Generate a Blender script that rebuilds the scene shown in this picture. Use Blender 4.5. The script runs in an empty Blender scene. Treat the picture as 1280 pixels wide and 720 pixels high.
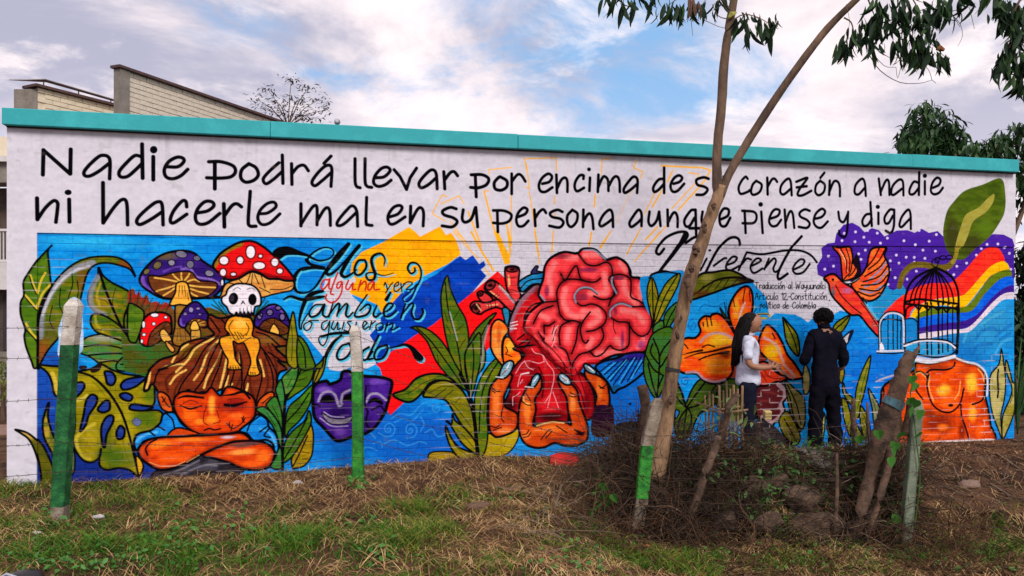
import bpy, bmesh, math, random
from mathutils import Vector, Matrix, Euler
sc = bpy.context.scene; COL = sc.collection
random.seed(5)
# ---------------------------------------------------------------- camera
cam = bpy.data.cameras.new('camera'); camo = bpy.data.objects.new('camera', cam); COL.objects.link(camo); sc.camera = camo
cam.sensor_width = 36; cam.lens = 36 * 995 / 1280; cam.clip_start = .1; cam.clip_end = 2000
camo.location = (0, 0, 1.63); camo.rotation_euler = (math.radians(90), 0, 0); cam.shift_y = 27.7 / 1280
# ---------------------------------------------------------------- sky and sun
w = bpy.data.worlds.new('World'); sc.world = w; w.use_nodes = True; nt = w.node_tree; N = nt.nodes; L = nt.links
SUN_EL, SUN_AZ = math.radians(40), math.radians(158)
bg = N['Background']; sky = N.new('ShaderNodeTexSky'); sky.sky_type = 'NISHITA'; sky.sun_disc = False; sky.sun_elevation = SUN_EL; sky.sun_rotation = SUN_AZ
tc = N.new('ShaderNodeTexCoord'); sep = N.new('ShaderNodeSeparateXYZ'); L.new(tc.outputs['Generated'], sep.inputs[0])
def mth(op, a, b=None, c=None):
    n = N.new('ShaderNodeMath'); n.operation = op
    for i, v in enumerate((a, b, c)):
        if v is None: continue
        if isinstance(v, (int, float)): n.inputs[i].default_value = v
        else: L.new(v, n.inputs[i])
    return n.outputs[0]
def nmix(f, a, b):
    n = N.new('ShaderNodeMix'); n.data_type = 'RGBA'
    if isinstance(f, (int, float)): n.inputs[0].default_value = f
    else: L.new(f, n.inputs[0])
    for i, v in ((6, a), (7, b)):
        if isinstance(v, tuple): n.inputs[i].default_value = v + (1,)
        else: L.new(v, n.inputs[i])
    return n.outputs[2]
# clouds on a flat layer overhead: direction / (height + a little)
zz = mth('ADD', mth('MAXIMUM', sep.outputs[2], 0), .22)
cmb = N.new('ShaderNodeCombineXYZ'); L.new(mth('DIVIDE', sep.outputs[0], zz), cmb.inputs[0]); L.new(mth('DIVIDE', sep.outputs[1], zz), cmb.inputs[1])
def wn(scale, det, rough, dist, off):
    m = N.new('ShaderNodeMapping'); m.inputs['Location'].default_value = off; L.new(cmb.outputs[0], m.inputs[0])
    n = N.new('ShaderNodeTexNoise'); n.inputs['Scale'].default_value = scale; n.inputs['Detail'].default_value = det; n.inputs['Roughness'].default_value = rough; n.inputs['Distortion'].default_value = dist
    L.new(m.outputs[0], n.inputs[0]); return n.outputs[0]
def ramp(v, lo, hi):
    n = N.new('ShaderNodeMapRange'); n.interpolation_type = 'SMOOTHSTEP'; n.inputs[1].default_value = lo; n.inputs[2].default_value = hi; L.new(v, n.inputs[0]); return n.outputs[0]
SK = 11.2
def c3(r, g, b): return (r * SK, g * SK, b * SK)
hi_blue = nmix(.72, sky.outputs[0], c3(.30, .58, .98))
shade = nmix(ramp(wn(1.3, 8, .6, .4, (3, 1, 0)), .38, .62), c3(.46, .46, .60), c3(1.06, .93, .94))
cover = ramp(wn(1.1, 10, .62, .6, (1.2, 5.1, 0)), .31, .47)
col = nmix(cover, hi_blue, shade)
puff = ramp(wn(2.6, 9, .6, .3, (7, 2, 0)), .5, .68)
col = nmix(mth('MULTIPLY', puff, .85), col, c3(1.18, 1.04, 1.02))
col = nmix(ramp(sep.outputs[2], .30, .06), col, nmix(.45, col, c3(1.0, .90, .96)))
grd = nmix(ramp(sep.outputs[2], -.02, 0), c3(.10, .09, .08), col)
L.new(grd, bg.inputs[0]); bg.inputs[1].default_value = .085
sun = bpy.data.lights.new('sun', 'SUN'); sun.energy = 2.6; sun.angle = math.radians(20); sun.color = (1, .95, .90)
suno = bpy.data.objects.new('sun', sun); COL.objects.link(suno)
sd = Vector((math.sin(SUN_AZ) * math.cos(SUN_EL), math.cos(SUN_AZ) * math.cos(SUN_EL), math.sin(SUN_EL)))
suno.rotation_euler = sd.to_track_quat('Z', 'Y').to_euler(); suno.location = (0, -5, 12)
sc.view_settings.view_transform = 'Standard'; sc.view_settings.look = 'None'; sc.view_settings.exposure = 0.18; sc.view_settings.gamma = 1
# ---------------------------------------------------------------- painted wall: a small rasteriser for the flat paint
import numpy as np
CAM_F = 995.0; HORIZON = 387.7; EYE = 1.63
WALL_A = (-630 / CAM_F * 7.29, 7.29); WALL_B = (632 / CAM_F * 9.80, 9.80)      # wall foot, left and right end (x, depth)
WALL_L = math.hypot(WALL_B[0] - WALL_A[0], WALL_B[1] - WALL_A[1])
WDX, WDY = (WALL_B[0] - WALL_A[0]) / WALL_L, (WALL_B[1] - WALL_A[1]) / WALL_L
RES = 230.0; WALL_TOP = 3.3; U0 = -0.05; V0 = -0.25
IW, IH = int((WALL_L + 0.1) * RES), int((WALL_TOP + 0.3) * RES)
COURSE = 0.0725; BRICK = 0.215

def wall_uv(p):
    """picture point -> metres along and up the wall"""
    p = np.asarray(p, float); k = (p[:, 0] - 640) / CAM_F
    u = (k * WALL_A[1] - WALL_A[0]) / (WDX - k * WDY)
    d = WALL_A[1] + u * WDY
    return np.stack([u, EYE - (p[:, 1] - HORIZON) / CAM_F * d], 1), d

rng = np.random.default_rng(7)
def lin(c):
    c = np.asarray(c, float) / 255
    return np.where(c <= .04045, c / 12.92, ((c + .055) / 1.055) ** 2.4)
def vnoise(h, w, cy, cx, seed):
    r = np.random.default_rng(seed); g = r.random((int(h / cy) + 3, int(w / cx) + 3))
    y = np.arange(h) / cy; x = np.arange(w) / cx; yi = y.astype(int); xi = x.astype(int)
    fy = (y - yi)[:, None]; fx = (x - xi)[None]; fy = fy * fy * (3 - 2 * fy); fx = fx * fx * (3 - 2 * fx)
    a = g[yi][:, xi]; b = g[yi][:, xi + 1]; c = g[yi + 1][:, xi]; d = g[yi + 1][:, xi + 1]
    return (a * (1 - fx) + b * fx) * (1 - fy) + (c * (1 - fx) + d * fx) * fy
IMG = np.zeros((IH, IW, 3), np.float32)
NZ = (0.5 * vnoise(IH, IW, 10, 28, 1) + 0.3 * vnoise(IH, IW, 5, 12, 2) + 0.2 * vnoise(IH, IW, 28, 50, 3)).astype(np.float32)
_o = [0, 0, 1.0]; _clip = [None]; _pend = [None]
def R(x, y, s=4.5): _o[0], _o[1], _o[2] = x, y, s
def pp(t):
    a = np.array([[float(v) for v in q.split(',')] for q in t.split()])
    return a / _o[2] + [_o[0], _o[1]]
def cr(p, closed, n=6):
    p = np.asarray(p)
    if len(p) < 3: return p
    q = np.vstack([p[-1], p, p[0], p[1]]) if closed else np.vstack([2 * p[0] - p[1], p, 2 * p[-1] - p[-2]])
    out = []; t = (np.arange(n) / n)[:, None]
    for i in range(len(q) - 3):
        a, b, c, d = q[i:i + 4]
        out.append(0.5 * (2 * b + (c - a) * t + (2 * a - 5 * b + 4 * c - d) * t * t + (3 * b - a - 3 * c + d) * t ** 3))
    if not closed: out.append(p[-1:])
    return np.vstack(out)
def to_img(p):
    uv, d = wall_uv(p)
    return np.stack([(uv[:, 0] - U0) * RES, (uv[:, 1] - V0) * RES], 1), RES * float(np.mean(d)) / CAM_F
def box(x0, y0, x1, y1):
    return max(0, int(x0)), max(0, int(y0)), min(IW, int(x1) + 2), min(IH, int(y1) + 2)
def poly_cov(q):
    x0, y0, x1, y1 = box(q[:, 0].min() - 2, q[:, 1].min() - 2, q[:, 0].max() + 2, q[:, 1].max() + 2)
    if x1 <= x0 or y1 <= y0: return None
    SS = 3; H = (y1 - y0) * SS; W = x1 - x0 + 2
    D = np.zeros((H, W)); a = q; b = np.roll(q, -1, 0)
    for (ax, ay), (bx, by) in zip(a, b):
        if ay == by: continue
        s = 1.0
        if ay > by: ax, ay, bx, by = bx, by, ax, ay; s = -1.0
        r0 = max(0, math.ceil((ay - y0) * SS - .5)); r1 = min(H, math.ceil((by - y0) * SS - .5))
        if r1 <= r0: continue
        r = np.arange(r0, r1); yy = (r + .5) / SS + y0
        xx = np.clip(ax + (yy - ay) / (by - ay) * (bx - ax) - x0, 0, W - 2.001)
        i = xx.astype(int); f = xx - i
        D[r, i] += s * (1 - f); D[r, i + 1] += s * f
    C = np.clip(np.abs(np.cumsum(D, 1)), 0, 1).reshape(y1 - y0, SS, W).mean(1)[:, :x1 - x0]
    return (x0, y0, x1, y1, C.astype(np.float32))
def line_cov(q, w, soft, closed=False, w2=None):
    """q in image px, w half widths in image px (per point)"""
    if closed: q = np.vstack([q, q[:1]]); w = np.append(w, w[0])
    pad = float(np.max(w)) + soft + 1.5
    x0, y0, x1, y1 = box(q[:, 0].min() - pad, q[:, 1].min() - pad, q[:, 0].max() + pad, q[:, 1].max() + pad)
    if x1 <= x0 or y1 <= y0: return None
    C = np.zeros((y1 - y0, x1 - x0), np.float32)
    for i in range(len(q) - 1):
        a = q[i]; b = q[i + 1]; wa, wb = w[i], w[i + 1]; pd = max(wa, wb) + soft + 1.5
        lx, ly, hx, hy = box(min(a[0], b[0]) - pd, min(a[1], b[1]) - pd, max(a[0], b[0]) + pd, max(a[1], b[1]) + pd)
        if hx <= lx or hy <= ly: continue
        X = np.arange(lx, hx)[None] + .5; Y = np.arange(ly, hy)[:, None] + .5
        dx, dy = b - a; L = dx * dx + dy * dy + 1e-9
        t = np.clip(((X - a[0]) * dx + (Y - a[1]) * dy) / L, 0, 1)
        d = np.sqrt((X - a[0] - t * dx) ** 2 + (Y - a[1] - t * dy) ** 2) - (wa + (wb - wa) * t)
        c = np.clip(.5 - d / (1 + soft), 0, 1)
        if soft: c = c * c * (3 - 2 * c)
        s = C[ly - y0:hy - y0, lx - x0:hx - x0]; np.maximum(s, c, out=s)
    return (x0, y0, x1, y1, C)
def comp(cov, col, a=1.0, clip=False, c2=None):
    if cov is None: return
    x0, y0, x1, y1, C = cov
    if clip:
        cx0, cy0, cx1, cy1, M = _clip[0]
        nx0, ny0, nx1, ny1 = max(x0, cx0), max(y0, cy0), min(x1, cx1), min(y1, cy1)
        if nx1 <= nx0 or ny1 <= ny0: return
        C = C[ny0 - y0:ny1 - y0, nx0 - x0:nx1 - x0] * M[ny0 - cy0:ny1 - cy0, nx0 - cx0:nx1 - cx0]
        x0, y0, x1, y1 = nx0, ny0, nx1, ny1
    C = (C * a)[..., None]; s = IMG[y0:y1, x0:x1]
    k = lin(col).astype(np.float32)
    if c2 is not None:
        n = np.clip((NZ[y0:y1, x0:x1, None] - .5) * 3.2 + .5, 0, 1); k = k * (1 - n) + lin(c2).astype(np.float32) * n
    s *= 1 - C; s += C * k
def flush():
    if _pend[0] is not None:
        q, w, col = _pend[0]; _pend[0] = None
        comp(line_cov(q, np.full(len(q), w), 0, True), col)
def F(col, t, o=1.5, c2=None, sm=1, sh=None, shw=5, sha=.6, oc=None, a=1.0):
    flush()
    p = pp(t); p = cr(p, True) if sm else p
    q, k = to_img(p); cov = poly_cov(q)
    if cov is None: return
    _clip[0] = cov; comp(cov, col, a, c2=c2)
    if sh is not None: comp(line_cov(q, np.full(len(q), shw * .35 * k), shw * k * .8, True), sh, sha, True)
    if o: _pend[0] = (q, o * k * (.5 if o <= 1.2 else .62), oc or K)
def S(col, w, t, sm=1, a=1.0, soft=0, c=0, e=None):
    """stroke: w width in picture px, or (start, middle, end); c clips to the last filled shape"""
    if not c: flush()
    p = pp(t); p = cr(p, False) if sm else p
    q, k = to_img(p)
    if col is K and not isinstance(w, tuple) and w > .95: w = w * 1.22
    if isinstance(w, tuple): ww = np.interp(np.linspace(0, 1, len(q)), np.linspace(0, 1, len(w)), w)
    else: ww = np.full(len(q), float(w))
    comp(line_cov(q, ww * k / 2, soft * k), col, a, bool(c))
def B(col, x, y, rx, ry, a=.8):
    """airbrushed blob clipped to the last shape (local units)"""
    s = _o[2]; p, k = to_img(np.array([[x / s + _o[0], y / s + _o[1]]])); cx, cy = p[0]; rx = rx / s * k; ry = ry / s * k
    x0, y0, x1, y1 = box(cx - rx * 1.6, cy - ry * 1.6, cx + rx * 1.6, cy + ry * 1.6)
    if x1 <= x0 or y1 <= y0: return
    X = np.arange(x0, x1)[None]; Y = np.arange(y0, y1)[:, None]
    d = np.sqrt(((X - cx) / rx) ** 2 + ((Y - cy) / ry) ** 2) + (NZ[y0:y1, x0:x1] - .5) * .5
    C = np.clip(1.35 - d, 0, 1); C = (C * C * (3 - 2 * C)).astype(np.float32)
    comp((x0, y0, x1, y1, C), col, a, True)
def BG(col, x, y, rx, ry, a=.8): B(col, x, y, rx, ry, a)
def E(col, x, y, rx, ry, o=0, oc=None, rot=0, c2=None):
    a = np.linspace(0, 2 * math.pi, 17)[:-1]; cs, sn = math.cos(rot), math.sin(rot)
    F(col, ' '.join('%f,%f' % (x + rx * math.cos(t) * cs - ry * math.sin(t) * sn, y + rx * math.cos(t) * sn + ry * math.sin(t) * cs) for t in a), o=o, oc=oc, c2=c2)
def M(col, w, txt, **kw):
    for t in txt.split(';'):
        if t.strip(): S(col, w, t.strip(), **kw)
K = (16, 12, 22); WH = (226, 222, 228); GR = (80, 118, 32); GO = (128, 128, 28); GD = (52, 78, 28); GY = (176, 156, 26)
TE = (78, 142, 82); RD = (226, 34, 38); PK = (246, 92, 98); DR = (158, 18, 30); OR = (232, 96, 24); OY = (250, 168, 30)
PU = (62, 34, 122); PL = (136, 96, 190); HB = (146, 70, 38); HD = (92, 40, 26); HC = (232, 196, 112); GA = (150, 152, 162)
YL = (246, 184, 16); BL = (12, 72, 172); CY = (22, 148, 214); CL = (64, 186, 226); DB = (38, 66, 150); CR = (222, 178, 92); BW = (132, 80, 40)
def paint_wall():
    IMG[:] = lin((203, 200, 208))
    R(0, 0, 1)
    # blue grounds
    F(CY, '47,291 300,296 560,300 600,380 800,450 800,356 812,350 832,340 860,344 940,352 958,372 962,398 969,391 980,392 993,393 1002,397 1010,403 1018,396 1035,398 1050,388 1064,392 1100,350 1125,350 1275,350 1275,600 560,620 47,640', o=0, c2=(36, 164, 222), sm=0)
    for x, y, rx, ry, c, a in ((110, 302, 60, 10, CL, .6), (150, 345, 50, 22, (10, 130, 205), .6), (270, 320, 60, 30, (16, 140, 214), .5), (110, 560, 110, 80, DB, 1), (70, 600, 90, 60, DB, 1), (160, 600, 80, 40, DB, .9), (60, 480, 40, 60, (40, 80, 170), .9), (190, 470, 60, 60, (20, 90, 180), .7),
                               (380, 330, 60, 40, (20, 130, 205), .7), (400, 560, 60, 40, (40, 150, 215), .7), (480, 540, 110, 50, (22, 112, 196), .95), (560, 560, 80, 50, (26, 110, 196), .9), (680, 570, 60, 20, (50, 140, 200), .7), (780, 500, 60, 60, (20, 104, 190), .8), (900, 400, 70, 50, (40, 160, 216), .8), (1040, 430, 60, 40, (26, 140, 214), .7),
                               (1100, 460, 60, 40, (24, 120, 206), .8), (1070, 520, 40, 50, (18, 116, 214), .8), (1200, 420, 70, 50, (40, 140, 196), .8), (1230, 400, 50, 40, (70, 160, 200), .7), (1190, 450, 50, 30, (30, 120, 190), .6), (1120, 380, 50, 30, (50, 164, 205), .7), (1250, 520, 26, 60, (40, 130, 205), .6)):
        BG(c, x, y, rx, ry, a)
    S(CL, 5, '95,304 115,301 135,303', a=.6, soft=3); S(CL, 3, '150,310 200,306 240,308', a=.4, soft=3)
    # swirls brushed into the blue
    R(480, 430)
    sw = (70, 158, 214)
    M(sw, 1.5, '20,480 30,470 38,480 28,495 8,490 5,465 30,445 60,470 50,510 10,520 -30,500;140,485 150,475 160,490 145,505 125,490 130,460 160,450 185,480 170,520 130,530;290,360 302,352 312,368 295,385 275,370 280,345 310,335;40,420 90,390 150,400 210,340 260,320;60,440 110,420 160,430 220,370;205,410 225,450 205,490;0,560 60,540 130,570 200,550 240,560;230,500 270,480 300,520 350,510;-60,560 -20,550 -10,580;-120,520 -80,500 -50,530;-150,600 -90,580 -40,600', a=.75, soft=.8)
    R(1120, 290)
    M((30, 108, 180), 4, '450,600 480,560 540,540 580,560;560,590 620,540 650,520;590,600 640,570;430,690 460,640 540,630;360,600 340,560', a=.5, soft=2)
    M((110, 190, 214), 3, '480,520 540,480 600,450;560,680 600,620 650,600;400,560 380,620', a=.45, soft=2)
    R(860, 350)
    M((20, 112, 184), 1.6, '20,260 30,240 45,255 30,280 8,270 5,240 30,215;60,170 90,140 150,150 200,130;100,190 160,180 180,165;650,300 662,285 675,300 660,320 640,305 645,275 675,265', a=.7, soft=.6)
    R(740, 410)
    M((20, 84, 160), 1.3, '520,300 528,290 540,300 530,315 510,312 505,288 530,275 548,295', a=.8, soft=.4); E((12, 30, 90), 214, 427, 9, 8)
    # flag
    R(0, 0, 1)
    F((203, 200, 208), '408,345 425,342 448,347 440,362 440,370 455,383 470,393 476,400 475,405 464,416 466,424 472,430 483,440 474,448 470,455 460,460 450,462 440,458 430,463 422,464 412,462 402,443 379,416 377,408 385,393 398,368 405,357', o=0, sm=0)
    F(YL, '440,328 452,315 480,302 490,296 511,284 519,290 525,296 550,283 557,294 564,291 571,302 576,318 560,330 530,345 505,362 490,380 478,392 470,380 440,368 437,365 445,350 438,340', o=0, sm=0, c2=(236, 168, 18))
    F(BL, '482,388 500,368 545,343 575,320 582,325 591,319 599,330 605,326 607,332 601,337 608,345 590,366 563,388 541,406 519,419 483,444 471,457 466,442 469,430 462,419 477,404 475,392', o=0, sm=0, c2=(18, 86, 190))
    F((238, 34, 38), '622,339 632,348 640,400 607,440 600,450 560,470 530,490 505,503 488,519 482,510 489,475 478,470 475,460 470,456 483,444 519,419 541,406 563,388 590,366', o=0, sm=0, c2=(226, 28, 36))
    # sun rays
    Y = (238, 180, 40); R(330, 180, 4)
    M(Y, 1.5, '840,350 890,255 915,265;840,350 905,385;885,300 975,260 1000,300;930,385 1030,520;950,430 1010,490;1100,235 1125,235;1125,150 1122,130 1235,118;1235,260 1235,510', sm=0, a=.85)
    M(Y, 2.4, '1020,340 1085,510;1100,240 1140,400 1180,510;1210,395 1235,500', sm=0, a=.9)
    R(600, 190, 4)
    M(Y, 1.6, '220,35 235,100 245,185 230,175;220,35 380,30 380,95;245,200 275,400 295,515;372,225 370,260;365,395 358,500;375,310 368,330;605,110 608,35 650,35;780,45 765,80 812,100 800,130;655,395 610,455 600,480;1040,105 1090,112 1080,150 955,285;870,210 820,310;805,375 735,510;930,370 800,515', sm=0, a=.85)
    M(Y, 2.2, '905,70 1110,80 1150,92 1120,145 990,290;960,95 935,150;905,195 860,275;885,375 825,440;575,215 568,275;555,405 545,465;228,60 233,90', sm=0, a=.9); S(Y, .8, '800,130 745,210 680,355', sm=0, a=.7)
    S((226, 170, 160), .8, '430,30 450,180 500,400', sm=0, a=.4)
    R(560, 290)
    M(Y, 1.6, '30,0 170,150;205,205 235,240;485,0 515,175;590,0 585,115;805,0 795,80;910,0 860,90;1070,0 1005,125;1190,0 1050,165', sm=0, a=.9)
    M(Y, 2.6, '130,0 190,110 255,215;335,0 350,100 340,170', sm=0); F(Y, '255,0 280,0 345,130 350,178 318,182', o=0, sm=0)
    lettering(); left_motifs(); boy(); middle_motifs(); brain(); flower(); right_motifs(); flush()
    # the joints the paint did not reach
    X = (np.arange(IW) + .5) / RES + U0; Yv = (np.arange(IH) + .5) / RES + V0
    fy = np.abs((Yv / COURSE) - np.round(Yv / COURSE)) * COURSE
    my = np.clip(1 - fy / .0075, 0, 1)[:, None]
    row = np.floor(Yv / COURSE).astype(int)[:, None]; off = (row % 2) * .5
    fx = X[None] / BRICK + off; mx = np.clip(1 - np.abs(fx - np.round(fx)) * BRICK / .007, 0, 1)
    nz = vnoise(IH, IW, 5, 22, 11)
    Z = np.zeros((IH, IW), np.float32)
    for x, y, rx, ry, a in ((52, 380, 28, 60, .55), (75, 350, 45, 35, .5), (125, 385, 22, 40, .55), (150, 425, 60, 20, .45), (120, 430, 30, 40, .4), (595, 480, 26, 60, .7), (565, 500, 30, 50, .5), (650, 400, 18, 50, .5), (580, 560, 50, 40, .4), (640, 520, 40, 50, .35), (350, 560, 40, 20, .4), (265, 585, 90, 16, .4),
                            (965, 500, 30, 60, 1), (945, 410, 60, 60, .45), (995, 500, 22, 50, 1), (1062, 520, 30, 60, .8), (1098, 510, 14, 55, 1), (1235, 500, 22, 60, 1.1), (1245, 470, 30, 40, .9), (1165, 500, 60, 60, .5), (1160, 440, 50, 30, .5), (1220, 530, 40, 40, .8), (690, 500, 70, 70, .3), (880, 480, 60, 40, .35), (440, 520, 50, 40, .3), (1100, 400, 30, 40, .4), (90, 520, 40, 60, .25), (200, 560, 120, 30, .25)):
        p, k = to_img(np.array([[x, y]])); cx, cy = p[0]; rx *= k; ry *= k
        x0, y0, x1, y1 = box(cx - rx, cy - ry, cx + rx, cy + ry)
        d = ((np.arange(x0, x1)[None] - cx) / rx) ** 2 + ((np.arange(y0, y1)[:, None] - cy) / ry) ** 2
        s = Z[y0:y1, x0:x1]; np.maximum(s, np.clip((1 - d) * 1.6, 0, 1) * a, out=s)
    hz = (nz > .42) * np.clip((nz - .42) * 6, 0, 1)
    A = np.clip(np.maximum(my * hz, mx * (Z > .6) * (nz > .5)) * Z, 0, 1)[..., None]
    IMG[:] = IMG * (1 - A) + lin((214, 200, 200)) * A
    IMG[:] = IMG * (1 + (NZ[..., None] - .5) * .16)
    # drips and grime of rain running from under the coping, scuffs on the white band
    dr = np.clip((vnoise(1, IW, 1, 7, 31)[0] - .62) * 5, 0, 1) * vnoise(1, IW, 1, 60, 32)[0]; ln = (.05 + .35 * vnoise(1, IW, 1, 11, 33)[0])[None]
    dd = np.clip(1 - (WALL_TOP - Yv[:, None]) / ln, 0, 1) * dr[None] * (Yv[:, None] < WALL_TOP) * (.6 + .8 * vnoise(IH, IW, 30, 3, 34))
    IMG[:] = IMG * (1 - .2 * np.clip(dd, 0, 1)[..., None]) + lin((120, 108, 98)) * .2 * np.clip(dd, 0, 1)[..., None]
    sc_ = np.clip((vnoise(IH, IW, 9, 16, 35) - .80) * 9, 0, 1) * (vnoise(IH, IW, 60, 90, 36) > .55) * .16
    IMG[:] = IMG * (1 - sc_[..., None]) + lin((140, 128, 120)) * sc_[..., None]
    # wear low on the wall: scuffed earth splashes with their own outline
    low = .6 * np.clip((.10 - Yv[:, None] + (vnoise(IH, IW, 12, 9, 21) - .5) * .3) / .12, 0, 1) * (vnoise(IH, IW, 3, 4, 22) > .55)
    IMG[:] = IMG * (1 - low[..., None] * .45) + lin((120, 95, 70)) * low[..., None] * .45

FONT = {'T': '0,1 .8,1;.4,1 .4,0', 'r': '.1,.6 .12,0;.12,.35 .3,.6 .5,.55', 'a': '.5,.6 .2,.6 0,.25 .15,0 .4,.2 .5,.6 .5,0', 'd': '.5,.5 .2,.6 0,.25 .15,0 .45,.2;.55,1.1 .5,0', 'u': '0,.6 0,.1 .25,0 .5,.25;.5,.6 .55,0',
        'c': '.5,.5 .25,.6 0,.25 .2,0 .5,.1', 'i': '.1,.6 .1,0;.1,.85 .12,.88', 'o': '.25,.6 0,.3 .2,0 .5,.2 .45,.5 .25,.6', 'n': '0,.6 .02,0;.02,.3 .3,.6 .5,.4 .5,0', 'l': '.1,1.1 .1,.1 .25,0', 'W': '0,1 .15,0 .45,.7 .65,0 .95,1.1', 'y': '0,.6 .1,.2 .4,.3;.5,.6 .35,-.3 .05,-.4',
        'k': '.1,1.1 .1,0;.5,.6 .1,.3 .5,0', 'A': '0,0 .35,1 .65,0;.1,.4 .6,.4', 't': '.2,1 .2,.1 .4,0;0,.6 .45,.65', '1': '.0,.8 .25,1 .25,0', '2': '0,.8 .3,1 .5,.75 0,0 .55,.02', ',': '.1,.05 0,-.15', '-': '0,.4 .35,.4', 'C': '.7,.85 .4,1 0,.5 .3,0 .7,.15',
        's': '.45,.55 .1,.5 .4,.2 .1,0', 'p': '.1,.6 .05,-.5;.1,.5 .4,.6 .5,.3 .1,.1', 'e': '0,.3 .45,.4 .25,.6 0,.3 .2,0 .5,.1', 'm': '0,.6 0,0;0,.3 .25,.6 .35,0;.35,.3 .6,.6 .7,0', 'b': '.1,1.1 .05,0 .4,.05 .45,.4 .1,.4', '.': '0,0 .05,.05'}
FW = {'T': .9, 'W': 1.15, 'C': .85, 'm': .9, 'i': .3, 'l': .35, ',': .25, '-': .5, ' ': .6, '1': .45, 'A': .8}
def write(txt, x0, y0, x1, y1, h, w, col):
    tot = sum(FW.get(c, .68) for c in txt); x = 0; prev = None
    for i, c in enumerate(txt):
        acc = c in 'óí'; c2 = {'ó': 'o', 'í': 'i'}.get(c, c); t = x / tot; bx = x0 + (x1 - x0) * t; by = y0 + (y1 - y0) * t + ((i * 37) % 7 - 3) * .25; u = (x1 - x0) / tot
        for st in FONT.get(c2, '').split(';'):
            if st: S(col, w, ' '.join('%f,%f' % (bx + float(a.split(',')[0]) * u, by - float(a.split(',')[1]) * h) for a in st.split()))
        if acc: S(col, w, '%f,%f %f,%f' % (bx + .2 * u, by - .8 * h, bx + .5 * u, by - 1.1 * h))
        x += FW.get(c2, .68)

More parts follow.
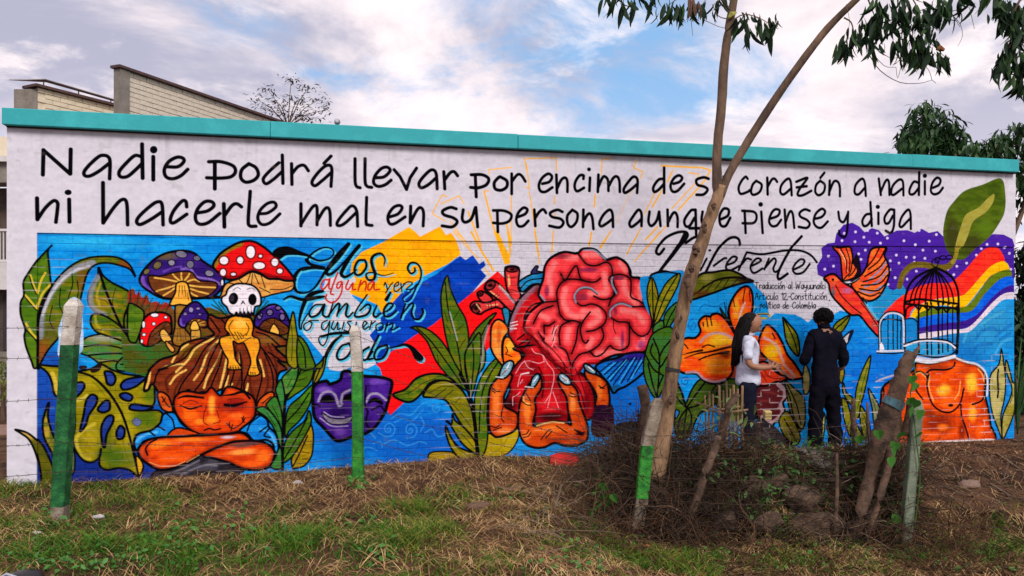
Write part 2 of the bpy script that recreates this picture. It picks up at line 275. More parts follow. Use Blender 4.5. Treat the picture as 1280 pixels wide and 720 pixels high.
def lettering():
    L = (14, 12, 20)
    R(30, 170, 4)
    M(L, 5, '97,195 100,72;100,72 232,190;234,190 236,68;592,42 595,212;648,105 648,220;955,130 955,265', sm=0)
    M(L, 4.6, '430,215 432,130 422,105 400,98 375,105 330,145 303,180 308,200 335,200 380,175 425,140;590,105 555,100 510,140 478,180 485,205 520,203 560,170 590,140;715,155 770,155 800,130 795,112 765,108 725,130 703,170 712,205 745,215 785,200 820,168;925,130 985,130 1045,150 1058,180 1035,205 980,212 915,210;1125,140 1160,160 1172,195 1150,222 1110,232 1085,210 1090,170 1125,140')
    E(L, 650, 70, 19, 19); E(L, 223, 283, 18, 14)
    M(L, 5, '68,312 70,418;228,318 230,430;397,235 398,435;1000,340 1003,455', sm=0)
    M(L, 4.6, '72,415 110,360 150,325 170,335 170,365 162,432;400,433 450,360 490,320 515,335 520,445;697,445 692,345 670,330 635,350 580,400 565,430 585,443 640,415 692,380;815,355 810,328 790,328 750,375 733,420 750,435 815,392;870,385 920,375 950,350 940,330 905,330 870,365 858,410 875,440 920,435 980,388;1003,400 1040,350 1065,340 1088,355;1132,278 1122,420 1130,450 1160,452')
    R(330, 180, 4)
    M(L, 4.4, '92,57 95,198;138,100 140,203;1055,155 1060,265;898,140 903,225', sm=0)
    M(L, 4.3, '75,95 30,135 -3,175 10,200 45,180 90,140;140,150 170,115 200,108 222,135;335,213 338,120 310,110 270,145 240,190 255,210 290,185 335,145;300,98 335,62;455,75 455,180 462,212 480,220;505,75 505,185 515,212 538,218;560,170 600,165 630,135 615,117 585,125 555,160 548,195 570,213 605,205 635,182;865,225 860,150 840,130 810,150 775,195 785,220 820,205 860,170;903,180 930,145 950,140 967,160;1035,155 1090,155 1122,175 1110,205 1070,220 1032,218;1180,165 1212,185 1212,215 1185,232 1155,225 1150,195 1170,170 1180,165')
    M(L, 4.3, '650,130 680,165 712,228;712,228 730,170 762,122', sm=0)
    M(L, 4.4, '185,300 185,410;733,312 730,395', sm=0)
    M(L, 4.2, '-20,350 20,345 60,315 50,292 15,300 -20,335 -30,375 -10,403 30,395 80,350;187,400 225,340 250,310 265,320 265,405;267,385 300,330 320,320 330,345 332,408;468,412 463,335 440,310 410,335 370,385 368,408 400,400 460,345;513,268 510,390 520,405 540,408;630,365 670,350 690,320 675,308 645,320 620,360 625,395 650,400 705,365;733,390 765,330 785,320 797,345 795,410;960,325 930,318 893,335 900,355 945,370 965,390 940,415 890,410;995,330 990,375 1005,392 1035,375 1055,320;1058,318 1067,415')
    R(600, 190, 4)
    M(L, 4, '157,110 157,210;380,115 383,205;548,130 545,195;590,115 587,200;918,80 918,205;85,295 88,400;270,290 275,370;515,290 513,375;935,290 937,370;1075,290 1078,415;1045,382 1102,382', sm=0)
    M(L, 3.9, '157,150 185,115 205,118 225,148;310,160 345,150 358,125 340,110 310,130 293,165 300,195 325,200 360,178;383,185 405,140 425,130 435,150 435,200;515,135 515,118 495,120 475,150 472,180 485,197 518,180;588,180 610,130 625,125 638,145 640,195;640,175 665,130 685,125 695,150 697,200;783,205 785,140 765,125 740,150 717,185 722,205 750,190 785,160;915,135 890,140 865,175 868,200 890,190 918,160;965,160 995,150 1008,130 990,118 965,135 950,170 960,198 985,195 1018,160;1140,135 1115,128 1080,140 1085,165 1120,175 1135,190 1115,213 1080,215;1165,130 1165,180 1180,205 1210,180 1218,130')
    M(L, 3.9, '65,293 120,295 155,315 145,345 110,358 65,355;190,325 225,310 235,288 215,280 190,305 180,340 190,370 215,370 240,345;275,330 295,300 315,288 328,305;410,300 385,290 350,305 358,325 400,335 415,355 395,378 345,370;460,290 485,310 480,350 455,375 437,360 435,320 460,290;515,350 535,315 550,310 560,335 565,385;663,375 660,310 645,290 615,315 595,355 605,372 635,355 660,335;805,370 805,310 790,290 765,320 745,355 755,375 785,355 805,335;845,300 840,350 855,370 880,345 893,300;893,300 900,370;937,355 960,310 975,305 985,330 985,375;1070,290 1050,295 1020,340 1025,370 1045,370 1070,330;1110,300 1105,340 1115,365 1135,350 1150,310;1150,300 1155,360;1195,340 1235,320 1240,290 1215,285 1195,320 1200,365 1225,370 1248,330')
    E(L, 543, 88, 10, 10)
    R(880, 190, 4)
    M(L, 3.8, '95,125 100,190;313,130 315,213;625,145 622,215;870,135 880,215;1072,103 1070,215;1100,148 1100,212;200,295 205,405;283,300 290,405;400,290 405,378;828,252 835,370;868,305 868,360', sm=0)
    M(L, 3.6, '215,135 205,125 185,145 170,180 180,210 215,200 225,192;258,145 285,165 275,200 245,215 232,200 240,165 258,145;315,175 335,140 350,135 362,150;435,217 430,150 415,135 385,165 378,200 395,213 430,185;458,150 510,130 505,145 475,185 465,215 490,217 533,195;460,178 510,172;578,145 600,165 595,200 570,217 553,200 558,165 578,145;578,130 598,105;623,200 645,150 665,150 675,175 676,222;805,220 800,155 785,135 755,165 750,205 770,212 800,180;880,200 905,145 920,150 923,215;993,217 990,150 970,140 940,170 932,205 945,215 985,185;1068,155 1045,150 1025,185 1025,210 1045,210 1070,180;1140,180 1170,165 1178,140 1160,130 1138,155 1130,195 1145,212 1170,205 1190,180')
    M(L, 3.6, '188,295 245,300 260,325 245,355 190,357;325,335 365,320 375,295 355,287 335,305 322,345 335,370 360,368 382,340;405,350 425,300 440,310 448,380;525,295 500,288 475,305 480,325 510,340 525,360 510,380 470,375;550,335 585,325 602,300 585,285 555,310 545,350 560,375 585,378 615,348;830,310 805,315 788,345 795,370 815,365 835,335;1030,385 1028,310 1015,290 985,325 973,365 985,375 1010,350 1030,330;945,290 925,290 900,325 902,355 920,355 940,320;947,290 945,370 930,405 905,395')
    E(L, 1100, 120, 11, 11); E(L, 280, 263, 12, 12); E(L, 865, 275, 11, 11)
    # Diferente
    R(780, 290)
    M(L, 3.8, '225,95 200,125 182,115 190,85 230,35 290,5 340,0 355,20 330,60 260,140 200,225;200,225 160,265 145,260 160,240 220,222 300,235 330,225;345,62 390,32 430,26;650,72 640,40 610,30 570,50 520,110 460,225;995,25 940,90 880,200 865,245 875,265 920,235')
    S(L, (5, 6, 4), '340,12 300,90 200,222')
    M(L, 3.1, '465,150 430,215;505,190 560,150 575,148;580,185 620,170 635,145 610,140 580,175 575,205 600,215 650,190;690,115 665,170 645,215;665,180 690,150 715,155;720,190 760,170 770,155 745,150 715,185 715,215 735,230 780,205;815,150 790,210;795,200 840,150 855,165 840,205 850,225 875,212;695,115 780,125 900,105 990,105 1050,130 1085,170;960,210 1005,185 1015,160 990,155 960,185 950,215 970,235 1010,225 1045,180')
    E(L, 483, 103, 8, 7)
    R(920, 280)
    write('Traducción al Wayuunaiki', 106, 365, 506, 366, 36, 1.15, L)
    write('Articulo 12,-Constitución', 108, 425, 515, 424, 36, 1.15, L)
    write('política de Colombia', 133, 474, 462, 474, 34, 1.15, L); E(L, 527, 430, 4, 4)
    # Ellos alguna vez tambien lo quisieron Todo
    for dx, dy, c in ((9, 9, (96, 190, 214)), (0, 0, L)):
        R(260 + dx / 4.5, 295 + dy / 4.5)
        F(c, '362,110 370,80 410,60 460,60 520,85 570,105 560,116 500,108 440,110 400,132', o=0)
        M(c, (3.5, 2, 2, 3), '560,110 620,138 680,128 708,95 690,70 645,66 590,95 555,135')
        M(c, (5, 4, 1.5), '555,135 580,160 650,172;650,180 590,178 530,195')
        R(350 + dx / 4.5, 295 + dy / 4.5)
        M(c, (2, 5, 4, 2, 4, 5), '180,172 120,185 85,225 80,280 100,315 150,318 200,285 255,200 320,110 385,45')
        M(c, (5, 5, 4, 2), '385,45 330,120 270,185 262,210 285,215 330,180 400,100;445,55 400,110 355,185 345,215 365,230 400,215 430,190')
        M(c, 3.2, '470,135 440,140 420,180 425,215 455,215 485,175 480,140 470,135'); M(c, (1.5, 3, 4, 4, 3, 2, 1), '585,165 590,130 570,100 535,105 515,130 520,170 535,215 525,245 495,245 485,215 520,205 580,222 640,208')
        M(c, (2, 4, 5, 3), '20,358 60,340 130,358 215,345 248,340'); M(c, (4, 6, 5, 3, 2), '240,310 190,322 150,350 118,430 108,490 112,525')
        M(c, (2, 3.2, 2.4), '240,385 195,390 165,430 175,455 215,440 250,385 240,440 265,455 285,430;300,370 275,455;280,440 320,385 335,390 320,450;325,435 365,385 380,390 370,440 385,455 410,430;490,330 440,400 420,445 440,455 490,440 510,400 490,385 450,420;545,390 525,440 540,455 565,435;585,430 620,410 635,385 610,380 585,415 590,450 620,450 655,420')
        M(c, (5, 3), '598,357 622,318')
        M(c, 1.9, '155,440 125,490 120,525;165,480 135,500 140,528 165,525 180,490 165,478 215,475;265,475 238,490 235,520 255,525 280,480;280,480 268,570 245,615 222,600 225,565 290,555;300,480 290,515 305,525 325,485 325,525 340,520;360,485 350,525;400,480 380,485 395,510 385,535 360,530;430,485 422,525;470,510 490,490 475,480 465,505 475,525 500,510;515,480 505,525;510,500 535,480;560,490 540,505 545,530 570,525 580,500 565,488;605,485 590,530;595,510 630,490 635,500 625,530 665,510')
        M(c, (3, 4, 3), '235,565 300,548 385,545 430,550'); M(c, (3, 5, 4), '345,560 300,600 260,670 250,720'); M(c, 3, '385,605 345,620 320,665 330,695 370,685 400,640 390,605;555,560 520,630 495,690 520,690;500,625 465,650 460,690 485,695 520,650;590,615 550,630 530,670 540,695 580,685 605,640 600,612')
        R(430 + dx / 4.5, 295 + dy / 4.5)
        M(c, (2, 3, 3), '345,380 320,460;325,445 370,385 390,385 380,430 395,465 425,465 445,430 440,410')
        M(c, 1.6, '225,280 232,262 243,300 235,320 262,275 275,262;285,285 305,275 305,258 285,275 282,305 300,310 320,290;320,265 325,310;325,290 345,265;335,270 360,258 385,265 350,300 385,295 410,270')
        M(c, (1.5, 1.6, 2.4, 3, 2.4), '385,300 350,330 330,350 345,370 375,350 400,300 430,240 432,190 410,155 375,152 358,180 375,210 398,200 398,180')
        F(c, '225,632 290,618 340,603 385,618 425,655 448,685 432,708 400,695 375,645 345,620 310,625 260,632', o=0)
    R(350, 295)
    M((196, 58, 44), 2.2, '275,245 245,250 230,285 245,298 270,270 280,240 275,290 290,300;325,205 300,270 285,320 300,330;345,255 325,265 320,290 335,290 350,260 345,320 315,365 285,375 258,355 262,330;385,250 370,290 385,300 410,265 408,300 425,300;455,250 440,305;445,285 475,255 485,270 480,305;525,255 500,270 495,300 510,300 530,260 530,300 560,300')

def leaf(col, t, rib, veins='', c2=None, hi=None, o=1.7, rw=1.5):
    F(col, t, o=o, c2=c2 or GO, sh=(34, 60, 20), shw=3, sha=.45)
    if hi: M(hi, 2.4, rib, c=1, a=.45, soft=2.5)
    if veins: M(K, .9, veins, c=1, a=.85)
    if rib: M(K, rw, rib)

def left_motifs():
    R(20, 300)
    F(GR, '200,32 180,60 185,130 195,230 200,260 160,320 130,400 125,480 125,560 125,700 105,720 90,680 60,600 50,540 55,500 30,420 30,350 48,310 45,240 70,190 130,105', o=2, c2=(104, 136, 34), sh=GD, shw=4)
    M((204, 184, 66), 2.6, '85,200 100,250 122,300;165,185 140,230 125,290;195,250 150,300 120,375;55,310 90,350 118,385;60,470 90,520 118,550', c=1)
    M(K, 1.3, '80,205 95,255 118,305;48,315 85,358 118,395;58,505 95,540 122,575')
    F(GR, '670,205 640,165 590,145 520,130 460,135 420,160 395,205 375,280 360,340 330,420 290,490 240,550 180,620 140,690 125,720 125,560 130,440 170,320 230,220 310,145 390,105 480,92 570,98 630,130 660,175', o=2, c2=GO, sh=GD, shw=5)
    B((150, 88, 40), 150, 640, 60, 90, .9); B((150, 84, 36), 620, 150, 60, 40, .9); B((140, 92, 34), 370, 220, 30, 90, .7); B((120, 96, 40), 200, 520, 40, 80, .5)
    S((150, 152, 164), 8, '135,540 142,420 180,320 250,225 330,165 430,130', c=1, a=.9, soft=3); S((206, 206, 214), 3, '150,420 195,310 262,222 340,168 410,148', c=1, a=.7, soft=2)
    M(K, 1, '315,190 318,250 292,330;250,270 245,360 262,410;205,370 190,450 210,500;345,230 350,300 330,360', c=1)
    F(TE, '345,620 380,560 440,535 520,530 600,560 720,640 760,670 700,700 640,720 560,740 490,710 420,660 370,640', o=1.8, c2=GO)
    B((160, 166, 150), 500, 550, 110, 30, .8); M(K, 1.8, '380,600 460,590 560,600 680,640;400,650 500,640 600,640 700,660;470,690 540,680 620,690')
    leaf(GR, '465,155 490,200 540,240 600,270 637,295 640,350 612,420 603,500 560,470 510,430 450,405 415,370 405,320 425,260 460,200', '', '480,250 520,330 560,420;560,270 545,330 545,370;430,320 500,340 520,360', c2=(150, 134, 26), o=2.2)
    R(20, 300); _f = pp('465,155 490,200')
    S(GA, 6, '462,205 428,270 418,340 440,390 500,420', c=0, a=.75, soft=3); S((190, 170, 60), 3, '475,240 455,310 470,370', a=.7, soft=2)
    leaf(GR, '430,420 480,420 540,450 590,490 640,550 720,640 680,620 600,570 500,535 450,515 420,470', '', '480,480 540,480 600,510', c2=(150, 140, 30), o=2)
    S((196, 180, 60), 3, '445,430 455,480 490,515', a=.6, soft=2)
    leaf(GR, '650,360 700,380 725,440 720,520 712,560 690,600 640,560 612,500 608,440 630,380', '', '650,380 625,450 635,530;690,470 650,500', c2=(120, 130, 30), o=2)
    M(K, 2.6, '465,160 500,270 560,420 620,530 720,640')
    R(160, 440)
    F(TE, '-60,60 0,10 60,-10 120,10 200,45 240,60 180,80 110,95 60,120 0,110 -60,100', o=1.8, c2=(96, 120, 60)); M(K, 1.6, '-40,70 60,60 180,62;0,95 60,80 130,75;20,30 80,40 180,60')
    R(20, 300); F((208, 216, 228), '295,340 320,322 350,335 372,420 378,600 345,645 262,665 235,640 240,560 238,500 262,430 285,370', o=0, c2=(170, 196, 222)); B((80, 160, 210), 350, 640, 40, 50, .5)
    # perforated leaf
    R(20, 450)
    F((148, 140, 22), '130,30 200,35 260,40 340,62 420,50 480,25 540,55 620,80 720,90 790,85 780,155 780,235 755,262 700,252 650,255 660,275 720,285 805,285 825,325 795,385 690,415 668,445 665,520 690,570 715,600 690,655 640,620 580,608 510,618 472,595 470,545 478,500 470,545 430,575 380,565 335,510 318,440 330,390 330,250 325,210 255,215 215,190 200,120 175,70', o=2.2, c2=(168, 154, 26), sh=(92, 110, 28), shw=6)
    B(GR, 540, 540, 90, 70, .85); B(GR, 720, 330, 90, 60, .8); B(GR, 750, 200, 40, 60, .7); B((104, 120, 30), 500, 420, 40, 80, .6); B((190, 176, 50), 600, 330, 60, 100, .4); B((188, 172, 40), 430, 430, 50, 60, .6); B((100, 120, 40), 640, 540, 40, 60, .6)
    S((212, 190, 84), 5, '205,75 222,130 238,190', c=1, a=.8, soft=2); S((216, 200, 96), 4, '330,230 370,220 400,200', c=1, a=.7, soft=2); S((214, 198, 80), 4, '345,490 340,440 380,395 440,360', c=1, a=.7, soft=2); S((214, 198, 80), 3, '350,500 375,545 420,560', c=1, a=.6, soft=2)
    M((110, 118, 24), 1, '540,330 560,400 560,480;600,420 610,500 640,580;430,120 470,160 500,200;560,150 560,200 600,250;660,120 700,160 760,170;700,300 760,310 800,330', c=1, a=.7)
    for t in ('500,65 540,70 560,105 545,140 515,135 505,100', '590,140 620,110 700,95 735,95 680,145 630,165 600,165', '585,195 620,185 655,205 640,230 600,220', '638,265 660,248 720,258 770,266 720,285 650,280', '565,410 585,370 610,390 605,435 575,445', '480,380 510,320 545,315 545,350 510,420 500,490 485,470', '460,275 500,230 525,235 525,280 485,295', '395,230 425,195 455,210 450,250 410,310 390,370 360,400 380,310', '330,140 370,125 385,150 360,190 325,210'):
        F((42, 72, 156), t, o=2.4, c2=(58, 84, 156))
    F((110, 120, 160), '655,340 680,325 705,345 690,372 665,365', o=1, oc=(90, 100, 60))
    F((60, 34, 30), '360,35 395,35 390,50 362,50', o=1); F((50, 32, 30), '420,50 450,30 480,10 470,55 430,70', o=1)
    M(K, (2, 3.4, 2.6), '150,28 260,38 340,65 430,95 520,180 590,290 630,400 660,520 690,650')
    F((214, 170, 40), '675,545 700,560 715,600 692,650', o=1.6)
    F((118, 112, 30), '0,390 60,405 110,440 150,480 190,560 210,620 215,740 150,740 140,640 120,540 80,450 30,410', o=2.2, c2=(96, 100, 28)); B((206, 176, 92), 60, 425, 60, 26, .9)
    F((184, 160, 64), '185,240 165,290 150,360 160,440 200,520 220,580 240,540 230,470 200,400 180,320', o=2.2, c2=(120, 122, 34)); B((90, 104, 34), 200, 400, 14, 60, .8)
    F((130, 134, 120), '285,520 320,500 332,560 325,630 290,650', o=1.6, c2=(90, 110, 70))
    # thorny bush
    R(160, 295)
    F((96, 100, 34), '240,440 300,420 460,400 560,440 700,430 760,470 900,540 960,640 900,760 600,760 200,800 60,700 40,600 160,600', o=0, c2=(130, 82, 40), sm=0)
    F((96, 100, 34), '-40,560 80,600 200,600 260,640 200,760 100,790 -20,760', o=0, c2=(60, 120, 60), sm=0)
    F((168, 56, 46), '0,320 30,295 45,330 60,312 80,345 110,335 125,372 160,368 190,385 215,372 260,420 250,470 100,460 40,420 0,400', o=0, c2=(120, 90, 50))
    M((70, 84, 40), 1.3, '20,400 15,300;50,410 70,320;60,420 100,330;90,430 140,350;120,440 120,380;140,440 200,370;170,440 230,390;0,380 30,310;100,420 60,370;30,410 45,350', a=.9); M(K, .8, '12,395 12,285;45,400 64,300;70,420 110,325;210,430 240,380;150,430 178,372')
    F(GR, '0,400 20,380 60,400 90,430 80,500 60,560 40,600 0,570', o=1.8, c2=(110, 136, 40))
    # white tail of the painter's post shadow
    # mushrooms
    S((196, 160, 70), 9, '250,400 300,430 300,560', a=.0)
    F((176, 138, 58), '270,385 340,380 335,420 312,500 350,560 365,610 255,610 265,500', o=1.8, c2=(150, 110, 50)); M((110, 80, 40), 1, '290,520 300,590;320,520 325,580;280,540 275,590', c=1)
    F(PU, '65,240 90,190 150,130 220,95 300,82 370,95 420,140 480,180 530,220 540,260 525,300 480,340 430,350 250,355 180,345 110,305 75,275', o=2.4, c2=(78, 48, 140), sh=(34, 18, 80), shw=5)
    B((118, 104, 62), 210, 112, 80, 26, .9); S(PL, 5, '80,235 95,280 160,330 230,345', c=1, a=.9, soft=2); S((170, 140, 210), 2.5, '300,185 350,185 390,230 470,245 525,275', c=1, a=.7, soft=1.5); S(PL, 2.5, '200,200 250,180 300,172', c=1, a=.6, soft=1.5)
    F(BW, '115,225 180,225 240,210 300,200 360,205 400,250 490,260 500,290 470,325 420,345 330,345 230,350 170,330 130,290', o=1.6, c2=(112, 66, 34))
    M((226, 186, 96), 2, '300,262 220,245 150,235;290,268 230,290 160,310;275,285 240,310 200,335;300,258 270,235 250,212;305,258 300,230 300,208;312,258 335,230 345,212;320,262 370,245 400,255;325,275 400,285 490,290;330,290 390,310 450,325;335,300 360,325 390,340', c=1, a=.95)
    F((240, 188, 84), '275,265 330,262 350,330 360,375 330,390 290,385 250,392 235,380 265,320', o=1.8, c2=(220, 164, 66)); M((140, 96, 40), 1.1, '290,280 285,340;305,280 305,330;318,280 325,340;335,320 340,360', c=1)
    for x, y, rx, ry in ((300, 103, 33, 20), (245, 150, 20, 18), (350, 160, 22, 22), (387, 125, 20, 15), (458, 210, 25, 18)): E((150, 146, 164), x, y, rx, ry, 1.2, c2=(120, 116, 136), rot=.2)
    for x, y, rx, ry in ((165, 165, 26, 20), (105, 200, 20, 14)): E((126, 116, 84), x, y, rx, ry, 1.2, rot=-.7)
    E(WH, 530, 262, 9, 18, 1.2)
    F(RD, '95,460 130,435 190,430 235,450 245,500 240,560 200,580 160,600 110,620 75,605 65,570 80,500', o=2.2, sh=(150, 14, 24), shw=4)
    F(BW, '130,545 190,490 235,490 242,540 200,572 150,612 112,616', o=1.4, c2=(110, 66, 36)); M(K, .8, '195,520 140,560;195,525 150,590;195,515 215,492;200,515 235,510', c=1)
    for x, y, rx, ry in ((150, 445, 23, 12), (212, 457, 10, 8), (88, 498, 10, 20), (145, 494, 11, 10), (90, 555, 11, 9), (78, 592, 8, 12)): E(WH, x, y, rx, ry, 1)
    F((222, 178, 90), '185,530 210,528 245,580 232,592 200,595 180,560', o=1.4); F((214, 160, 84), '218,592 262,635 246,655 214,612', o=1.4)
    F(PU, '285,470 310,420 350,380 390,372 430,410 460,460 455,500 430,515 390,500 340,490 320,515 290,505', o=2.2, c2=(76, 46, 140)); S(PL, 3, '295,470 300,500 320,508', c=1, a=.9, soft=1)
    for x, y, rx, ry in ((355, 415, 14, 16), (395, 408, 12, 8), (322, 438, 12, 9), (404, 440, 9, 7)): E((156, 146, 186), x, y, rx, ry, 1)
    F(BW, '340,492 370,465 420,470 452,490 430,512 380,510', o=1.2); M((214, 176, 90), 1, '380,495 400,472;385,498 430,480;385,500 430,500;372,492 360,475', c=1)
    F((200, 158, 76), '358,520 402,518 406,590 358,600', o=1.4); F((236, 190, 90), '360,485 385,480 402,522 380,530 350,524', o=1.4)
    R(260, 295)
    M((54, 92, 40), 1.6, '100,440 20,385;105,450 30,360;100,445 10,410;110,440 60,370;270,440 340,365;275,430 320,350;280,440 375,385;270,430 300,360', a=.95); M(K, .8, '105,450 50,400;280,430 345,380')
    F((224, 176, 100), '70,335 100,270 170,240 240,205 290,215 340,240 400,245 470,250 485,275 470,305 430,315 360,330 300,345 200,335 110,345 -5,352 50,340', o=1.8, c2=(206, 146, 78)); M(K, 1, '240,207 220,260 200,268;250,215 245,270;262,215 285,270;300,225 320,290;170,240 200,270;120,265 160,272;350,300 420,300 475,280;290,290 350,320', c=1)
    F(RD, '28,172 60,110 110,70 180,35 250,30 310,60 370,110 430,170 480,230 490,248 440,252 390,240 340,240 290,208 240,200 170,240 110,245 80,220', o=2.6, c2=(216, 30, 34))
    S((150, 130, 36), 8, '28,168 65,112 115,70 180,42', c=1, a=.95, soft=2); S((140, 14, 22), 6, '80,235 160,238 240,200 300,215 390,235 480,245', c=1, a=.85, soft=3)
    for x, y, rx, ry in ((90, 138, 25, 23), (181, 136, 18, 20), (240, 90, 25, 35), (295, 113, 11, 9), (288, 167, 33, 20), (376, 148, 20, 22), (404, 197, 16, 15), (85, 205, 17, 20), (143, 215, 15, 9)): E((130, 14, 20), x, y, rx + 7, ry + 7); E(WH, x, y, rx, ry, .8, oc=(120, 20, 30))
    # right little mushroom
    F((206, 166, 84), '350,560 375,540 385,600 350,600', o=1.2)
    F(PU, '262,505 268,450 310,410 360,385 400,395 440,440 462,505 430,500 380,465 320,475 290,512', o=2.2, c2=(76, 46, 140)); S(PL, 3, '330,400 380,392 430,440', c=1, a=.8, soft=1)
    F(BW, '290,512 320,475 380,465 452,515 440,550 380,557 310,537', o=1.4, c2=(110, 64, 34)); M(K, .8, '375,500 330,480;375,500 300,515;370,505 320,530;380,500 430,515;380,505 430,540;375,495 375,470', c=1)
    F((236, 186, 90), '345,538 370,495 402,540 382,572 345,560', o=1.4)
    for x, y, rx, ry in ((348, 430, 18, 18), (395, 405, 17, 12), (418, 455, 16, 20), (290, 455, 14, 14), (300, 442, 8, 9)): E((130, 116, 160), x, y, rx, ry, 1.4)

def boy():
    R(160, 290, 4)
    F(HB, '105,690 160,640 240,612 270,565 330,540 380,530 430,510 400,470 405,415 450,430 480,430 520,420 600,420 640,475 700,500 760,520 812,562 760,572 740,582 802,640 790,652 750,645 792,685 760,700 745,740 752,800 730,850 690,880 640,930 600,880 560,830 530,800 500,830 480,850 460,850 470,790 440,800 410,820 380,800 330,810 300,790 260,830 230,880 200,870 160,830 145,790 120,760 100,790 80,790 95,720 110,690', o=2.4, c2=(122, 56, 32))
    B(GO, 300, 600, 60, 40, .5); B((150, 130, 60), 700, 540, 70, 30, .5)
    M(HC, 2.6, '430,530 340,580 300,640 240,700;455,540 400,600 370,680 330,740;480,560 450,640 400,720 380,780;500,600 480,700 460,780;300,560 250,600 220,650;560,600 560,680;660,640 680,720;640,620 650,560;160,690 200,670 280,660;210,760 240,720 290,690;600,760 590,820 620,870;500,720 490,780 520,760;110,700 105,740 92,780', c=1, a=.9, soft=.8)
    M(HD, 3, '440,560 380,620 350,700;470,600 430,690 400,760;420,520 300,590 250,650;560,600 570,700 540,780;620,650 610,760 640,860;680,640 700,760 660,860;540,560 530,660;700,560 740,660 740,780;230,700 190,740 200,800;280,720 240,780 230,830', c=1, a=.8, soft=1)
    M(K, 1.7, '430,515 330,575 270,640 150,690;450,520 380,590 330,680 270,760 230,860;460,540 410,640 380,730 330,800;480,560 460,660 420,760 410,815;500,600 500,700 470,790;540,600 530,700 500,800 480,845;560,600 570,740 560,820;600,700 580,780 630,920;680,600 720,700 720,800 650,910;650,560 700,620 740,700 750,760;640,500 700,520 760,570;720,560 740,580;700,600 760,640;410,430 440,470 460,500;470,440 500,480 490,530;130,760 150,700 200,680;650,640 670,720 640,850')
    # ears, face
    R(160, 440)
    F((216, 112, 44), '165,240 190,225 230,255 252,335 210,332 182,305', o=2, c2=(190, 84, 30)); M(K, 1.3, '190,250 215,290 235,310;210,260 195,280')
    R(280, 440); F((214, 108, 40), '198,270 250,228 282,235 265,280 215,318 185,312', o=2, c2=(186, 80, 30)); M(K, 1.2, '215,290 245,265 265,250')
    R(160, 440)
    F((230, 96, 26), '262,260 300,225 350,222 430,232 470,200 520,245 560,195 640,215 700,250 718,300 710,370 660,430 560,460 440,465 370,450 300,390 260,320', o=2.2, c2=(206, 74, 26), sh=(130, 40, 16), shw=8, sha=.85)
    for x, y, rx, ry, c, a in ((350, 360, 60, 40, (246, 130, 36), .7), (470, 300, 20, 64, (252, 184, 76), .8), (470, 380, 40, 25, (250, 160, 50), .8), (400, 390, 30, 20, (250, 170, 60), .6), (610, 360, 50, 22, (246, 130, 50), .8), (600, 295, 80, 50, (146, 32, 34), .85), (520, 300, 30, 50, (170, 50, 26), .7), (360, 285, 50, 20, (196, 66, 22), .5), (450, 440, 60, 14, (190, 60, 20), .6), (290, 350, 20, 50, (196, 64, 18), .6), (480, 230, 60, 20, (190, 60, 20), .7)): B(c, x, y, rx, ry, a)
    M(K, (1.4, 3.4, 2.6), '278,262 330,248 425,258;535,245 590,238 650,225 685,262'); M(K, (1.4, 2.6, 1.6), '295,300 350,320 415,302'); M((26, 8, 20), (3.6, 4.4, 1.6), '545,298 600,300 668,280')
    M((120, 36, 20), 1.1, '310,290 350,272 395,285;560,270 610,262 650,268;430,330 424,390 450,412;480,402 512,395 520,385;500,330 512,370;440,300 436,330'); M(K, 1.6, '430,440 458,430 485,438 520,432')
    M(K, 1.1, '555,400 590,430 640,400 660,370;570,395 572,425;588,408 580,440;640,370 655,398;650,360 645,395')
    # shirt, arms, knee
    F((24, 132, 208), '35,500 60,460 130,440 180,400 200,350 262,342 300,400 370,455 300,445 230,478 130,490 80,510 60,560 40,540', o=2.4, c2=(44, 156, 220)); S((110, 200, 236), 3, '50,500 90,470 160,450', c=1, a=.7, soft=2); M(K, 1.7, '215,345 250,380 262,430;160,415 190,430 205,440;125,450 150,470')
    R(280, 440); F((24, 132, 208), '88,442 150,390 190,352 242,380 252,420 290,460 307,520 300,590 270,610 280,530 240,495 170,500 130,460', o=2.4, c2=(44, 156, 220)); S((110, 200, 236), 2.5, '200,430 260,460 290,520', c=1, a=.6, soft=2); M(K, 1.7, '200,360 150,400 130,445;240,420 200,450;255,430 225,470 260,480')
    R(160, 440)
    F((86, 84, 94), '135,690 200,652 300,640 410,578 500,598 650,660 560,700 400,720 250,735 150,735', o=2, c2=(48, 46, 56)); M((150, 148, 160), 2, '200,690 300,660 400,610;300,690 420,640 500,640;170,710 260,700', c=1, a=.6, soft=1.5)
    F((206, 84, 26), '225,475 250,440 300,428 400,462 300,476', o=1.8)
    F((230, 98, 26), '58,545 100,500 180,480 300,475 440,467 560,460 640,455 690,490 700,505 600,505 520,530 410,580 330,625 250,655 170,660 100,622 65,585', o=2.6, c2=(196, 70, 24), sh=(126, 40, 16), shw=8, sha=.8)
    for x, y, rx, ry, c, a in ((180, 520, 60, 26, (248, 150, 50), .85), (360, 495, 90, 16, (248, 150, 56), .8), (250, 600, 90, 25, (246, 120, 30), .6), (240, 540, 60, 15, (190, 64, 20), .6), (450, 520, 60, 15, (180, 60, 20), .6), (560, 480, 40, 10, (206, 200, 210), .9), (100, 570, 20, 40, (180, 60, 30), .7)): B(c, x, y, rx, ry, a)
    M(K, 1.8, '110,580 100,545 125,510 160,492'); M((250, 214, 150), 1, '120,620 180,640 260,640 320,615;330,620 400,580', a=.5)
    F((228, 96, 26), '418,580 520,530 600,505 720,500 790,520 825,560 820,600 800,640 760,660 700,664 640,655 560,620 480,598', o=2.6, c2=(196, 70, 24), sh=(126, 40, 16), shw=8, sha=.8)
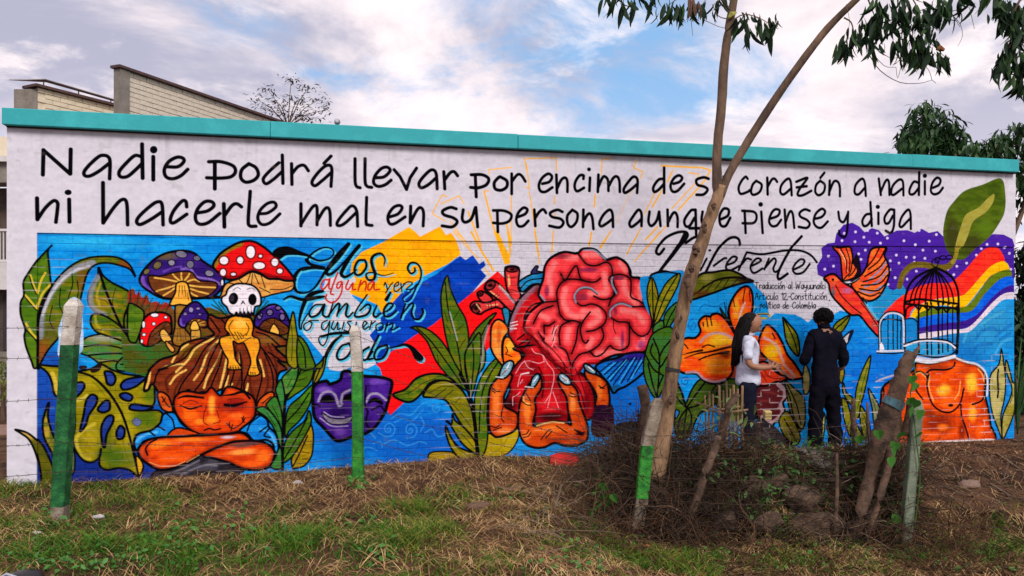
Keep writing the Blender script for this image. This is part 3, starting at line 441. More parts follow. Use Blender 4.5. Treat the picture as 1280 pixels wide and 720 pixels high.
    for x, y, rx, ry, c, a in ((640, 525, 70, 14, (120, 90, 84), .9), (700, 515, 50, 10, (90, 80, 88), .8), (640, 565, 80, 20, (250, 170, 90), .9), (760, 590, 40, 40, (246, 140, 50), .7), (700, 630, 60, 20, (240, 120, 40), .7), (520, 560, 50, 12, (196, 70, 24), .6)): B(c, x, y, rx, ry, a)
    # skull figure on his head
    R(260, 295)
    F((236, 178, 54), '150,450 200,455 240,465 256,510 250,560 285,580 292,630 275,690 282,740 292,770 270,785 232,785 225,765 240,710 225,650 200,602 170,606 142,592 148,640 155,690 186,735 184,750 112,748 112,700 90,660 65,600 75,568 120,555 95,520 110,470', o=1.8, c2=(222, 154, 44)); B((250, 206, 110), 180, 490, 40, 30, .7)
    M((90, 60, 20), 1.2, '140,475 118,510 130,545 150,560;215,490 230,520 215,560;130,545 150,580 165,585;150,540 175,585;165,540 190,580;180,545 200,570;215,550 200,560;75,570 130,560;240,570 190,600;125,735 128,748;140,735 143,748;155,735 158,748;170,735 172,748;240,765 242,783;252,768 254,785;264,768 266,785')
    F((226, 220, 226), '195,268 250,278 285,310 298,350 294,388 265,400 256,446 245,430 238,452 226,428 214,452 203,428 193,454 182,428 171,452 160,430 148,446 120,430 105,400 80,375 78,345 100,330 112,298 150,272', o=2, sh=(150, 140, 156), shw=4, sha=.5)
    E((12, 8, 16), 143, 352, 27, 34, rot=.15); E((12, 8, 16), 250, 357, 24, 33); E((70, 60, 76), 136, 350, 12, 18); F(K, '182,386 197,360 212,386 204,384 197,374 190,384', o=0, sm=0)
    M((90, 80, 96), .9, '140,305 165,290 185,300;220,300 245,292 265,305;180,405 180,440;200,405 200,440;220,400 222,435;242,395 244,430')
    # vine on the right of the boy
    R(280, 440)
    G3 = (66, 130, 60)
    leaf((180, 152, 30), '385,650 380,600 410,540 450,450 480,400 500,440 502,520 490,590 450,640 400,655', '390,640 430,560 470,470', '440,560 480,570;420,580 410,540;470,600 440,600;460,520 440,500', c2=(150, 130, 26))
    leaf(GR, '350,270 370,200 400,130 430,60 470,-20 505,60 500,130 470,190 400,240', '350,270 420,130 470,0', '400,170 470,140;420,130 490,90', c2=(104, 132, 30))
    leaf(GR, '345,480 345,400 365,310 430,250 495,185 500,220 480,300 430,380 370,440', '345,400 420,320 480,230', '370,350 440,340;400,300 470,280', c2=(90, 140, 40))
    leaf(GR, '335,620 340,520 380,450 450,390 478,330 490,400 440,500 390,580', '340,600 400,500 470,370', '350,540 420,520;380,490 450,460', c2=(90, 140, 40))
    leaf(G3, '345,260 330,190 325,150 360,110 412,70 415,130 390,200 360,240', '', '355,200 380,150', c2=(110, 150, 70)); leaf(G3, '330,400 320,330 300,250 290,210 320,155 340,230 345,320', '', c2=TE); leaf(G3, '325,470 290,380 250,320 240,290 290,250 320,320 330,400', '', '270,300 300,360 320,420', c2=(86, 140, 50))
    leaf(G3, '325,560 290,450 240,370 180,325 230,310 290,370 325,450', '', '240,340 290,420', c2=TE); leaf(TE, '325,655 262,648 285,600 310,540 325,560', '', c2=G3)
    leaf((120, 128, 34), '500,185 510,120 540,60 572,25 565,90 540,150', '502,185 560,50', c2=(150, 140, 40))
    R(260, 295); leaf((164, 148, 34), '478,425 500,540 512,620 500,740 450,720 440,640 450,560', '', '470,500 475,600 470,700', c2=(128, 130, 30)); leaf(GR, '505,570 550,600 582,670 600,740 510,740', '508,580 540,640 550,740', c2=(104, 130, 30)); leaf(GR, '600,740 640,700 650,680 640,740', '')
    R(280, 440); M(K, 3, '330,660 330,480 345,270 360,240')
    # theatre masks
    R(340, 430, 4)
    F((92, 48, 156), '210,210 270,185 290,200 340,180 350,145 370,135 400,140 460,160 530,165 597,185 590,250 577,300 560,350 510,420 450,455 400,465 340,485 310,475 260,420 215,370 205,300', o=3.4, c2=(78, 38, 140), sh=(40, 16, 84), shw=5)
    B((150, 110, 200), 260, 230, 40, 20, .7); B((50, 20, 100), 330, 340, 70, 30, .8); B((140, 100, 196), 520, 190, 50, 20, .6); B((50, 22, 96), 470, 400, 40, 50, .7); B((140, 96, 190), 340, 440, 30, 20, .7); B((60, 28, 110), 480, 250, 12, 80, .7); B((120, 130, 90), 420, 150, 40, 16, .9)
    F((14, 8, 20), '243,292 255,262 285,253 305,268 312,292', o=0); F((14, 8, 20), '355,285 368,255 400,248 420,280', o=0); F((14, 8, 20), '478,300 500,270 530,270 555,290 550,305 510,290', o=0)
    M((170, 160, 186), 3, '232,285 250,250 285,238 315,255 330,300;345,290 355,250 390,230;470,290 490,255 530,250 570,280;325,280 335,310 350,300', a=.9, soft=.8)
    F((160, 154, 166), '248,345 290,368 350,375 402,362 380,395 330,402 280,392', o=1.2, c2=(120, 112, 136)); M((200, 190, 210), 1.4, '260,340 300,362 360,366;240,370 300,410 380,410', a=.7); M((16, 8, 26), 2.5, '470,210 465,300 480,340;480,340 470,390 490,430;500,330 540,310 560,330;215,300 240,310;540,350 555,360', a=.9)
def middle_motifs():
    R(600, 430)
    F((192, 170, 28), '0,640 20,560 45,505 110,520 205,470 215,530 160,612 60,645', o=1.6, c2=(168, 150, 24)); M((150, 130, 30), 1, '60,620 120,580 160,520', c=1)
    R(480, 430)
    F((186, 158, 34), '262,612 380,608 450,650 440,665 268,665', o=1.6, c2=(160, 136, 30))
    leaf(GR, '632,-175 580,-145 510,-75 470,5 455,80 465,180 490,290 510,200 560,130 572,60 560,-20 590,-110', '600,-140 550,-50 525,60 505,200', '510,-60 480,40 490,100', c2=(112, 118, 40))
    S((190, 190, 190), 3, '585,-100 560,0 550,100 515,190', a=.5, soft=3)
    leaf(GR, '357,-385 375,-307 415,-217 460,-137 477,-27 465,50 455,130 480,265 430,180 395,113 365,33 335,-107 320,-247 330,-327', '345,-345 362,-190 410,-10 440,180', '380,-120 430,-200;390,-60 450,-110;360,-120 340,-180;375,-60 350,-110;420,30 460,-30', c2=(120, 124, 30))
    S((190, 192, 186), 2, '370,-180 412,-20', a=.6, soft=1)
    leaf(GR, '150,-92 195,-99 255,-77 315,-27 365,43 400,110 440,180 470,260 430,240 350,170 290,90 250,0 215,-47 175,-82', '185,-90 260,-20 350,100 440,230', '270,20 330,20;300,60 310,120', c2=(110, 120, 28))
    leaf(GR, '455,60 500,-20 540,-60 545,80 520,200 490,300 470,200', '500,0 505,100 490,260', '', c2=(120, 124, 36), o=1.8)
    leaf(GR, '665,85 640,75 590,120 540,200 510,300 512,420 520,540 530,645 570,600 585,500 580,400 590,280 640,180 670,120', '650,90 580,200 545,320 535,500', '610,140 575,240;575,300 560,420', c2=(124, 132, 28))
    leaf(GR, '50,285 120,255 180,195 250,170 330,172 400,215 390,240 320,205 260,220 210,280 160,322 110,322', '', '70,290 150,270 220,220 290,195', c2=(140, 136, 30), o=2.4)
    leaf((120, 122, 28), '220,290 260,230 330,205 400,225 460,290 500,400 512,545 440,460 390,380 350,320 300,305 250,300', '', '250,280 320,240 390,240;290,295 350,250;340,300 390,260;400,330 430,300;380,330 440,400 490,470', c2=(146, 138, 26), o=2.2)
    leaf((130, 130, 26), '385,395 400,430 460,480 520,560 527,622 450,570 400,500 365,440 350,435 380,450', '', '410,480 460,530 510,590', c2=(160, 146, 26), o=2)
    leaf((134, 130, 28), '348,460 380,530 430,585 520,622 480,650 430,645 380,590 350,510', '', '370,500 400,570 470,630', c2=(160, 146, 26), o=2)
    M(K, 4, '430,170 480,280 505,400 520,540 528,650')

def brain():
    R(580, 300)
    F((30, 128, 178), '310,235 370,197 440,180 452,200 445,245 385,250 330,292 312,265', o=2, c2=(60, 156, 196)); M(K, 1.4, '320,270 360,230 440,215'); F((62, 58, 110), '378,190 400,150 418,150 410,172 442,182', o=1.6)
    PKT = (224, 78, 80)
    for t, ex in (('230,170 240,150 290,148 312,170 305,260 320,320 290,362 250,300 235,240', (270, 166, 31, 15, 0)), ('35,370 60,345 130,350 200,335 232,392 180,380 120,400 90,418 50,402', (68, 385, 24, 27, 0)), ('75,300 100,288 140,308 162,340 110,352 85,330', (92, 302, 15, 14, 0)), ('115,272 130,235 160,225 200,250 250,310 292,362 268,402 200,342 135,292', (148, 255, 30, 23, -.6))):
        F(PKT, t, o=2.2, c2=(206, 56, 62), sh=(130, 30, 40), shw=4); E((84, 24, 34), *ex[:4], 1.6, rot=ex[4], c2=(150, 60, 60)); E((40, 10, 20), ex[0], ex[1], ex[2] * .45, ex[3] * .45)
    M((240, 206, 150), 1.6, '250,200 252,260;255,210 258,250;150,290 190,320;200,255 250,310;130,370 190,362;70,360 95,395', a=.7, soft=.8); M((190, 186, 200), 3, '200,262 240,305 280,350', a=.6, soft=1.5); M(K, .9, '235,205 270,212 305,205;240,285 270,280 300,290;245,295 275,292;160,320 190,300;170,330 200,308;135,352 140,385;175,345 180,380;150,350 155,385')
    F((206, 32, 44), '248,510 260,440 300,350 340,300 400,250 440,262 450,330 520,360 560,480 620,560 640,640 640,740 300,740 330,650 290,600 258,550', o=2.4, c2=(186, 22, 36), sh=(110, 10, 24), shw=7)
    S((140, 130, 146), 7, '262,500 272,430 310,360 360,300 410,265', c=1, a=.75, soft=4); S((226, 60, 66), 5, '300,560 320,470 360,400 420,350', c=1, a=.7, soft=4)
    B((230, 70, 72), 490, 440, 60, 60, .8); B((220, 56, 60), 560, 600, 60, 60, .8); B((120, 8, 24), 370, 570, 50, 50, .7); B((230, 64, 66), 420, 540, 30, 60, .6); B((120, 10, 24), 420, 290, 30, 40, .7)
    M((236, 226, 226), 1, '262,468 300,458;265,485 302,475;260,500 295,498', a=.9); M(K, 1.7, '345,480 340,430 380,370 440,350 480,352;350,400 375,420 350,470;395,500 400,430 440,390 520,365;370,500 375,560 330,620;440,560 450,500 490,470;470,600 440,560;300,560 340,530;310,590 360,560')
    F((44, 140, 172), '215,390 235,380 256,400 255,445 240,490 225,440', o=1.8)
    F((230, 170, 90), '150,570 155,485 190,447 232,470 250,512 220,560 215,650 240,725 180,665 152,610', o=2.2, c2=(224, 120, 40)); B((200, 90, 30), 195, 530, 14, 70, .7)
    F((244, 150, 36), '225,560 255,548 290,600 322,650 315,700 280,730 232,720 218,640', o=2, c2=(232, 104, 28)); B((252, 200, 70), 260, 600, 26, 40, .7); M(K, 1.1, '235,600 245,625 235,640 255,650 268,655')
    # lower heart
    R(600, 430)
    F((190, 24, 38), '200,20 560,0 545,130 600,190 640,280 645,390 600,430 540,410 500,405 480,450 320,450 300,410 200,410 150,370 140,330 170,250 150,200 200,120 250,60', o=2.2, c2=(160, 16, 30), sh=(70, 6, 20), shw=9)
    for x, y, rx, ry, c, a in ((390, 340, 60, 60, (226, 44, 56), .8), (240, 270, 30, 40, (220, 36, 50), .7), (370, 130, 50, 60, (210, 30, 44), .7), (560, 260, 30, 90, (216, 50, 60), .8), (170, 340, 40, 40, (40, 6, 20), .9), (400, 410, 90, 30, (50, 8, 18), .9), (600, 330, 20, 70, (90, 8, 24), .6), (300, 150, 30, 50, (110, 8, 24), .6), (500, 70, 60, 60, (236, 74, 78), .9), (320, 20, 60, 30, (226, 50, 60), .8)): B(c, x, y, rx, ry, a)
    M((236, 176, 186), .9, '290,25 310,50 350,62 362,98;355,62 380,110 412,150 415,200 400,270 380,360;410,270 425,310 442,360;362,98 330,108 280,95;280,95 240,105 200,165;275,165 230,175 212,240;225,270 205,290 185,300 185,345;400,275 365,330;250,95 270,130 300,145;240,200 225,225', a=.85)
    M((70, 4, 20), 2, '400,60 420,120 500,190 560,260 590,360;330,130 360,200 350,300;200,0 250,50;440,60 480,100 480,140;545,90 500,110 560,170 610,190', a=.9, soft=.6); M((240, 110, 116), 1.5, '420,90 460,70 440,110 480,100', a=.7)
    # brain
    R(680, 300)
    F(PK, '5,150 40,100 110,68 185,75 220,50 290,55 350,110 410,98 470,140 490,205 540,215 560,260 560,340 590,390 612,450 612,560 570,625 480,642 390,650 300,690 230,700 170,760 100,720 0,640 -50,560 -110,500 -90,420 -10,350 -8,350 -30,300 -5,220', o=2.8, c2=(238, 76, 84))
    lines = ['185,70 210,100 240,135 290,145 350,125 380,150 385,200 395,270 385,320 330,335 280,315', '350,110 395,98 450,115 485,165 490,205', '490,210 530,215 555,250 560,350', '120,230 180,145 205,215 250,235 290,235 318,215', '95,190 110,225 100,240', '400,300 405,275 365,225 385,200 440,195 485,220 490,270 490,320 540,345 575,375', '405,300 375,340 365,370',
             '370,430 370,395 400,365 440,355 500,375 560,375 600,410 605,480 580,530 540,540 500,510 470,465 420,460 390,445 370,430', '90,420 75,340 75,280 110,230 170,220 250,235', '90,420 120,450 170,455 205,465', '300,305 260,275 205,275 175,310 180,345 215,370 270,360 320,380 350,420 340,470 290,505 240,515', '260,405 225,450 205,500 215,560 235,580 250,565',
             '325,495 335,540 310,590 260,625 200,645 165,690 160,720', '205,465 190,500 180,570 155,640', '90,590 85,530 100,480 150,455', '480,465 480,560 470,600 430,620 390,610 370,595 330,640 290,655 260,630', '612,480 612,560 580,620 500,640', '-8,350 60,345 75,345', '0,480 30,480 60,460;0,480 0,560 -30,520', '-60,470 -20,400 50,370', '60,600 120,620 150,700', '-50,560 0,580 30,640']
    for t in lines:
        for s in t.split(';'): S((150, 20, 34), 9, s, c=1, a=.62, soft=5)
    for t in ('60,130 30,200 40,300', '130,100 180,100', '230,85 300,80', '430,130 460,170', '450,230 460,290 520,360', '440,395 520,410 560,460', '120,280 110,350 150,420 220,430', '260,300 350,300', '300,400 310,440 260,480', '140,500 130,560', '270,560 250,600', '410,560 440,590', '340,190 350,270', '220,400 300,410', '300,640 420,630', '540,260 545,330', '560,560 530,600', '-20,420 20,440', '20,560 60,560', '60,500 40,560'): S((255, 140, 138), 7, t, c=1, a=.8, soft=5)
    for x, y, rx, ry, c in ((15, 290, 16, 40, (70, 20, 90)), (250, 170, 60, 14, (70, 24, 90)), (100, 90, 60, 16, (70, 30, 60)), (440, 560, 12, 60, (80, 20, 110)), (545, 590, 30, 30, (96, 30, 130)), (215, 320, 40, 30, (60, 20, 70)), (420, 215, 40, 12, (70, 20, 80)), (400, 400, 16, 30, (70, 20, 80))): B(c, x, y, rx, ry, .65)
    for t in lines: M(K, 1.9, t)
    M((146, 160, 178), 2.2, '385,210 382,245 408,300;300,300 260,270 205,272 172,312 180,350;372,430 372,398 402,368 440,358 490,375;225,58 285,60 345,108;-20,310 5,340', a=.85, soft=.6); M(K, 1, '390,450 393,500 405,525;45,530 60,480;50,570 70,500'); M((220, 190, 196), .9, '80,480 55,520 60,560 45,600', a=.9); S((190, 90, 130), 2, '550,595 572,570 575,540', a=.8, soft=1)
    flush(); S((158, 14, 30), 8, '-95,490 -40,580 30,650 110,710 165,750', a=.75, soft=6); S((206, 30, 46), 7, '175,745 230,690 300,680', a=.6, soft=5)
    M((244, 110, 116), 2.4, '-50,540 20,610 90,680;-20,520 60,590 120,650;190,700 250,670 320,665', a=.7, soft=2.5); M((60, 4, 18), 1.4, '-70,540 0,620 60,680;-10,560 70,640 130,720;150,720 160,800;175,720 210,800 230,860;110,690 120,760 90,820', a=.85, soft=.5)
    # feathered blue cloth
    R(740, 410)
    F((24, 116, 200), '20,220 60,190 150,165 200,143 292,140 302,200 288,252 200,322 150,345 120,365 90,310 50,262', o=2.6, c2=(34, 140, 210)); B((62, 34, 140), 250, 160, 90, 30, .95); B((50, 30, 120), 140, 180, 90, 14, .8); B((30, 90, 110), 120, 340, 50, 20, .7)
    M((14, 18, 70), 1.8, '45,245 110,195;70,262 150,190;85,285 185,180;105,300 205,170;120,320 230,165;165,310 250,170;200,300 275,165;240,260 285,190', c=1); M((90, 200, 236), 1.2, '60,255 130,195;95,292 195,178;150,310 240,168;220,285 280,180', c=1, a=.7)
    F((40, 20, 30), '20,440 110,430 125,520 120,600 0,600', o=0, c2=(70, 34, 60)); F((24, 60, 80), '140,540 290,535 300,640 120,640', o=0, c2=(50, 40, 34))  # first dark shape: grass shadow painted onto the wall beside the fingers
    # hands
    R(600, 430); SKO = (216, 100, 28)
    def sk(t): F(SKO, t, o=2.4, c2=(196, 78, 24), sh=(130, 44, 18), shw=6, sha=.8)
    sk('100,190 60,240 48,320 50,460 70,510 110,522 200,482 212,400 170,368 140,350 135,300 150,260 182,180 140,165'); B((238, 150, 70), 90, 330, 24, 110, .7); B((236, 150, 80), 130, 490, 50, 20, .7); B((160, 60, 24), 160, 400, 20, 50, .5)
    M(K, 1.2, '70,250 90,265 112,268;68,262 85,275;130,350 120,410 135,440;60,460 90,470 115,450;75,485 120,470')
    sk('590,150 640,165 700,200 722,245 725,348 650,348 655,290 620,225 595,190'); B((240, 150, 66), 670, 250, 20, 70, .6); M(K, 1.2, '670,235 690,245 712,225;675,248 700,250')
    F((72, 34, 70), '650,350 725,350 730,430 665,420', o=0, c2=(50, 24, 50))
    sk('222,500 215,420 225,330 255,260 280,220 330,170 347,200 345,250 310,310 315,370 300,440 315,462 400,437 480,440 512,452 495,380 485,300 450,240 438,190 500,215 545,260 560,330 590,410 607,470 600,540 540,572 480,574 420,557 360,582 300,582 250,557')
    B((240, 156, 70), 265, 380, 22, 80, .7); B((242, 160, 80), 520, 330, 18, 60, .7); B((236, 140, 56), 400, 480, 110, 22, .7); B((180, 60, 24), 560, 520, 40, 30, .7); B((150, 50, 20), 420, 540, 90, 14, .6); B((240, 150, 76), 260, 520, 30, 30, .6); B((230, 90, 34), 570, 460, 20, 30, .7)
    M((246, 200, 130), 2, '320,460 400,440 470,445;245,300 250,330 275,335', a=.7, soft=1); M(K, 1.2, '235,320 260,340 285,345;260,280 285,320;500,290 530,298 550,285;510,275 535,285;240,510 262,505 275,485;245,525 270,520 285,500;345,535 380,490 400,480;370,530 405,490;430,460 490,500;530,480 560,500 590,495;540,505 580,515')
    F((50, 10, 20), '528,478 560,488 590,505 560,510', o=0)
    for t in ('108,188 128,120 168,93 190,110 172,160 140,192', '283,242 295,190 325,166 337,190 310,238', '440,178 465,165 500,190 512,226 480,228 450,205', '583,120 600,112 652,150 642,170 600,152'):
        F((118, 160, 178), t, o=2.2, c2=(160, 186, 196))
    M((226, 232, 236), 1.4, '145,150 165,110;300,215 322,185;462,180 495,212;610,128 635,150', a=.9); M((150, 60, 50), 1.6, '125,170 150,145;465,190 485,205;600,135 615,148', a=.8); M((220, 224, 230), 1.3, '90,185 130,190;255,240 300,245;230,170 275,160', a=.8)

def flower():
    R(800, 300)
    F((36, 150, 206), '60,200 170,175 250,180 240,300 200,360 130,460 80,460 20,350 0,220', o=0)
    M(K, 1.6, '50,215 80,190 150,180 220,190')
    leaf((160, 146, 30), '68,212 90,260 102,320 92,400 75,472 55,400 40,320 45,250', '68,225 72,330 75,460', '60,280 48,320;78,300 95,330;60,360 55,380', c2=(130, 130, 28))
    leaf((160, 150, 34), '222,188 215,250 160,360 90,482 80,440 100,340 150,240', '210,200 140,320 85,460', '150,290 190,280;130,340 165,340;125,350 105,340', c2=(120, 128, 30))
    leaf(GR, '210,350 205,420 160,500 120,565 130,480 145,410', '205,370 160,450 125,550', c2=(70, 130, 60)); leaf(TE, '75,490 130,455 133,560 120,650 85,570', '', '100,500 110,600', c2=GR)
    leaf(GR, '190,500 175,640 140,700 105,760 110,640 130,580', '180,540 140,620 110,720', c2=(70, 130, 60)); leaf(GR, '80,560 45,620 45,665 80,730 110,760 108,660', '60,640 85,700 108,750', c2=(60, 120, 50))
    R(740, 410)
    F(GR, '300,140 345,30 450,0 440,150 415,300 365,395 315,330 290,240', o=1.8, c2=(70, 120, 60)); M(K, 1.9, '345,60 378,150 375,280 365,395;450,60 400,120 378,170;300,150 345,230 402,268;430,150 400,200 375,230;315,200 340,310 362,380;400,270 375,330 365,385;340,90 330,140 372,200')
    F((74, 100, 34), '468,300 500,350 525,425 560,350 610,290 700,300 760,330 700,420 600,490 545,610 480,610 460,500', o=2, c2=(96, 118, 34)); M(K, 2, '470,305 505,360 525,430 535,450;640,300 580,380 535,445;700,320 620,420 545,450;535,450 490,520 485,600;535,450 520,540 515,610;540,450 560,500 545,600;470,380 500,420 528,445'); F((60, 130, 190), '470,462 492,472 470,512', o=1.4)
    R(800, 300)
    F((118, 120, 34), '262,320 330,200 420,180 500,170 560,190 600,215 638,233 580,242 500,265 420,295 340,322 290,335', o=2.4, c2=(96, 104, 30)); B((74, 40, 26), 590, 222, 60, 24, .95); B((110, 62, 34), 340, 305, 70, 24, .8); B((170, 160, 90), 380, 215, 40, 30, .6)
    M((60, 44, 24), 1.3, '300,310 400,240 520,215 620,232;330,300 360,255;370,290 410,240;420,280 460,228;470,265 500,218;520,250 550,220', c=1); M(K, 1.8, '340,280 430,225 530,208 600,220')
    # blossom
    R(860, 350)
    F((150, 60, 34), '240,290 300,300 400,320 440,400 420,560 380,640 300,640 230,560 240,420', o=0, c2=(226, 110, 34)); F((58, 84, 32), '200,570 300,560 380,600 440,640 400,760 300,800 160,700', o=2, c2=(84, 104, 34))
    F((60, 80, 34), '180,155 215,205 235,230 260,300 215,240 195,200', o=1.4); M((190, 176, 80), 2.6, '350,190 372,150;360,200 440,190 460,205;365,215 440,215', a=1); M(K, 1, '355,190 365,135;365,195 385,160;370,195 455,192;205,125 215,200;215,150 225,210')
    def pet(t, c2=(232, 92, 24), c=(246, 142, 30)): F(c, t, o=2.6, c2=c2, sh=(214, 54, 20), shw=9, sha=.85)
    pet('280,318 240,240 230,160 260,90 300,45 340,38 362,80 364,150 350,210 310,280'); B((250, 190, 60), 270, 150, 22, 60, .7); B((226, 70, 34), 340, 110, 20, 60, .6); M((210, 196, 190), 3, '318,130 295,190 285,260 278,300', a=.8, soft=1.5); M(K, 1.2, '322,45 310,110 312,130;345,60 350,120;255,110 262,150')
    pet('-60,345 -30,335 0,325 40,325 70,290 60,240 90,205 125,205 135,195 170,190 210,220 250,280 272,330 258,390 256,460 245,530 190,575 130,582 80,560 45,528 -30,522 -60,480')
    for x, y, rx, ry, c, a in ((120, 260, 60, 40, (252, 176, 46), .8), (180, 340, 80, 40, (253, 196, 50), .9), (150, 470, 80, 50, (250, 160, 40), .8), (-10, 380, 50, 40, (250, 130, 40), .7), (40, 470, 60, 30, (236, 90, 30), .8), (160, 550, 80, 20, (222, 72, 30), .9), (210, 420, 40, 24, (110, 60, 34), .8), (210, 260, 30, 40, (246, 110, 36), .6)): B(c, x, y, rx, ry, a)
    M((180, 160, 170), 3, '70,350 110,312 170,298 240,320 258,345;-10,520 50,520 90,555 150,572 210,560', a=.85, soft=1); M((60, 20, 16), (1, 2.4, 3), '-20,440 50,415 130,402 240,375;-30,420 30,405 80,395;60,450 140,420 230,405'); M(K, 1.5, '80,380 110,365 150,376;105,215 112,262;125,205 135,255;85,240 88,260;-20,360 0,385;100,430 60,450')
    pet('400,335 440,255 490,285 530,350 560,420 600,470 642,540 620,557 540,552 470,470 405,400'); B((252, 190, 30), 470, 400, 60, 50, .95); B((240, 100, 30), 570, 480, 40, 60, .8); B((250, 160, 40), 420, 290, 30, 40, .6)
    M((206, 180, 176), 3.4, '430,325 490,360 520,420 545,480 600,540', a=.8, soft=1.5); M(K, 1.6, '475,300 490,330;440,440 500,480 560,550'); M((170, 150, 150), 3, '450,450 520,510 590,552', a=.8, soft=1)
    F((214, 78, 40), '395,480 440,462 500,522 555,552 480,588 395,585', o=2.2, c2=(196, 56, 34)); M((150, 40, 30), 1.4, '420,480 450,540 520,560;410,520 440,570', c=1)
    R(780, 430)
    F((112, 46, 50), '745,250 800,235 870,212 915,250 918,300 895,330 905,380 880,430 850,440 830,462 780,425 745,400', o=2.4, c2=(90, 34, 40)); S((186, 160, 166), 7, '870,225 905,260 905,310 885,345 895,385 865,425 830,445 780,415', c=1, a=.8, soft=2); M((150, 70, 74), 3, '770,260 850,280;770,320 850,330;770,380 820,380', c=1, a=.6, soft=2)
    F((78, 72, 76), '740,430 800,440 850,465 900,520 955,585 740,600', o=0, c2=(58, 52, 56)); M((120, 114, 116), 2, '760,500 840,540 900,570;780,470 820,520', c=1, a=.6, soft=1)
    leaf((122, 128, 40), '912,225 970,265 1010,330 1003,460 985,490 940,400 918,300', '920,240 965,330 990,460', c2=(140, 130, 60)); leaf((156, 146, 34), '876,440 920,398 960,450 985,545 955,565 900,515', '900,430 945,490 970,550', '900,480 950,500;930,520 960,530', c2=(130, 124, 30))
    R(860, 350); leaf((160, 150, 34), '535,212 570,250 610,300 627,370 622,428 580,390 550,330 540,260', '540,220 590,320 620,420', c2=(110, 124, 30), o=2)

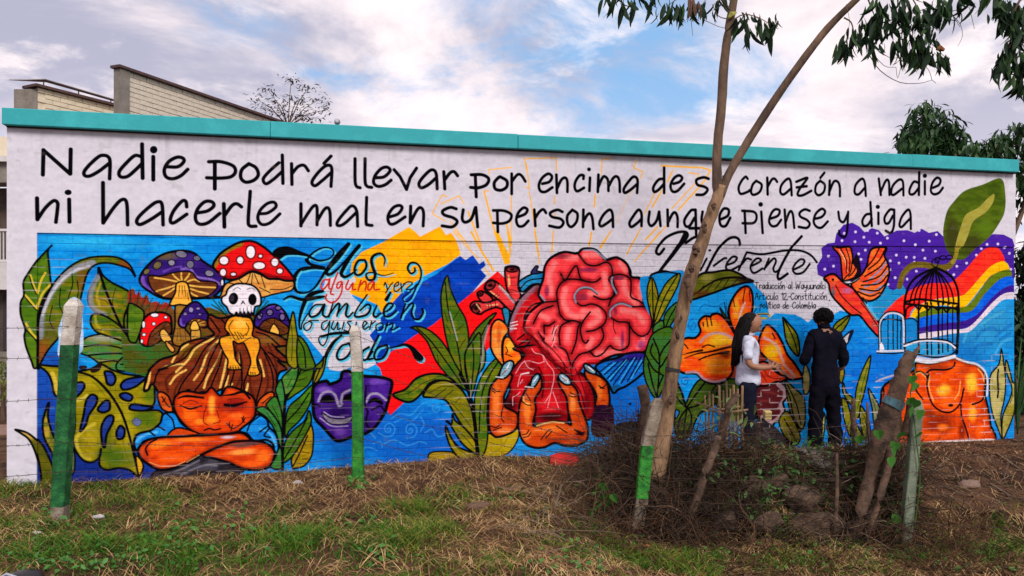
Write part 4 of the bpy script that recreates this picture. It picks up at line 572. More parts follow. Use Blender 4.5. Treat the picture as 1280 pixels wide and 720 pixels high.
def right_motifs():
    R(1000, 210)
    VI = (92, 52, 168)
    F(VI, '100,600 95,550 125,500 120,450 150,425 190,420 200,370 240,320 290,308 330,330 360,362 400,338 440,350 470,385 500,372 540,352 600,350 640,365 680,342 720,365 770,355 800,385 900,450 1030,400 1080,372 1140,375 1190,400 1215,480 1215,640 1000,660 700,710 560,700 500,680 480,640 300,640 130,615', o=0, c2=(84, 46, 158), sm=0)
    for x, y in ((232, 409), (305, 415), (245, 368), (308, 360), (355, 390), (385, 418), (448, 423), (430, 367), (375, 352), (487, 395), (580, 410), (722, 412), (644, 432), (665, 352), (762, 375), (692, 462), (762, 468), (368, 462), (330, 483), (343, 514), (160, 495), (188, 552), (140, 569), (542, 490), (508, 522), (506, 572), (598, 502), (643, 503), (643, 530), (557, 535), (703, 508), (535, 617), (603, 625), (655, 580), (495, 655), (832, 570), (865, 600), (882, 553), (937, 535), (992, 490), (1020, 453), (1047, 430), (1108, 428), (1150, 447), (1178, 480), (1185, 570)):
        E((206, 196, 222), x, y, 7.5, 7.5)
    # y and g tails painted over the cloud
    R(880, 190, 4); L = (20, 12, 40)
    M(L, 3.6, '668,300 675,340 695,350 715,310;717,300 712,390 700,425 675,415 672,395;947,290 945,370 930,405 905,395')
    # rainbow
    R(1120, 290)
    F((44, 150, 196), '-120,330 -60,300 -20,330 40,300 60,400 -20,470 -120,470', o=0)
    F((238, 48, 42), '-75,480 -15,400 50,348 120,308 200,288 300,285 340,260 400,200 470,120 520,88 580,95 612,170 540,192 480,250 400,340 350,368 250,372 150,400 90,440 60,490', o=0, c2=(246, 70, 50))
    F((250, 196, 14), '610,165 634,212 540,242 480,312 400,412 350,425 260,412 180,432 110,490 78,490 110,428 200,383 350,363 400,338 480,248 540,188', o=0, c2=(244, 180, 20))
    F((112, 132, 32), '634,210 649,252 580,272 500,352 430,442 350,458 250,462 160,482 108,492 130,458 180,436 260,422 350,424 410,408 480,318 540,243', o=0)
    F((14, 104, 216), '649,250 662,302 600,322 540,372 460,462 380,502 280,512 130,552 125,490 250,460 350,455 430,440 500,350 580,270', o=0, c2=(28, 120, 220))
    F((76, 42, 150), '662,298 665,342 600,352 530,412 450,502 390,542 300,552 130,582 126,542 280,512 380,500 460,460 540,370 600,320', o=0)
    F((216, 206, 216), '665,340 665,374 600,384 530,448 440,538 400,564 300,574 140,606 128,575 300,550 390,543 450,500 530,410 600,350', o=0)
    R(1000, 210)
    S((124, 108, 38), 8, '560,665 580,600 630,550 700,545 780,560 840,550 870,500 880,440', a=1); S((150, 136, 60), 2, '575,620 600,580 640,555 700,550', a=.6, soft=1)
    F((84, 104, 28), '1125,60 1150,150 1145,250 1110,320 1060,390 990,450 920,515 860,500 815,440 800,360 820,250 860,190 920,130 1020,95', o=0, c2=(98, 118, 34)); B((78, 78, 36), 850, 400, 60, 110, .9); B((78, 78, 36), 960, 430, 80, 60, .8); B((76, 80, 34), 840, 300, 40, 60, .6); B((104, 132, 34), 1040, 340, 60, 50, .7); B((66, 88, 26), 1090, 130, 50, 60, .5)
    F((172, 166, 84), '1087,148 1080,195 1040,250 970,300 940,380 905,450 870,442 900,330 930,262 1000,222 1050,172', o=0, c2=(158, 150, 70)); S((160, 146, 60), 6, '885,440 878,490 860,530', a=.9)
    # bird
    R(1010, 290)
    BO = (228, 84, 46)
    F(BO, '140,85 180,88 235,85 250,130 255,175 275,130 292,200 290,232 250,262 200,272 190,230 180,140', o=2.2, c2=(236, 120, 56)); M((240, 196, 170), 1.4, '175,100 205,150 220,220;215,95 235,160', c=1, a=.7); M(K, 1.5, '185,95 215,160 215,230;215,92 235,160 232,220;250,150 240,220 205,262;275,160 262,215 230,250', c=1); F((40, 20, 40), '255,180 276,130 290,200 288,235 255,258 275,215', o=0)
    F(BO, '245,285 300,240 330,190 345,120 370,90 440,88 430,130 447,170 457,230 437,300 402,360 350,388 300,372 262,332', o=2.4, c2=(240, 130, 60), sh=(70, 90, 130), shw=3, sha=.7)
    M((110, 150, 190), 2, '440,170 400,220 330,280;445,220 390,280 320,310;420,300 360,340 300,330', c=1, a=.9, soft=.6); M(K, 1.7, '435,95 400,160 340,210;400,92 370,150 330,200;440,150 400,200 320,250;448,190 400,250 310,280;450,240 400,290 300,300;435,290 390,330 290,320;405,340 350,360 280,335', c=1)
    F((230, 92, 56), '90,262 120,240 150,238 180,265 205,288 240,308 265,330 310,390 340,430 400,510 440,580 472,627 400,592 340,530 290,470 240,465 180,410 130,350 115,290', o=2.4, c2=(218, 60, 60)); B((190, 120, 160), 220, 330, 40, 20, .8); B((110, 110, 120), 140, 350, 14, 50, .9); B((240, 140, 70), 150, 270, 30, 20, .7); B((150, 80, 90), 370, 520, 20, 60, .5)
    M(K, 1.2, '155,300 190,360 250,420 300,460;300,400 340,450 400,540 440,590', c=1); S((120, 190, 214), 3, '320,390 350,440 390,490', a=.9, soft=1); S(WH, 2, '210,285 250,285 290,262', a=.9, soft=.6); M(K, 1.6, '180,262 215,290 255,285 290,262;262,335 310,380 330,400;330,400 310,370'); E(K, 140, 268, 8, 8); F(K, '88,262 108,262 112,278', o=0, sm=0)
    # cage
    F((36, 148, 206), '410,668 405,520 420,485 460,458 510,462 535,500 540,660', o=0); F((34, 140, 200), '545,498 612,494 616,625 548,645', o=0)
    M(K, 1.4, '420,495 460,490 535,500;450,470 450,665;478,465 480,665;503,470 503,660;525,480 522,660;545,490 590,488 615,505;616,500 618,640')
    M((206, 204, 214), 2.6, '408,668 404,530 418,485 458,456 512,462 536,498 540,655;390,672 535,668', a=.95); M(K, 1.5, '400,665 397,530 412,480 455,448 515,454 545,495 548,655;390,680 470,684 535,678;412,660 410,530 425,490', a=1); F((224, 220, 226), '405,640 412,620 424,640 428,662 404,664', o=0)
    R(1120, 290)
    F((60, 160, 204), '55,655 100,625 190,618 280,628 325,655 300,685 200,700 100,690', o=0)
    M(K, 2.8, '50,480 48,400 70,310 120,250 200,212 240,208 310,250 345,320 353,400 352,500 344,680')
    for xa, xm, xb in ((75, 75, 72), (102, 100, 110), (132, 128, 118), (168, 165, 175), (200, 195, 178), (222, 235, 240), (240, 268, 262), (262, 300, 275), (285, 328, 330)):
        t = (xm - 220) * .82 + 220
        S(K, 2, '220,210 %d,250 %d,320 %d,405' % ((t + 220) / 2, t, xm))
    for x in (128, 176, 200, 240, 262, 292, 320): S(K, 2.4 if x in (128, 176, 240) else 1.6, '%d,400 %d,540 %d,%d' % (x, x - 2, x + 1, 690 - abs(x - 200) * .2))
    S(K, 3.4, '346,420 350,540 340,680'); S((60, 70, 80), 2, '356,470 352,640', a=.5, soft=2)
    M(K, 2.4, '50,395 120,378 220,388 350,404;52,404 130,412 240,425 352,428'); M(K, 2, '55,470 62,430 100,412 130,440;130,440 150,415 180,440;240,440 262,425 285,450 310,425 345,440;180,440 205,418 235,440')
    M((220, 218, 226), 2.6, '50,640 120,615 200,610 290,620 332,650'); M(K, 1.8, '45,632 120,608 200,603 290,612 340,645;60,668 130,690 220,705 300,695 330,675'); M((196, 192, 204), 4, '60,690 140,712 230,720 320,705', a=.9)
    S(K, 2, '45,650 60,690 90,720')
    for x, y, a_, b_ in ((220, 175, 18, 22), (232, 158, 12, 15), (264, 145, 18, 11), (300, 143, 18, 12)):
        S(K, 1.3, ' '.join('%f,%f' % (x + a_ * math.cos(k * .7), y + b_ * math.sin(k * .7)) for k in range(10)))
    # torso
    R(1120, 410)
    F((234, 104, 22), '-95,650 -85,400 -72,332 -20,290 30,262 100,240 115,195 200,200 330,168 400,195 450,205 490,240 507,290 500,360 517,450 532,540 534,650 140,655', o=2.4, c2=(206, 78, 24), sh=(120, 40, 16), shw=9, sha=.85)
    for x, y, rx, ry, c, a in ((240, 540, 110, 60, (150, 50, 18), .95), (180, 480, 40, 30, (120, 40, 20), .7), (230, 225, 90, 20, (170, 70, 34), .9), (-40, 400, 30, 90, (150, 60, 40), .8), (20, 330, 30, 50, (246, 170, 60), .7), (270, 350, 45, 36, (254, 200, 70), .95), (300, 400, 70, 60, (246, 130, 30), .5), (425, 310, 44, 60, (254, 196, 70), .95), (430, 480, 30, 50, (254, 180, 60), .9), (470, 580, 30, 50, (244, 120, 30), .7), (260, 560, 40, 20, (248, 140, 40), .8), (210, 600, 60, 16, (240, 110, 30), .7), (370, 580, 26, 60, (130, 40, 20), .8), (490, 460, 22, 50, (180, 70, 20), .7), (455, 400, 40, 14, (190, 70, 20), .6), (120, 420, 40, 60, (244, 130, 40), .6), (380, 240, 40, 30, (190, 80, 30), .6)): B(c, x, y, rx, ry, a)
    M(K, 2, '182,258 175,330 200,420 250,466 310,472 360,425 382,340;172,252 200,235 280,235 320,220 332,195;95,262 130,245 165,262 182,295;182,255 190,280;365,430 370,500 395,570 412,640;430,430 480,410 502,370;-70,340 -60,420 -30,480;90,300 120,360 150,400'); M((250, 200, 120), 1.6, '190,270 185,330 210,410;330,400 355,360 362,300;110,258 140,252 165,275;460,230 485,260 495,300', a=.7, soft=1)
    E((60, 24, 24), 308, 435, 15, 9); M((236, 232, 236), 2.6, '340,170 400,192 455,205 500,245 515,300 512,380', a=.75, soft=1.2); M((222, 220, 226), 4.5, '110,180 200,190 330,160', a=.9, soft=1); M((214, 190, 180), 2, '-110,300 -60,280 20,258', a=.8, soft=1.5); M((226, 222, 224), 3, '140,650 260,640 420,635 540,630 590,650 680,640', a=.9)
    # pale plant, low plants
    leaf((192, 182, 122), '592,118 580,200 535,260 525,340 540,470 575,570 598,622 590,500 610,400 617,300 606,200', '', '575,240 570,330 575,390', c2=(150, 146, 80)); leaf((160, 148, 52), '622,182 640,240 655,300 674,320 680,390 667,470 630,570 600,624 600,500 640,400 652,340 625,260 615,210', '', '650,300 655,380 640,430', c2=(180, 170, 110))
    S(K, 2.2, '575,235 572,300 577,340 572,390')
    R(960, 410)
    leaf((122, 132, 34), '578,155 562,270 540,370 520,440 510,500 482,510 490,400 500,330 530,240', '', '560,220 530,330 505,450', c2=(150, 150, 50)); leaf((138, 136, 34), '425,308 440,360 480,398 465,430 430,382 418,345', '', c2=(110, 116, 30)); leaf((130, 134, 30), '415,398 450,430 475,560 462,610 430,520', '', c2=(150, 140, 30)); leaf((140, 140, 30), '522,440 560,500 577,600 545,620 520,540', '', c2=(116, 120, 30)); leaf((120, 130, 90), '563,340 610,410 637,480 642,560 600,560 585,450', '', '590,400 615,500', c2=(150, 150, 120)); leaf((140, 138, 34), '480,520 510,560 530,625 480,630 465,580', '')
    leaf((130, 130, 60), '95,298 150,340 203,400 207,540 180,565 140,480 125,400', '110,320 160,430 185,540', c2=(150, 140, 90)); leaf((164, 150, 34), '62,520 108,468 160,548 182,622 150,652 90,602', '90,510 130,580 160,640', '100,600 150,600', c2=(128, 124, 30)); leaf((200, 190, 130), '208,205 235,260 232,350 205,372 195,290', '', c2=(160, 150, 90)); leaf((180, 166, 60), '300,478 322,500 305,640 262,642 270,560', '', c2=(200, 190, 130)); leaf((176, 150, 50), '412,205 430,250 415,310 400,280', '')
    R(920, 280); leaf((150, 144, 30), '545,592 570,550 640,514 620,572 590,612 560,622', '550,600 600,555 635,520', c2=(120, 126, 30)); F((196, 196, 200), '600,645 657,597 640,650 612,685', o=1.8, oc=(20, 24, 60)); F((30, 40, 70), '640,612 655,600 640,645 628,655', o=0)
# ---------------------------------------------------------------- helpers
def mat(name, c1, c2=None, scale=8, rough=.8, bump=.3, bscale=None, c3=None, spec=.3, metal=0, detail=6, sub=0, stretch=None, th=(.35, .65), trans=0):
    m = bpy.data.materials.new(name); m.use_nodes = True; t = m.node_tree; n = t.nodes; l = t.links; b = n['Principled BSDF']
    b.inputs['Roughness'].default_value = rough; b.inputs['Specular IOR Level'].default_value = spec; b.inputs['Metallic'].default_value = metal
    tc = n.new('ShaderNodeTexCoord'); mp = n.new('ShaderNodeMapping'); l.new(tc.outputs['Object'], mp.inputs[0])
    if stretch: mp.inputs['Scale'].default_value = stretch
    def noise(s, d=detail):
        x = n.new('ShaderNodeTexNoise'); x.inputs['Scale'].default_value = s; x.inputs['Detail'].default_value = d; x.inputs['Roughness'].default_value = .62; l.new(mp.outputs[0], x.inputs[0]); return x.outputs[0]
    c2 = c2 or tuple(v * .7 for v in c1)
    r = n.new('ShaderNodeValToRGB'); r.color_ramp.elements[0].position = th[0]; r.color_ramp.elements[1].position = th[1]
    r.color_ramp.elements[0].color = (*c1, 1); r.color_ramp.elements[1].color = (*c2, 1)
    if c3: e = r.color_ramp.elements.new((th[0] + th[1]) / 2); e.color = (*c3, 1)
    l.new(noise(scale), r.inputs[0]); l.new(r.outputs[0], b.inputs['Base Color'])
    if bump:
        bp = n.new('ShaderNodeBump'); bp.inputs['Strength'].default_value = bump; bp.inputs['Distance'].default_value = .02
        l.new(noise(bscale or scale * 6), bp.inputs['Height']); l.new(bp.outputs[0], b.inputs['Normal'])
    if trans:
        tr = n.new('ShaderNodeBsdfTranslucent'); l.new(r.outputs[0], tr.inputs[0]); mx = n.new('ShaderNodeMixShader'); mx.inputs[0].default_value = trans
        l.new(b.outputs[0], mx.inputs[1]); l.new(tr.outputs[0], mx.inputs[2]); l.new(mx.outputs[0], n['Material Output'].inputs[0])
    return m
def link(name, me, parent=None, m=None):
    o = bpy.data.objects.new(name, me); COL.objects.link(o)
    if parent: o.parent = parent
    if m and me is not None and not me.materials: me.materials.append(m)
    return o
def tag(o, label=None, cat=None, group=None, kind=None):
    for k, v in (('label', label), ('category', cat), ('group', group), ('kind', kind)):
        if v: o[k] = v
    return o
def empty(name, loc, label, cat, group=None, rz=0):
    o = bpy.data.objects.new(name, None); COL.objects.link(o); o.location = loc; o.rotation_euler = (0, 0, rz); o.empty_display_size = .1
    return tag(o, label, cat, group)
class MB:
    def __init__(s): s.v = []; s.f = []
    def add(s, v, f):
        k = len(s.v); s.v += [tuple(a) for a in v]; s.f += [tuple(i + k for i in q) for q in f]
    def box(s, x0, x1, y0, y1, z0, z1):
        s.add([(x0, y0, z0), (x1, y0, z0), (x1, y1, z0), (x0, y1, z0), (x0, y0, z1), (x1, y0, z1), (x1, y1, z1), (x0, y1, z1)], [(0, 3, 2, 1), (4, 5, 6, 7), (0, 1, 5, 4), (1, 2, 6, 5), (2, 3, 7, 6), (3, 0, 4, 7)])
    def brick(s, x0, x1, z0, z1, y=0, dep=.03, c=.004):
        s.add([(x0, y + c, z0), (x1, y + c, z0), (x1, y + c, z1), (x0, y + c, z1), (x0 + c, y, z0 + c), (x1 - c, y, z0 + c), (x1 - c, y, z1 - c), (x0 + c, y, z1 - c), (x0, y + dep, z0), (x1, y + dep, z0), (x1, y + dep, z1), (x0, y + dep, z1)],
              [(4, 5, 6, 7), (0, 1, 5, 4), (1, 2, 6, 5), (2, 3, 7, 6), (3, 0, 4, 7), (8, 9, 1, 0), (9, 10, 2, 1), (10, 11, 3, 2), (11, 8, 0, 3)])
    def tube(s, pts, rad, n=8, cap=True, wob=0, seed=0):
        r_ = random.Random(seed); P = [Vector(p) for p in pts]; k0 = len(s.v); up = Vector((.13, .31, .94))
        for i, p in enumerate(P):
            d = (P[min(i + 1, len(P) - 1)] - P[max(i - 1, 0)]).normalized()
            if abs(d.dot(up)) > .95: up = Vector((1, .1, 0))
            a = d.cross(up).normalized(); b = d.cross(a).normalized(); R_ = rad[i] if isinstance(rad, (list, tuple)) else rad
            for k in range(n):
                t = 2 * math.pi * k / n; rr = R_ * (1 + wob * (r_.random() - .5)); q = p + a * math.cos(t) * rr + b * math.sin(t) * rr; s.v.append(tuple(q))
        for i in range(len(P) - 1):
            for k in range(n): s.f.append((k0 + i * n + k, k0 + i * n + (k + 1) % n, k0 + (i + 1) * n + (k + 1) % n, k0 + (i + 1) * n + k))
        if cap: s.f.append(tuple(k0 + k for k in reversed(range(n)))); s.f.append(tuple(k0 + (len(P) - 1) * n + k for k in range(n)))
    def mesh(s, name, smooth=False):
        me = bpy.data.meshes.new(name); me.from_pydata(s.v, [], s.f); me.update()
        if smooth: me.shade_smooth()
        return me
    def build(s, name, m, parent=None, smooth=False): return link(name, s.mesh(name, smooth), parent, m)
def at(px, py, d):
    """a picture point at depth d"""
    return Vector(((px - 640) / CAM_F * d, d, EYE - (py - HORIZON) / CAM_F * d))
def dwall(px):
    return float(wall_uv(np.array([[px, 300.]]))[1][0])
def sstep(a, b, x):
    t = np.clip((x - a) / (b - a), 0, 1); return t * t * (3 - 2 * t)
_lat = np.random.default_rng(3).random((256, 256))
def n2(x, y, s, o=0):
    x = np.asarray(x, float) * s + 50 + o; y = np.asarray(y, float) * s + 80 + o; xi = np.floor(x).astype(int); yi = np.floor(y).astype(int); fx = x - xi; fy = y - yi
    fx = fx * fx * (3 - 2 * fx); fy = fy * fy * (3 - 2 * fy); g = lambda a, b: _lat[a % 256, b % 256]
    return (g(xi, yi) * (1 - fx) + g(xi + 1, yi) * fx) * (1 - fy) + (g(xi, yi + 1) * (1 - fx) + g(xi + 1, yi + 1) * fx) * fy
def ground(x, y):
    x = np.asarray(x, float); y = np.asarray(y, float)
    dw = WALL_A[1] + (x - WALL_A[0]) * WDY / WDX - y                     # distance in front of the wall
    r = sstep(.0, 1.75, x + .25 * (n2(x, y, 1.2, 90) - .5)) * sstep(7.6, 6.2, y) + sstep(.35, 1.15, x) * sstep(6.2, 7.6, y)
    prof = -.40 + .60 * sstep(6.75, 7.75, y) - .17 * sstep(7.95, 8.6, y)
    soft = -.38 + .43 * sstep(6.4, 9.2, y)
    far = sstep(3.6, 4.3, x); hr = prof * (1 - far) + soft * far
    hl = .07 * np.exp(-((x + .4) / 1.3) ** 2) * sstep(1.2, .1, dw) + .03 * sstep(1.5, 0, dw)
    h = hl * (1 - r) + hr * r
    near = sstep(5.4, 4.4, y); h = h - near * .06
    front = (dw > -1) & (y < 14)
    bump = (n2(x, y, 2.2) - .5) * .09 + (n2(x, y, 6, 9) - .5) * .055 + (n2(x, y, 19, 5) - .5) * .02
    h = h + bump * np.where(dw > .25, 1, .25) * np.where(np.abs(x) < 14, 1, .3)
    h = h + r * (1 - far) * sstep(6.6, 7.0, y) * sstep(7.9, 7.4, y) * (n2(x, y, 3.5, 30) - .5) * .22
    return np.where(y > 12, 0 * h + .0, h)
def gz(x, y): return float(ground(np.array([x]), np.array([y]))[0])

# ---------------------------------------------------------------- the painted wall
paint_wall()
WALL_L = float(wall_uv(np.array([[1268., 400.]]))[0][0][0])
img = bpy.data.images.new('wall_paint', IW, IH, float_buffer=True); img.colorspace_settings.name = 'Non-Color'
buf = np.ones((IH, IW, 4), np.float32); buf[..., :3] = np.clip(.64 * (IMG / .62) ** 1.28, 0, .9); img.pixels.foreach_set(buf.ravel()); img.update(); img.pack()
rzw = math.atan2(WDY, WDX)
wall = empty('painted_wall', (WALL_A[0], WALL_A[1], 0), 'long white building wall with a colourful painted mural of a boy, brain, flower and cage under a teal coping', 'wall', rz=rzw)
def paint_mat(name, rough, bumpk):
    m = bpy.data.materials.new(name); m.use_nodes = True; t = m.node_tree; n = t.nodes; l = t.links; b = n['Principled BSDF']; b.inputs['Roughness'].default_value = rough; b.inputs['Specular IOR Level'].default_value = .04
    tc = n.new('ShaderNodeTexCoord'); tc.object = wall; mp = n.new('ShaderNodeSeparateXYZ'); l.new(tc.outputs['Object'], mp.inputs[0])
    def ma(a, s, o):
        x = n.new('ShaderNodeMath'); x.operation = 'MULTIPLY_ADD'; l.new(a, x.inputs[0]); x.inputs[1].default_value = s; x.inputs[2].default_value = o; return x.outputs[0]
    cb = n.new('ShaderNodeCombineXYZ'); l.new(ma(mp.outputs[0], RES / IW, -U0 * RES / IW), cb.inputs[0]); l.new(ma(mp.outputs[2], RES / IH, -V0 * RES / IH), cb.inputs[1])
    im = n.new('ShaderNodeTexImage'); im.image = img; im.extension = 'EXTEND'; l.new(cb.outputs[0], im.inputs[0])
    nz = n.new('ShaderNodeTexNoise'); nz.inputs['Scale'].default_value = 26; nz.inputs['Detail'].default_value = 8; l.new(tc.outputs['Object'], nz.inputs[0])
    mr = n.new('ShaderNodeMapRange'); mr.inputs[1].default_value = .3; mr.inputs[2].default_value = .7; mr.inputs[3].default_value = .93 if bumpk < .3 else .84; mr.inputs[4].default_value = 1.04; l.new(nz.outputs[0], mr.inputs[0])
    mx = n.new('ShaderNodeMix'); mx.data_type = 'RGBA'; mx.blend_type = 'MULTIPLY'; mx.inputs[0].default_value = 1; l.new(im.outputs[0], mx.inputs[6]); l.new(mr.outputs[0], mx.inputs[7]); l.new(mx.outputs[2], b.inputs['Base Color'])
    bp = n.new('ShaderNodeBump'); bp.inputs['Strength'].default_value = bumpk; bp.inputs['Distance'].default_value = .012; l.new(nz.outputs[0], bp.inputs['Height']); l.new(bp.outputs[0], b.inputs['Normal'])
    return m
M_BRICK = paint_mat('painted_brick', .75, .55); M_PLAST = paint_mat('painted_plaster', .9, .12); M_MORT = paint_mat('painted_mortar', .85, .5)
M_WHITE = mat('white_plaster', (.62, .6, .6), (.5, .48, .47), 3)
def uvp(px, py): return wall_uv(np.array([[px, py]], float))[0][0]
jl = [uvp(*p) for p in ((47, 291), (300, 295.5), (560, 300.7), (800, 304.6), (1060, 307), (1267.9, 308.5))]     # lower edge of the plaster
U1 = float(jl[0][0])
core = MB(); core.box(.0, WALL_L, .0045, 5.0, -.5, 3.3); core.build('wall_core', M_MORT, wall)
b = MB()
def prism(mb, pts, y0, y1):
    n = len(pts); mb.add([(p[0], y0, p[1]) for p in pts] + [(p[0], y1, p[1]) for p in pts], [tuple(range(n)), tuple(range(2 * n - 1, n - 1, -1))] + [(i, i + n, (i + 1) % n + n, (i + 1) % n) for i in range(n)])
for i in range(len(jl) - 1):
    a0, a1 = jl[i], jl[i + 1]; u1 = WALL_L + .004 if i == len(jl) - 2 else a1[0]
    prism(b, [(a0[0], a0[1]), (u1, a1[1]), (u1, 3.3), (a0[0], 3.3)], -.014, .02)
b.build('plaster_band', M_PLAST, wall)
b = MB(); b.box(-.004, U1, -.016, .022, -.5, 3.3); b.build('plaster_pier', M_PLAST, wall)
M_COP = mat('teal_paint', (.030, .36, .39), (.038, .40, .43), 3, .7, .12, 40, c3=(.026, .33, .36)); cc = [-.02, 2.31, 4.78, 7.02, 9.55, WALL_L - .025]; rc = random.Random(2)
for i in range(5):
    b = MB(); k = rc.uniform(-.003, .003); b.box(cc[i] + .0015, cc[i + 1] - .0015, -.1 + k, 5.1, 3.312, 3.46 + k); cop = b.build('coping_length', M_COP, wall)
    bv = cop.modifiers.new('bevel', 'BEVEL'); bv.width = .006; bv.segments = 2
b = MB(); b.box(-.003, WALL_L - .03, -.035, 5.0, 3.3, 3.3115); b.build('shadow_strip', mat('shadow_dark', (.03, .03, .035), None, 9), wall)  # near-black strip added to stand for the shadow line beneath the coping
# bricks
bm_ = MB(); bm_.brick(-BRICK / 2 + .0022, BRICK / 2 - .0022, -COURSE / 2 + .002, COURSE / 2 - .002, c=.0026); brick_me = bm_.mesh('brick'); brick_me.materials.append(M_BRICK)
full = []; rest = MB(); ju = [p[0] for p in jl]; jv = [p[1] for p in jl]; rb = random.Random(11)
for row in range(-3, 34):
    off = (row % 2) * .5; zc = (row + .5) * COURSE
    n0 = int(math.floor(U1 / BRICK)) - 1
    for k in range(n0, int(WALL_L / BRICK) + 2):
        xa = (k - off) * BRICK; xb = xa + BRICK
        if xb < U1 + .02 or xa > WALL_L - .02: continue
        if zc - COURSE / 2 > np.interp((xa + xb) / 2, ju, jv) - .004: continue
        yy = rb.uniform(-.0015, .0012); cut = xa < U1 or xb > WALL_L
        if cut or row < 0: rest.brick(max(xa, U1 - .01) + .0022, min(xb, WALL_L) - .0022, zc - COURSE / 2 + .002, zc + COURSE / 2 - .002, y=yy, c=.0035)
        else: full.append((xa, zc, yy))
full.sort(key=lambda q: q[0])
for i, (xa, zc, yy) in enumerate(full):
    if i < 300:
        o = link('brick', brick_me, wall); o.location = (xa + BRICK / 2, yy, zc)
    else: rest.brick(xa + .0022, xa + BRICK - .0022, zc - COURSE / 2 + .002, zc + COURSE / 2 - .002, y=yy, c=.0035)
tag(rest.build('brickwork', M_BRICK, wall), kind='stuff')

# ---------------------------------------------------------------- ground, one sheet to the horizon
def axis(lo, hi, step, far):
    a = list(np.arange(lo, hi + 1e-6, step)); s = step
    while a[-1] < far: s *= 1.35; a.append(a[-1] + s)
    s = step; f = []; v = lo
    while v > -far: s *= 1.35; v -= s; f.append(v)
    return np.array(f[::-1] + a)
gx = axis(-6, 8, .05, 400); gy = axis(3.4, 11, .05, 400); GX, GY = np.meshgrid(gx, gy); GZ = ground(GX, GY)
me = bpy.data.meshes.new('ground'); nx, ny = len(gx), len(gy)
vv = np.stack([GX, GY, GZ], -1).reshape(-1, 3); idx = np.arange(nx * ny).reshape(ny, nx)
ff = np.stack([idx[:-1, :-1], idx[:-1, 1:], idx[1:, 1:], idx[1:, :-1]], -1).reshape(-1, 4)
me.from_pydata(vv.tolist(), [], ff.tolist()); me.shade_smooth()
M_SOIL = mat('soil', (.12, .062, .032), (.028, .015, .009), 3.2, .95, .9, 30, c3=(.085, .045, .026), spec=.1)
tag(link('ground', me, None, M_SOIL), kind='structure')
# shade of the overgrown bank put into its dark humus colour, pale earth elsewhere
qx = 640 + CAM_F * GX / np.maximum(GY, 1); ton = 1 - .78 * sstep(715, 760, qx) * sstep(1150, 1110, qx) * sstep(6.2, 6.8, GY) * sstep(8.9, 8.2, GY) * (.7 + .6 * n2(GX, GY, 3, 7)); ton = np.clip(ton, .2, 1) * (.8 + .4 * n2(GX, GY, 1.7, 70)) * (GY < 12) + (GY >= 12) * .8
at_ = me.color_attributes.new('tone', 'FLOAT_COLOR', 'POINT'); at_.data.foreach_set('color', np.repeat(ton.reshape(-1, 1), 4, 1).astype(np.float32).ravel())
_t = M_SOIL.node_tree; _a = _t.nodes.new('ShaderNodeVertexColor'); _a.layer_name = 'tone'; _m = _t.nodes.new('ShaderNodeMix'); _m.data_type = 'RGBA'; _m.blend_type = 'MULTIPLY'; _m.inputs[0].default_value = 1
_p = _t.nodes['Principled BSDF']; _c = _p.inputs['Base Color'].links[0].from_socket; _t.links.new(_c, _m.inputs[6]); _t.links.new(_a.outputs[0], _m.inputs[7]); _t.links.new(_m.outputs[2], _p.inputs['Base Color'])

# grass, straw, litter --------------------------------------------------------
def pxy(x, y, z): return 640 + CAM_F * x / y, HORIZON + (EYE - z) * CAM_F / y
def scatter(n, seed, yr=(3.7, 9.9)):
    r = np.random.default_rng(seed); y = r.uniform(*yr, n * 3); x = r.uniform(-1, 1, n * 3) * (y * .70 + .3)
    dw = WALL_A[1] + (x - WALL_A[0]) * WDY / WDX - y; ok = dw > .03
    return x[ok][:n], y[ok][:n], dw[ok][:n], r
def blades(name, m, x, y, h, wd, lean, r, label, cat, seg=3, lift=0.0, flat=False):
    n = len(x); z = ground(x, y) + lift; a = r.uniform(0, 2 * math.pi, n); dx, dy = np.cos(a), np.sin(a)
    b_ = r.uniform(0, 2 * math.pi, n); wx, wy = np.cos(b_) * wd / 2, np.sin(b_) * wd / 2
    V = np.zeros((n, 2 * seg + 1, 3)); 
    for k in range(seg + 1):
        t = k / seg; out = lean * h * t ** 1.6; up = h * t * (1 - .45 * lean * t) if not flat else h * (.12 * np.sin(t * 3.1) + .02) * 1.0
        if flat: out = h * t
        cx = x + dx * out; cy = y + dy * out; cz = z + up; q = (1 - t) ** .6
        if flat: cz = ground(cx, cy) + lift + h * .22 * math.sin(t * 3.14) * (.3 + (a % 1.0))
        if k < seg:
            V[:, 2 * k] = np.stack([cx - wx * q, cy - wy * q, cz], 1); V[:, 2 * k + 1] = np.stack([cx + wx * q, cy + wy * q, cz], 1)
        else: V[:, 2 * seg] = np.stack([cx, cy, cz], 1)
    base = (np.arange(n) * (2 * seg + 1))[:, None]; T = []
    for k in range(seg - 1): T += [[2 * k, 2 * k + 1, 2 * k + 3], [2 * k, 2 * k + 3, 2 * k + 2]]
    T.append([2 * seg - 2, 2 * seg - 1, 2 * seg]); T = np.array(T)
    F_ = (base[:, None, :] + T[None]).reshape(-1, 3)
    me = bpy.data.meshes.new(name); V = V.reshape(-1, 3); me.vertices.add(len(V)); me.vertices.foreach_set('co', V.ravel()); me.loops.add(F_.size); me.loops.foreach_set('vertex_index', F_.ravel().astype(np.int32))
    me.polygons.add(len(F_)); me.polygons.foreach_set('loop_start', (np.arange(len(F_)) * 3).astype(np.int32)); me.polygons.foreach_set('loop_total', np.full(len(F_), 3, np.int32)); me.update(); me.validate()
    return tag(link(name, me, None, m), label, cat, kind='stuff')
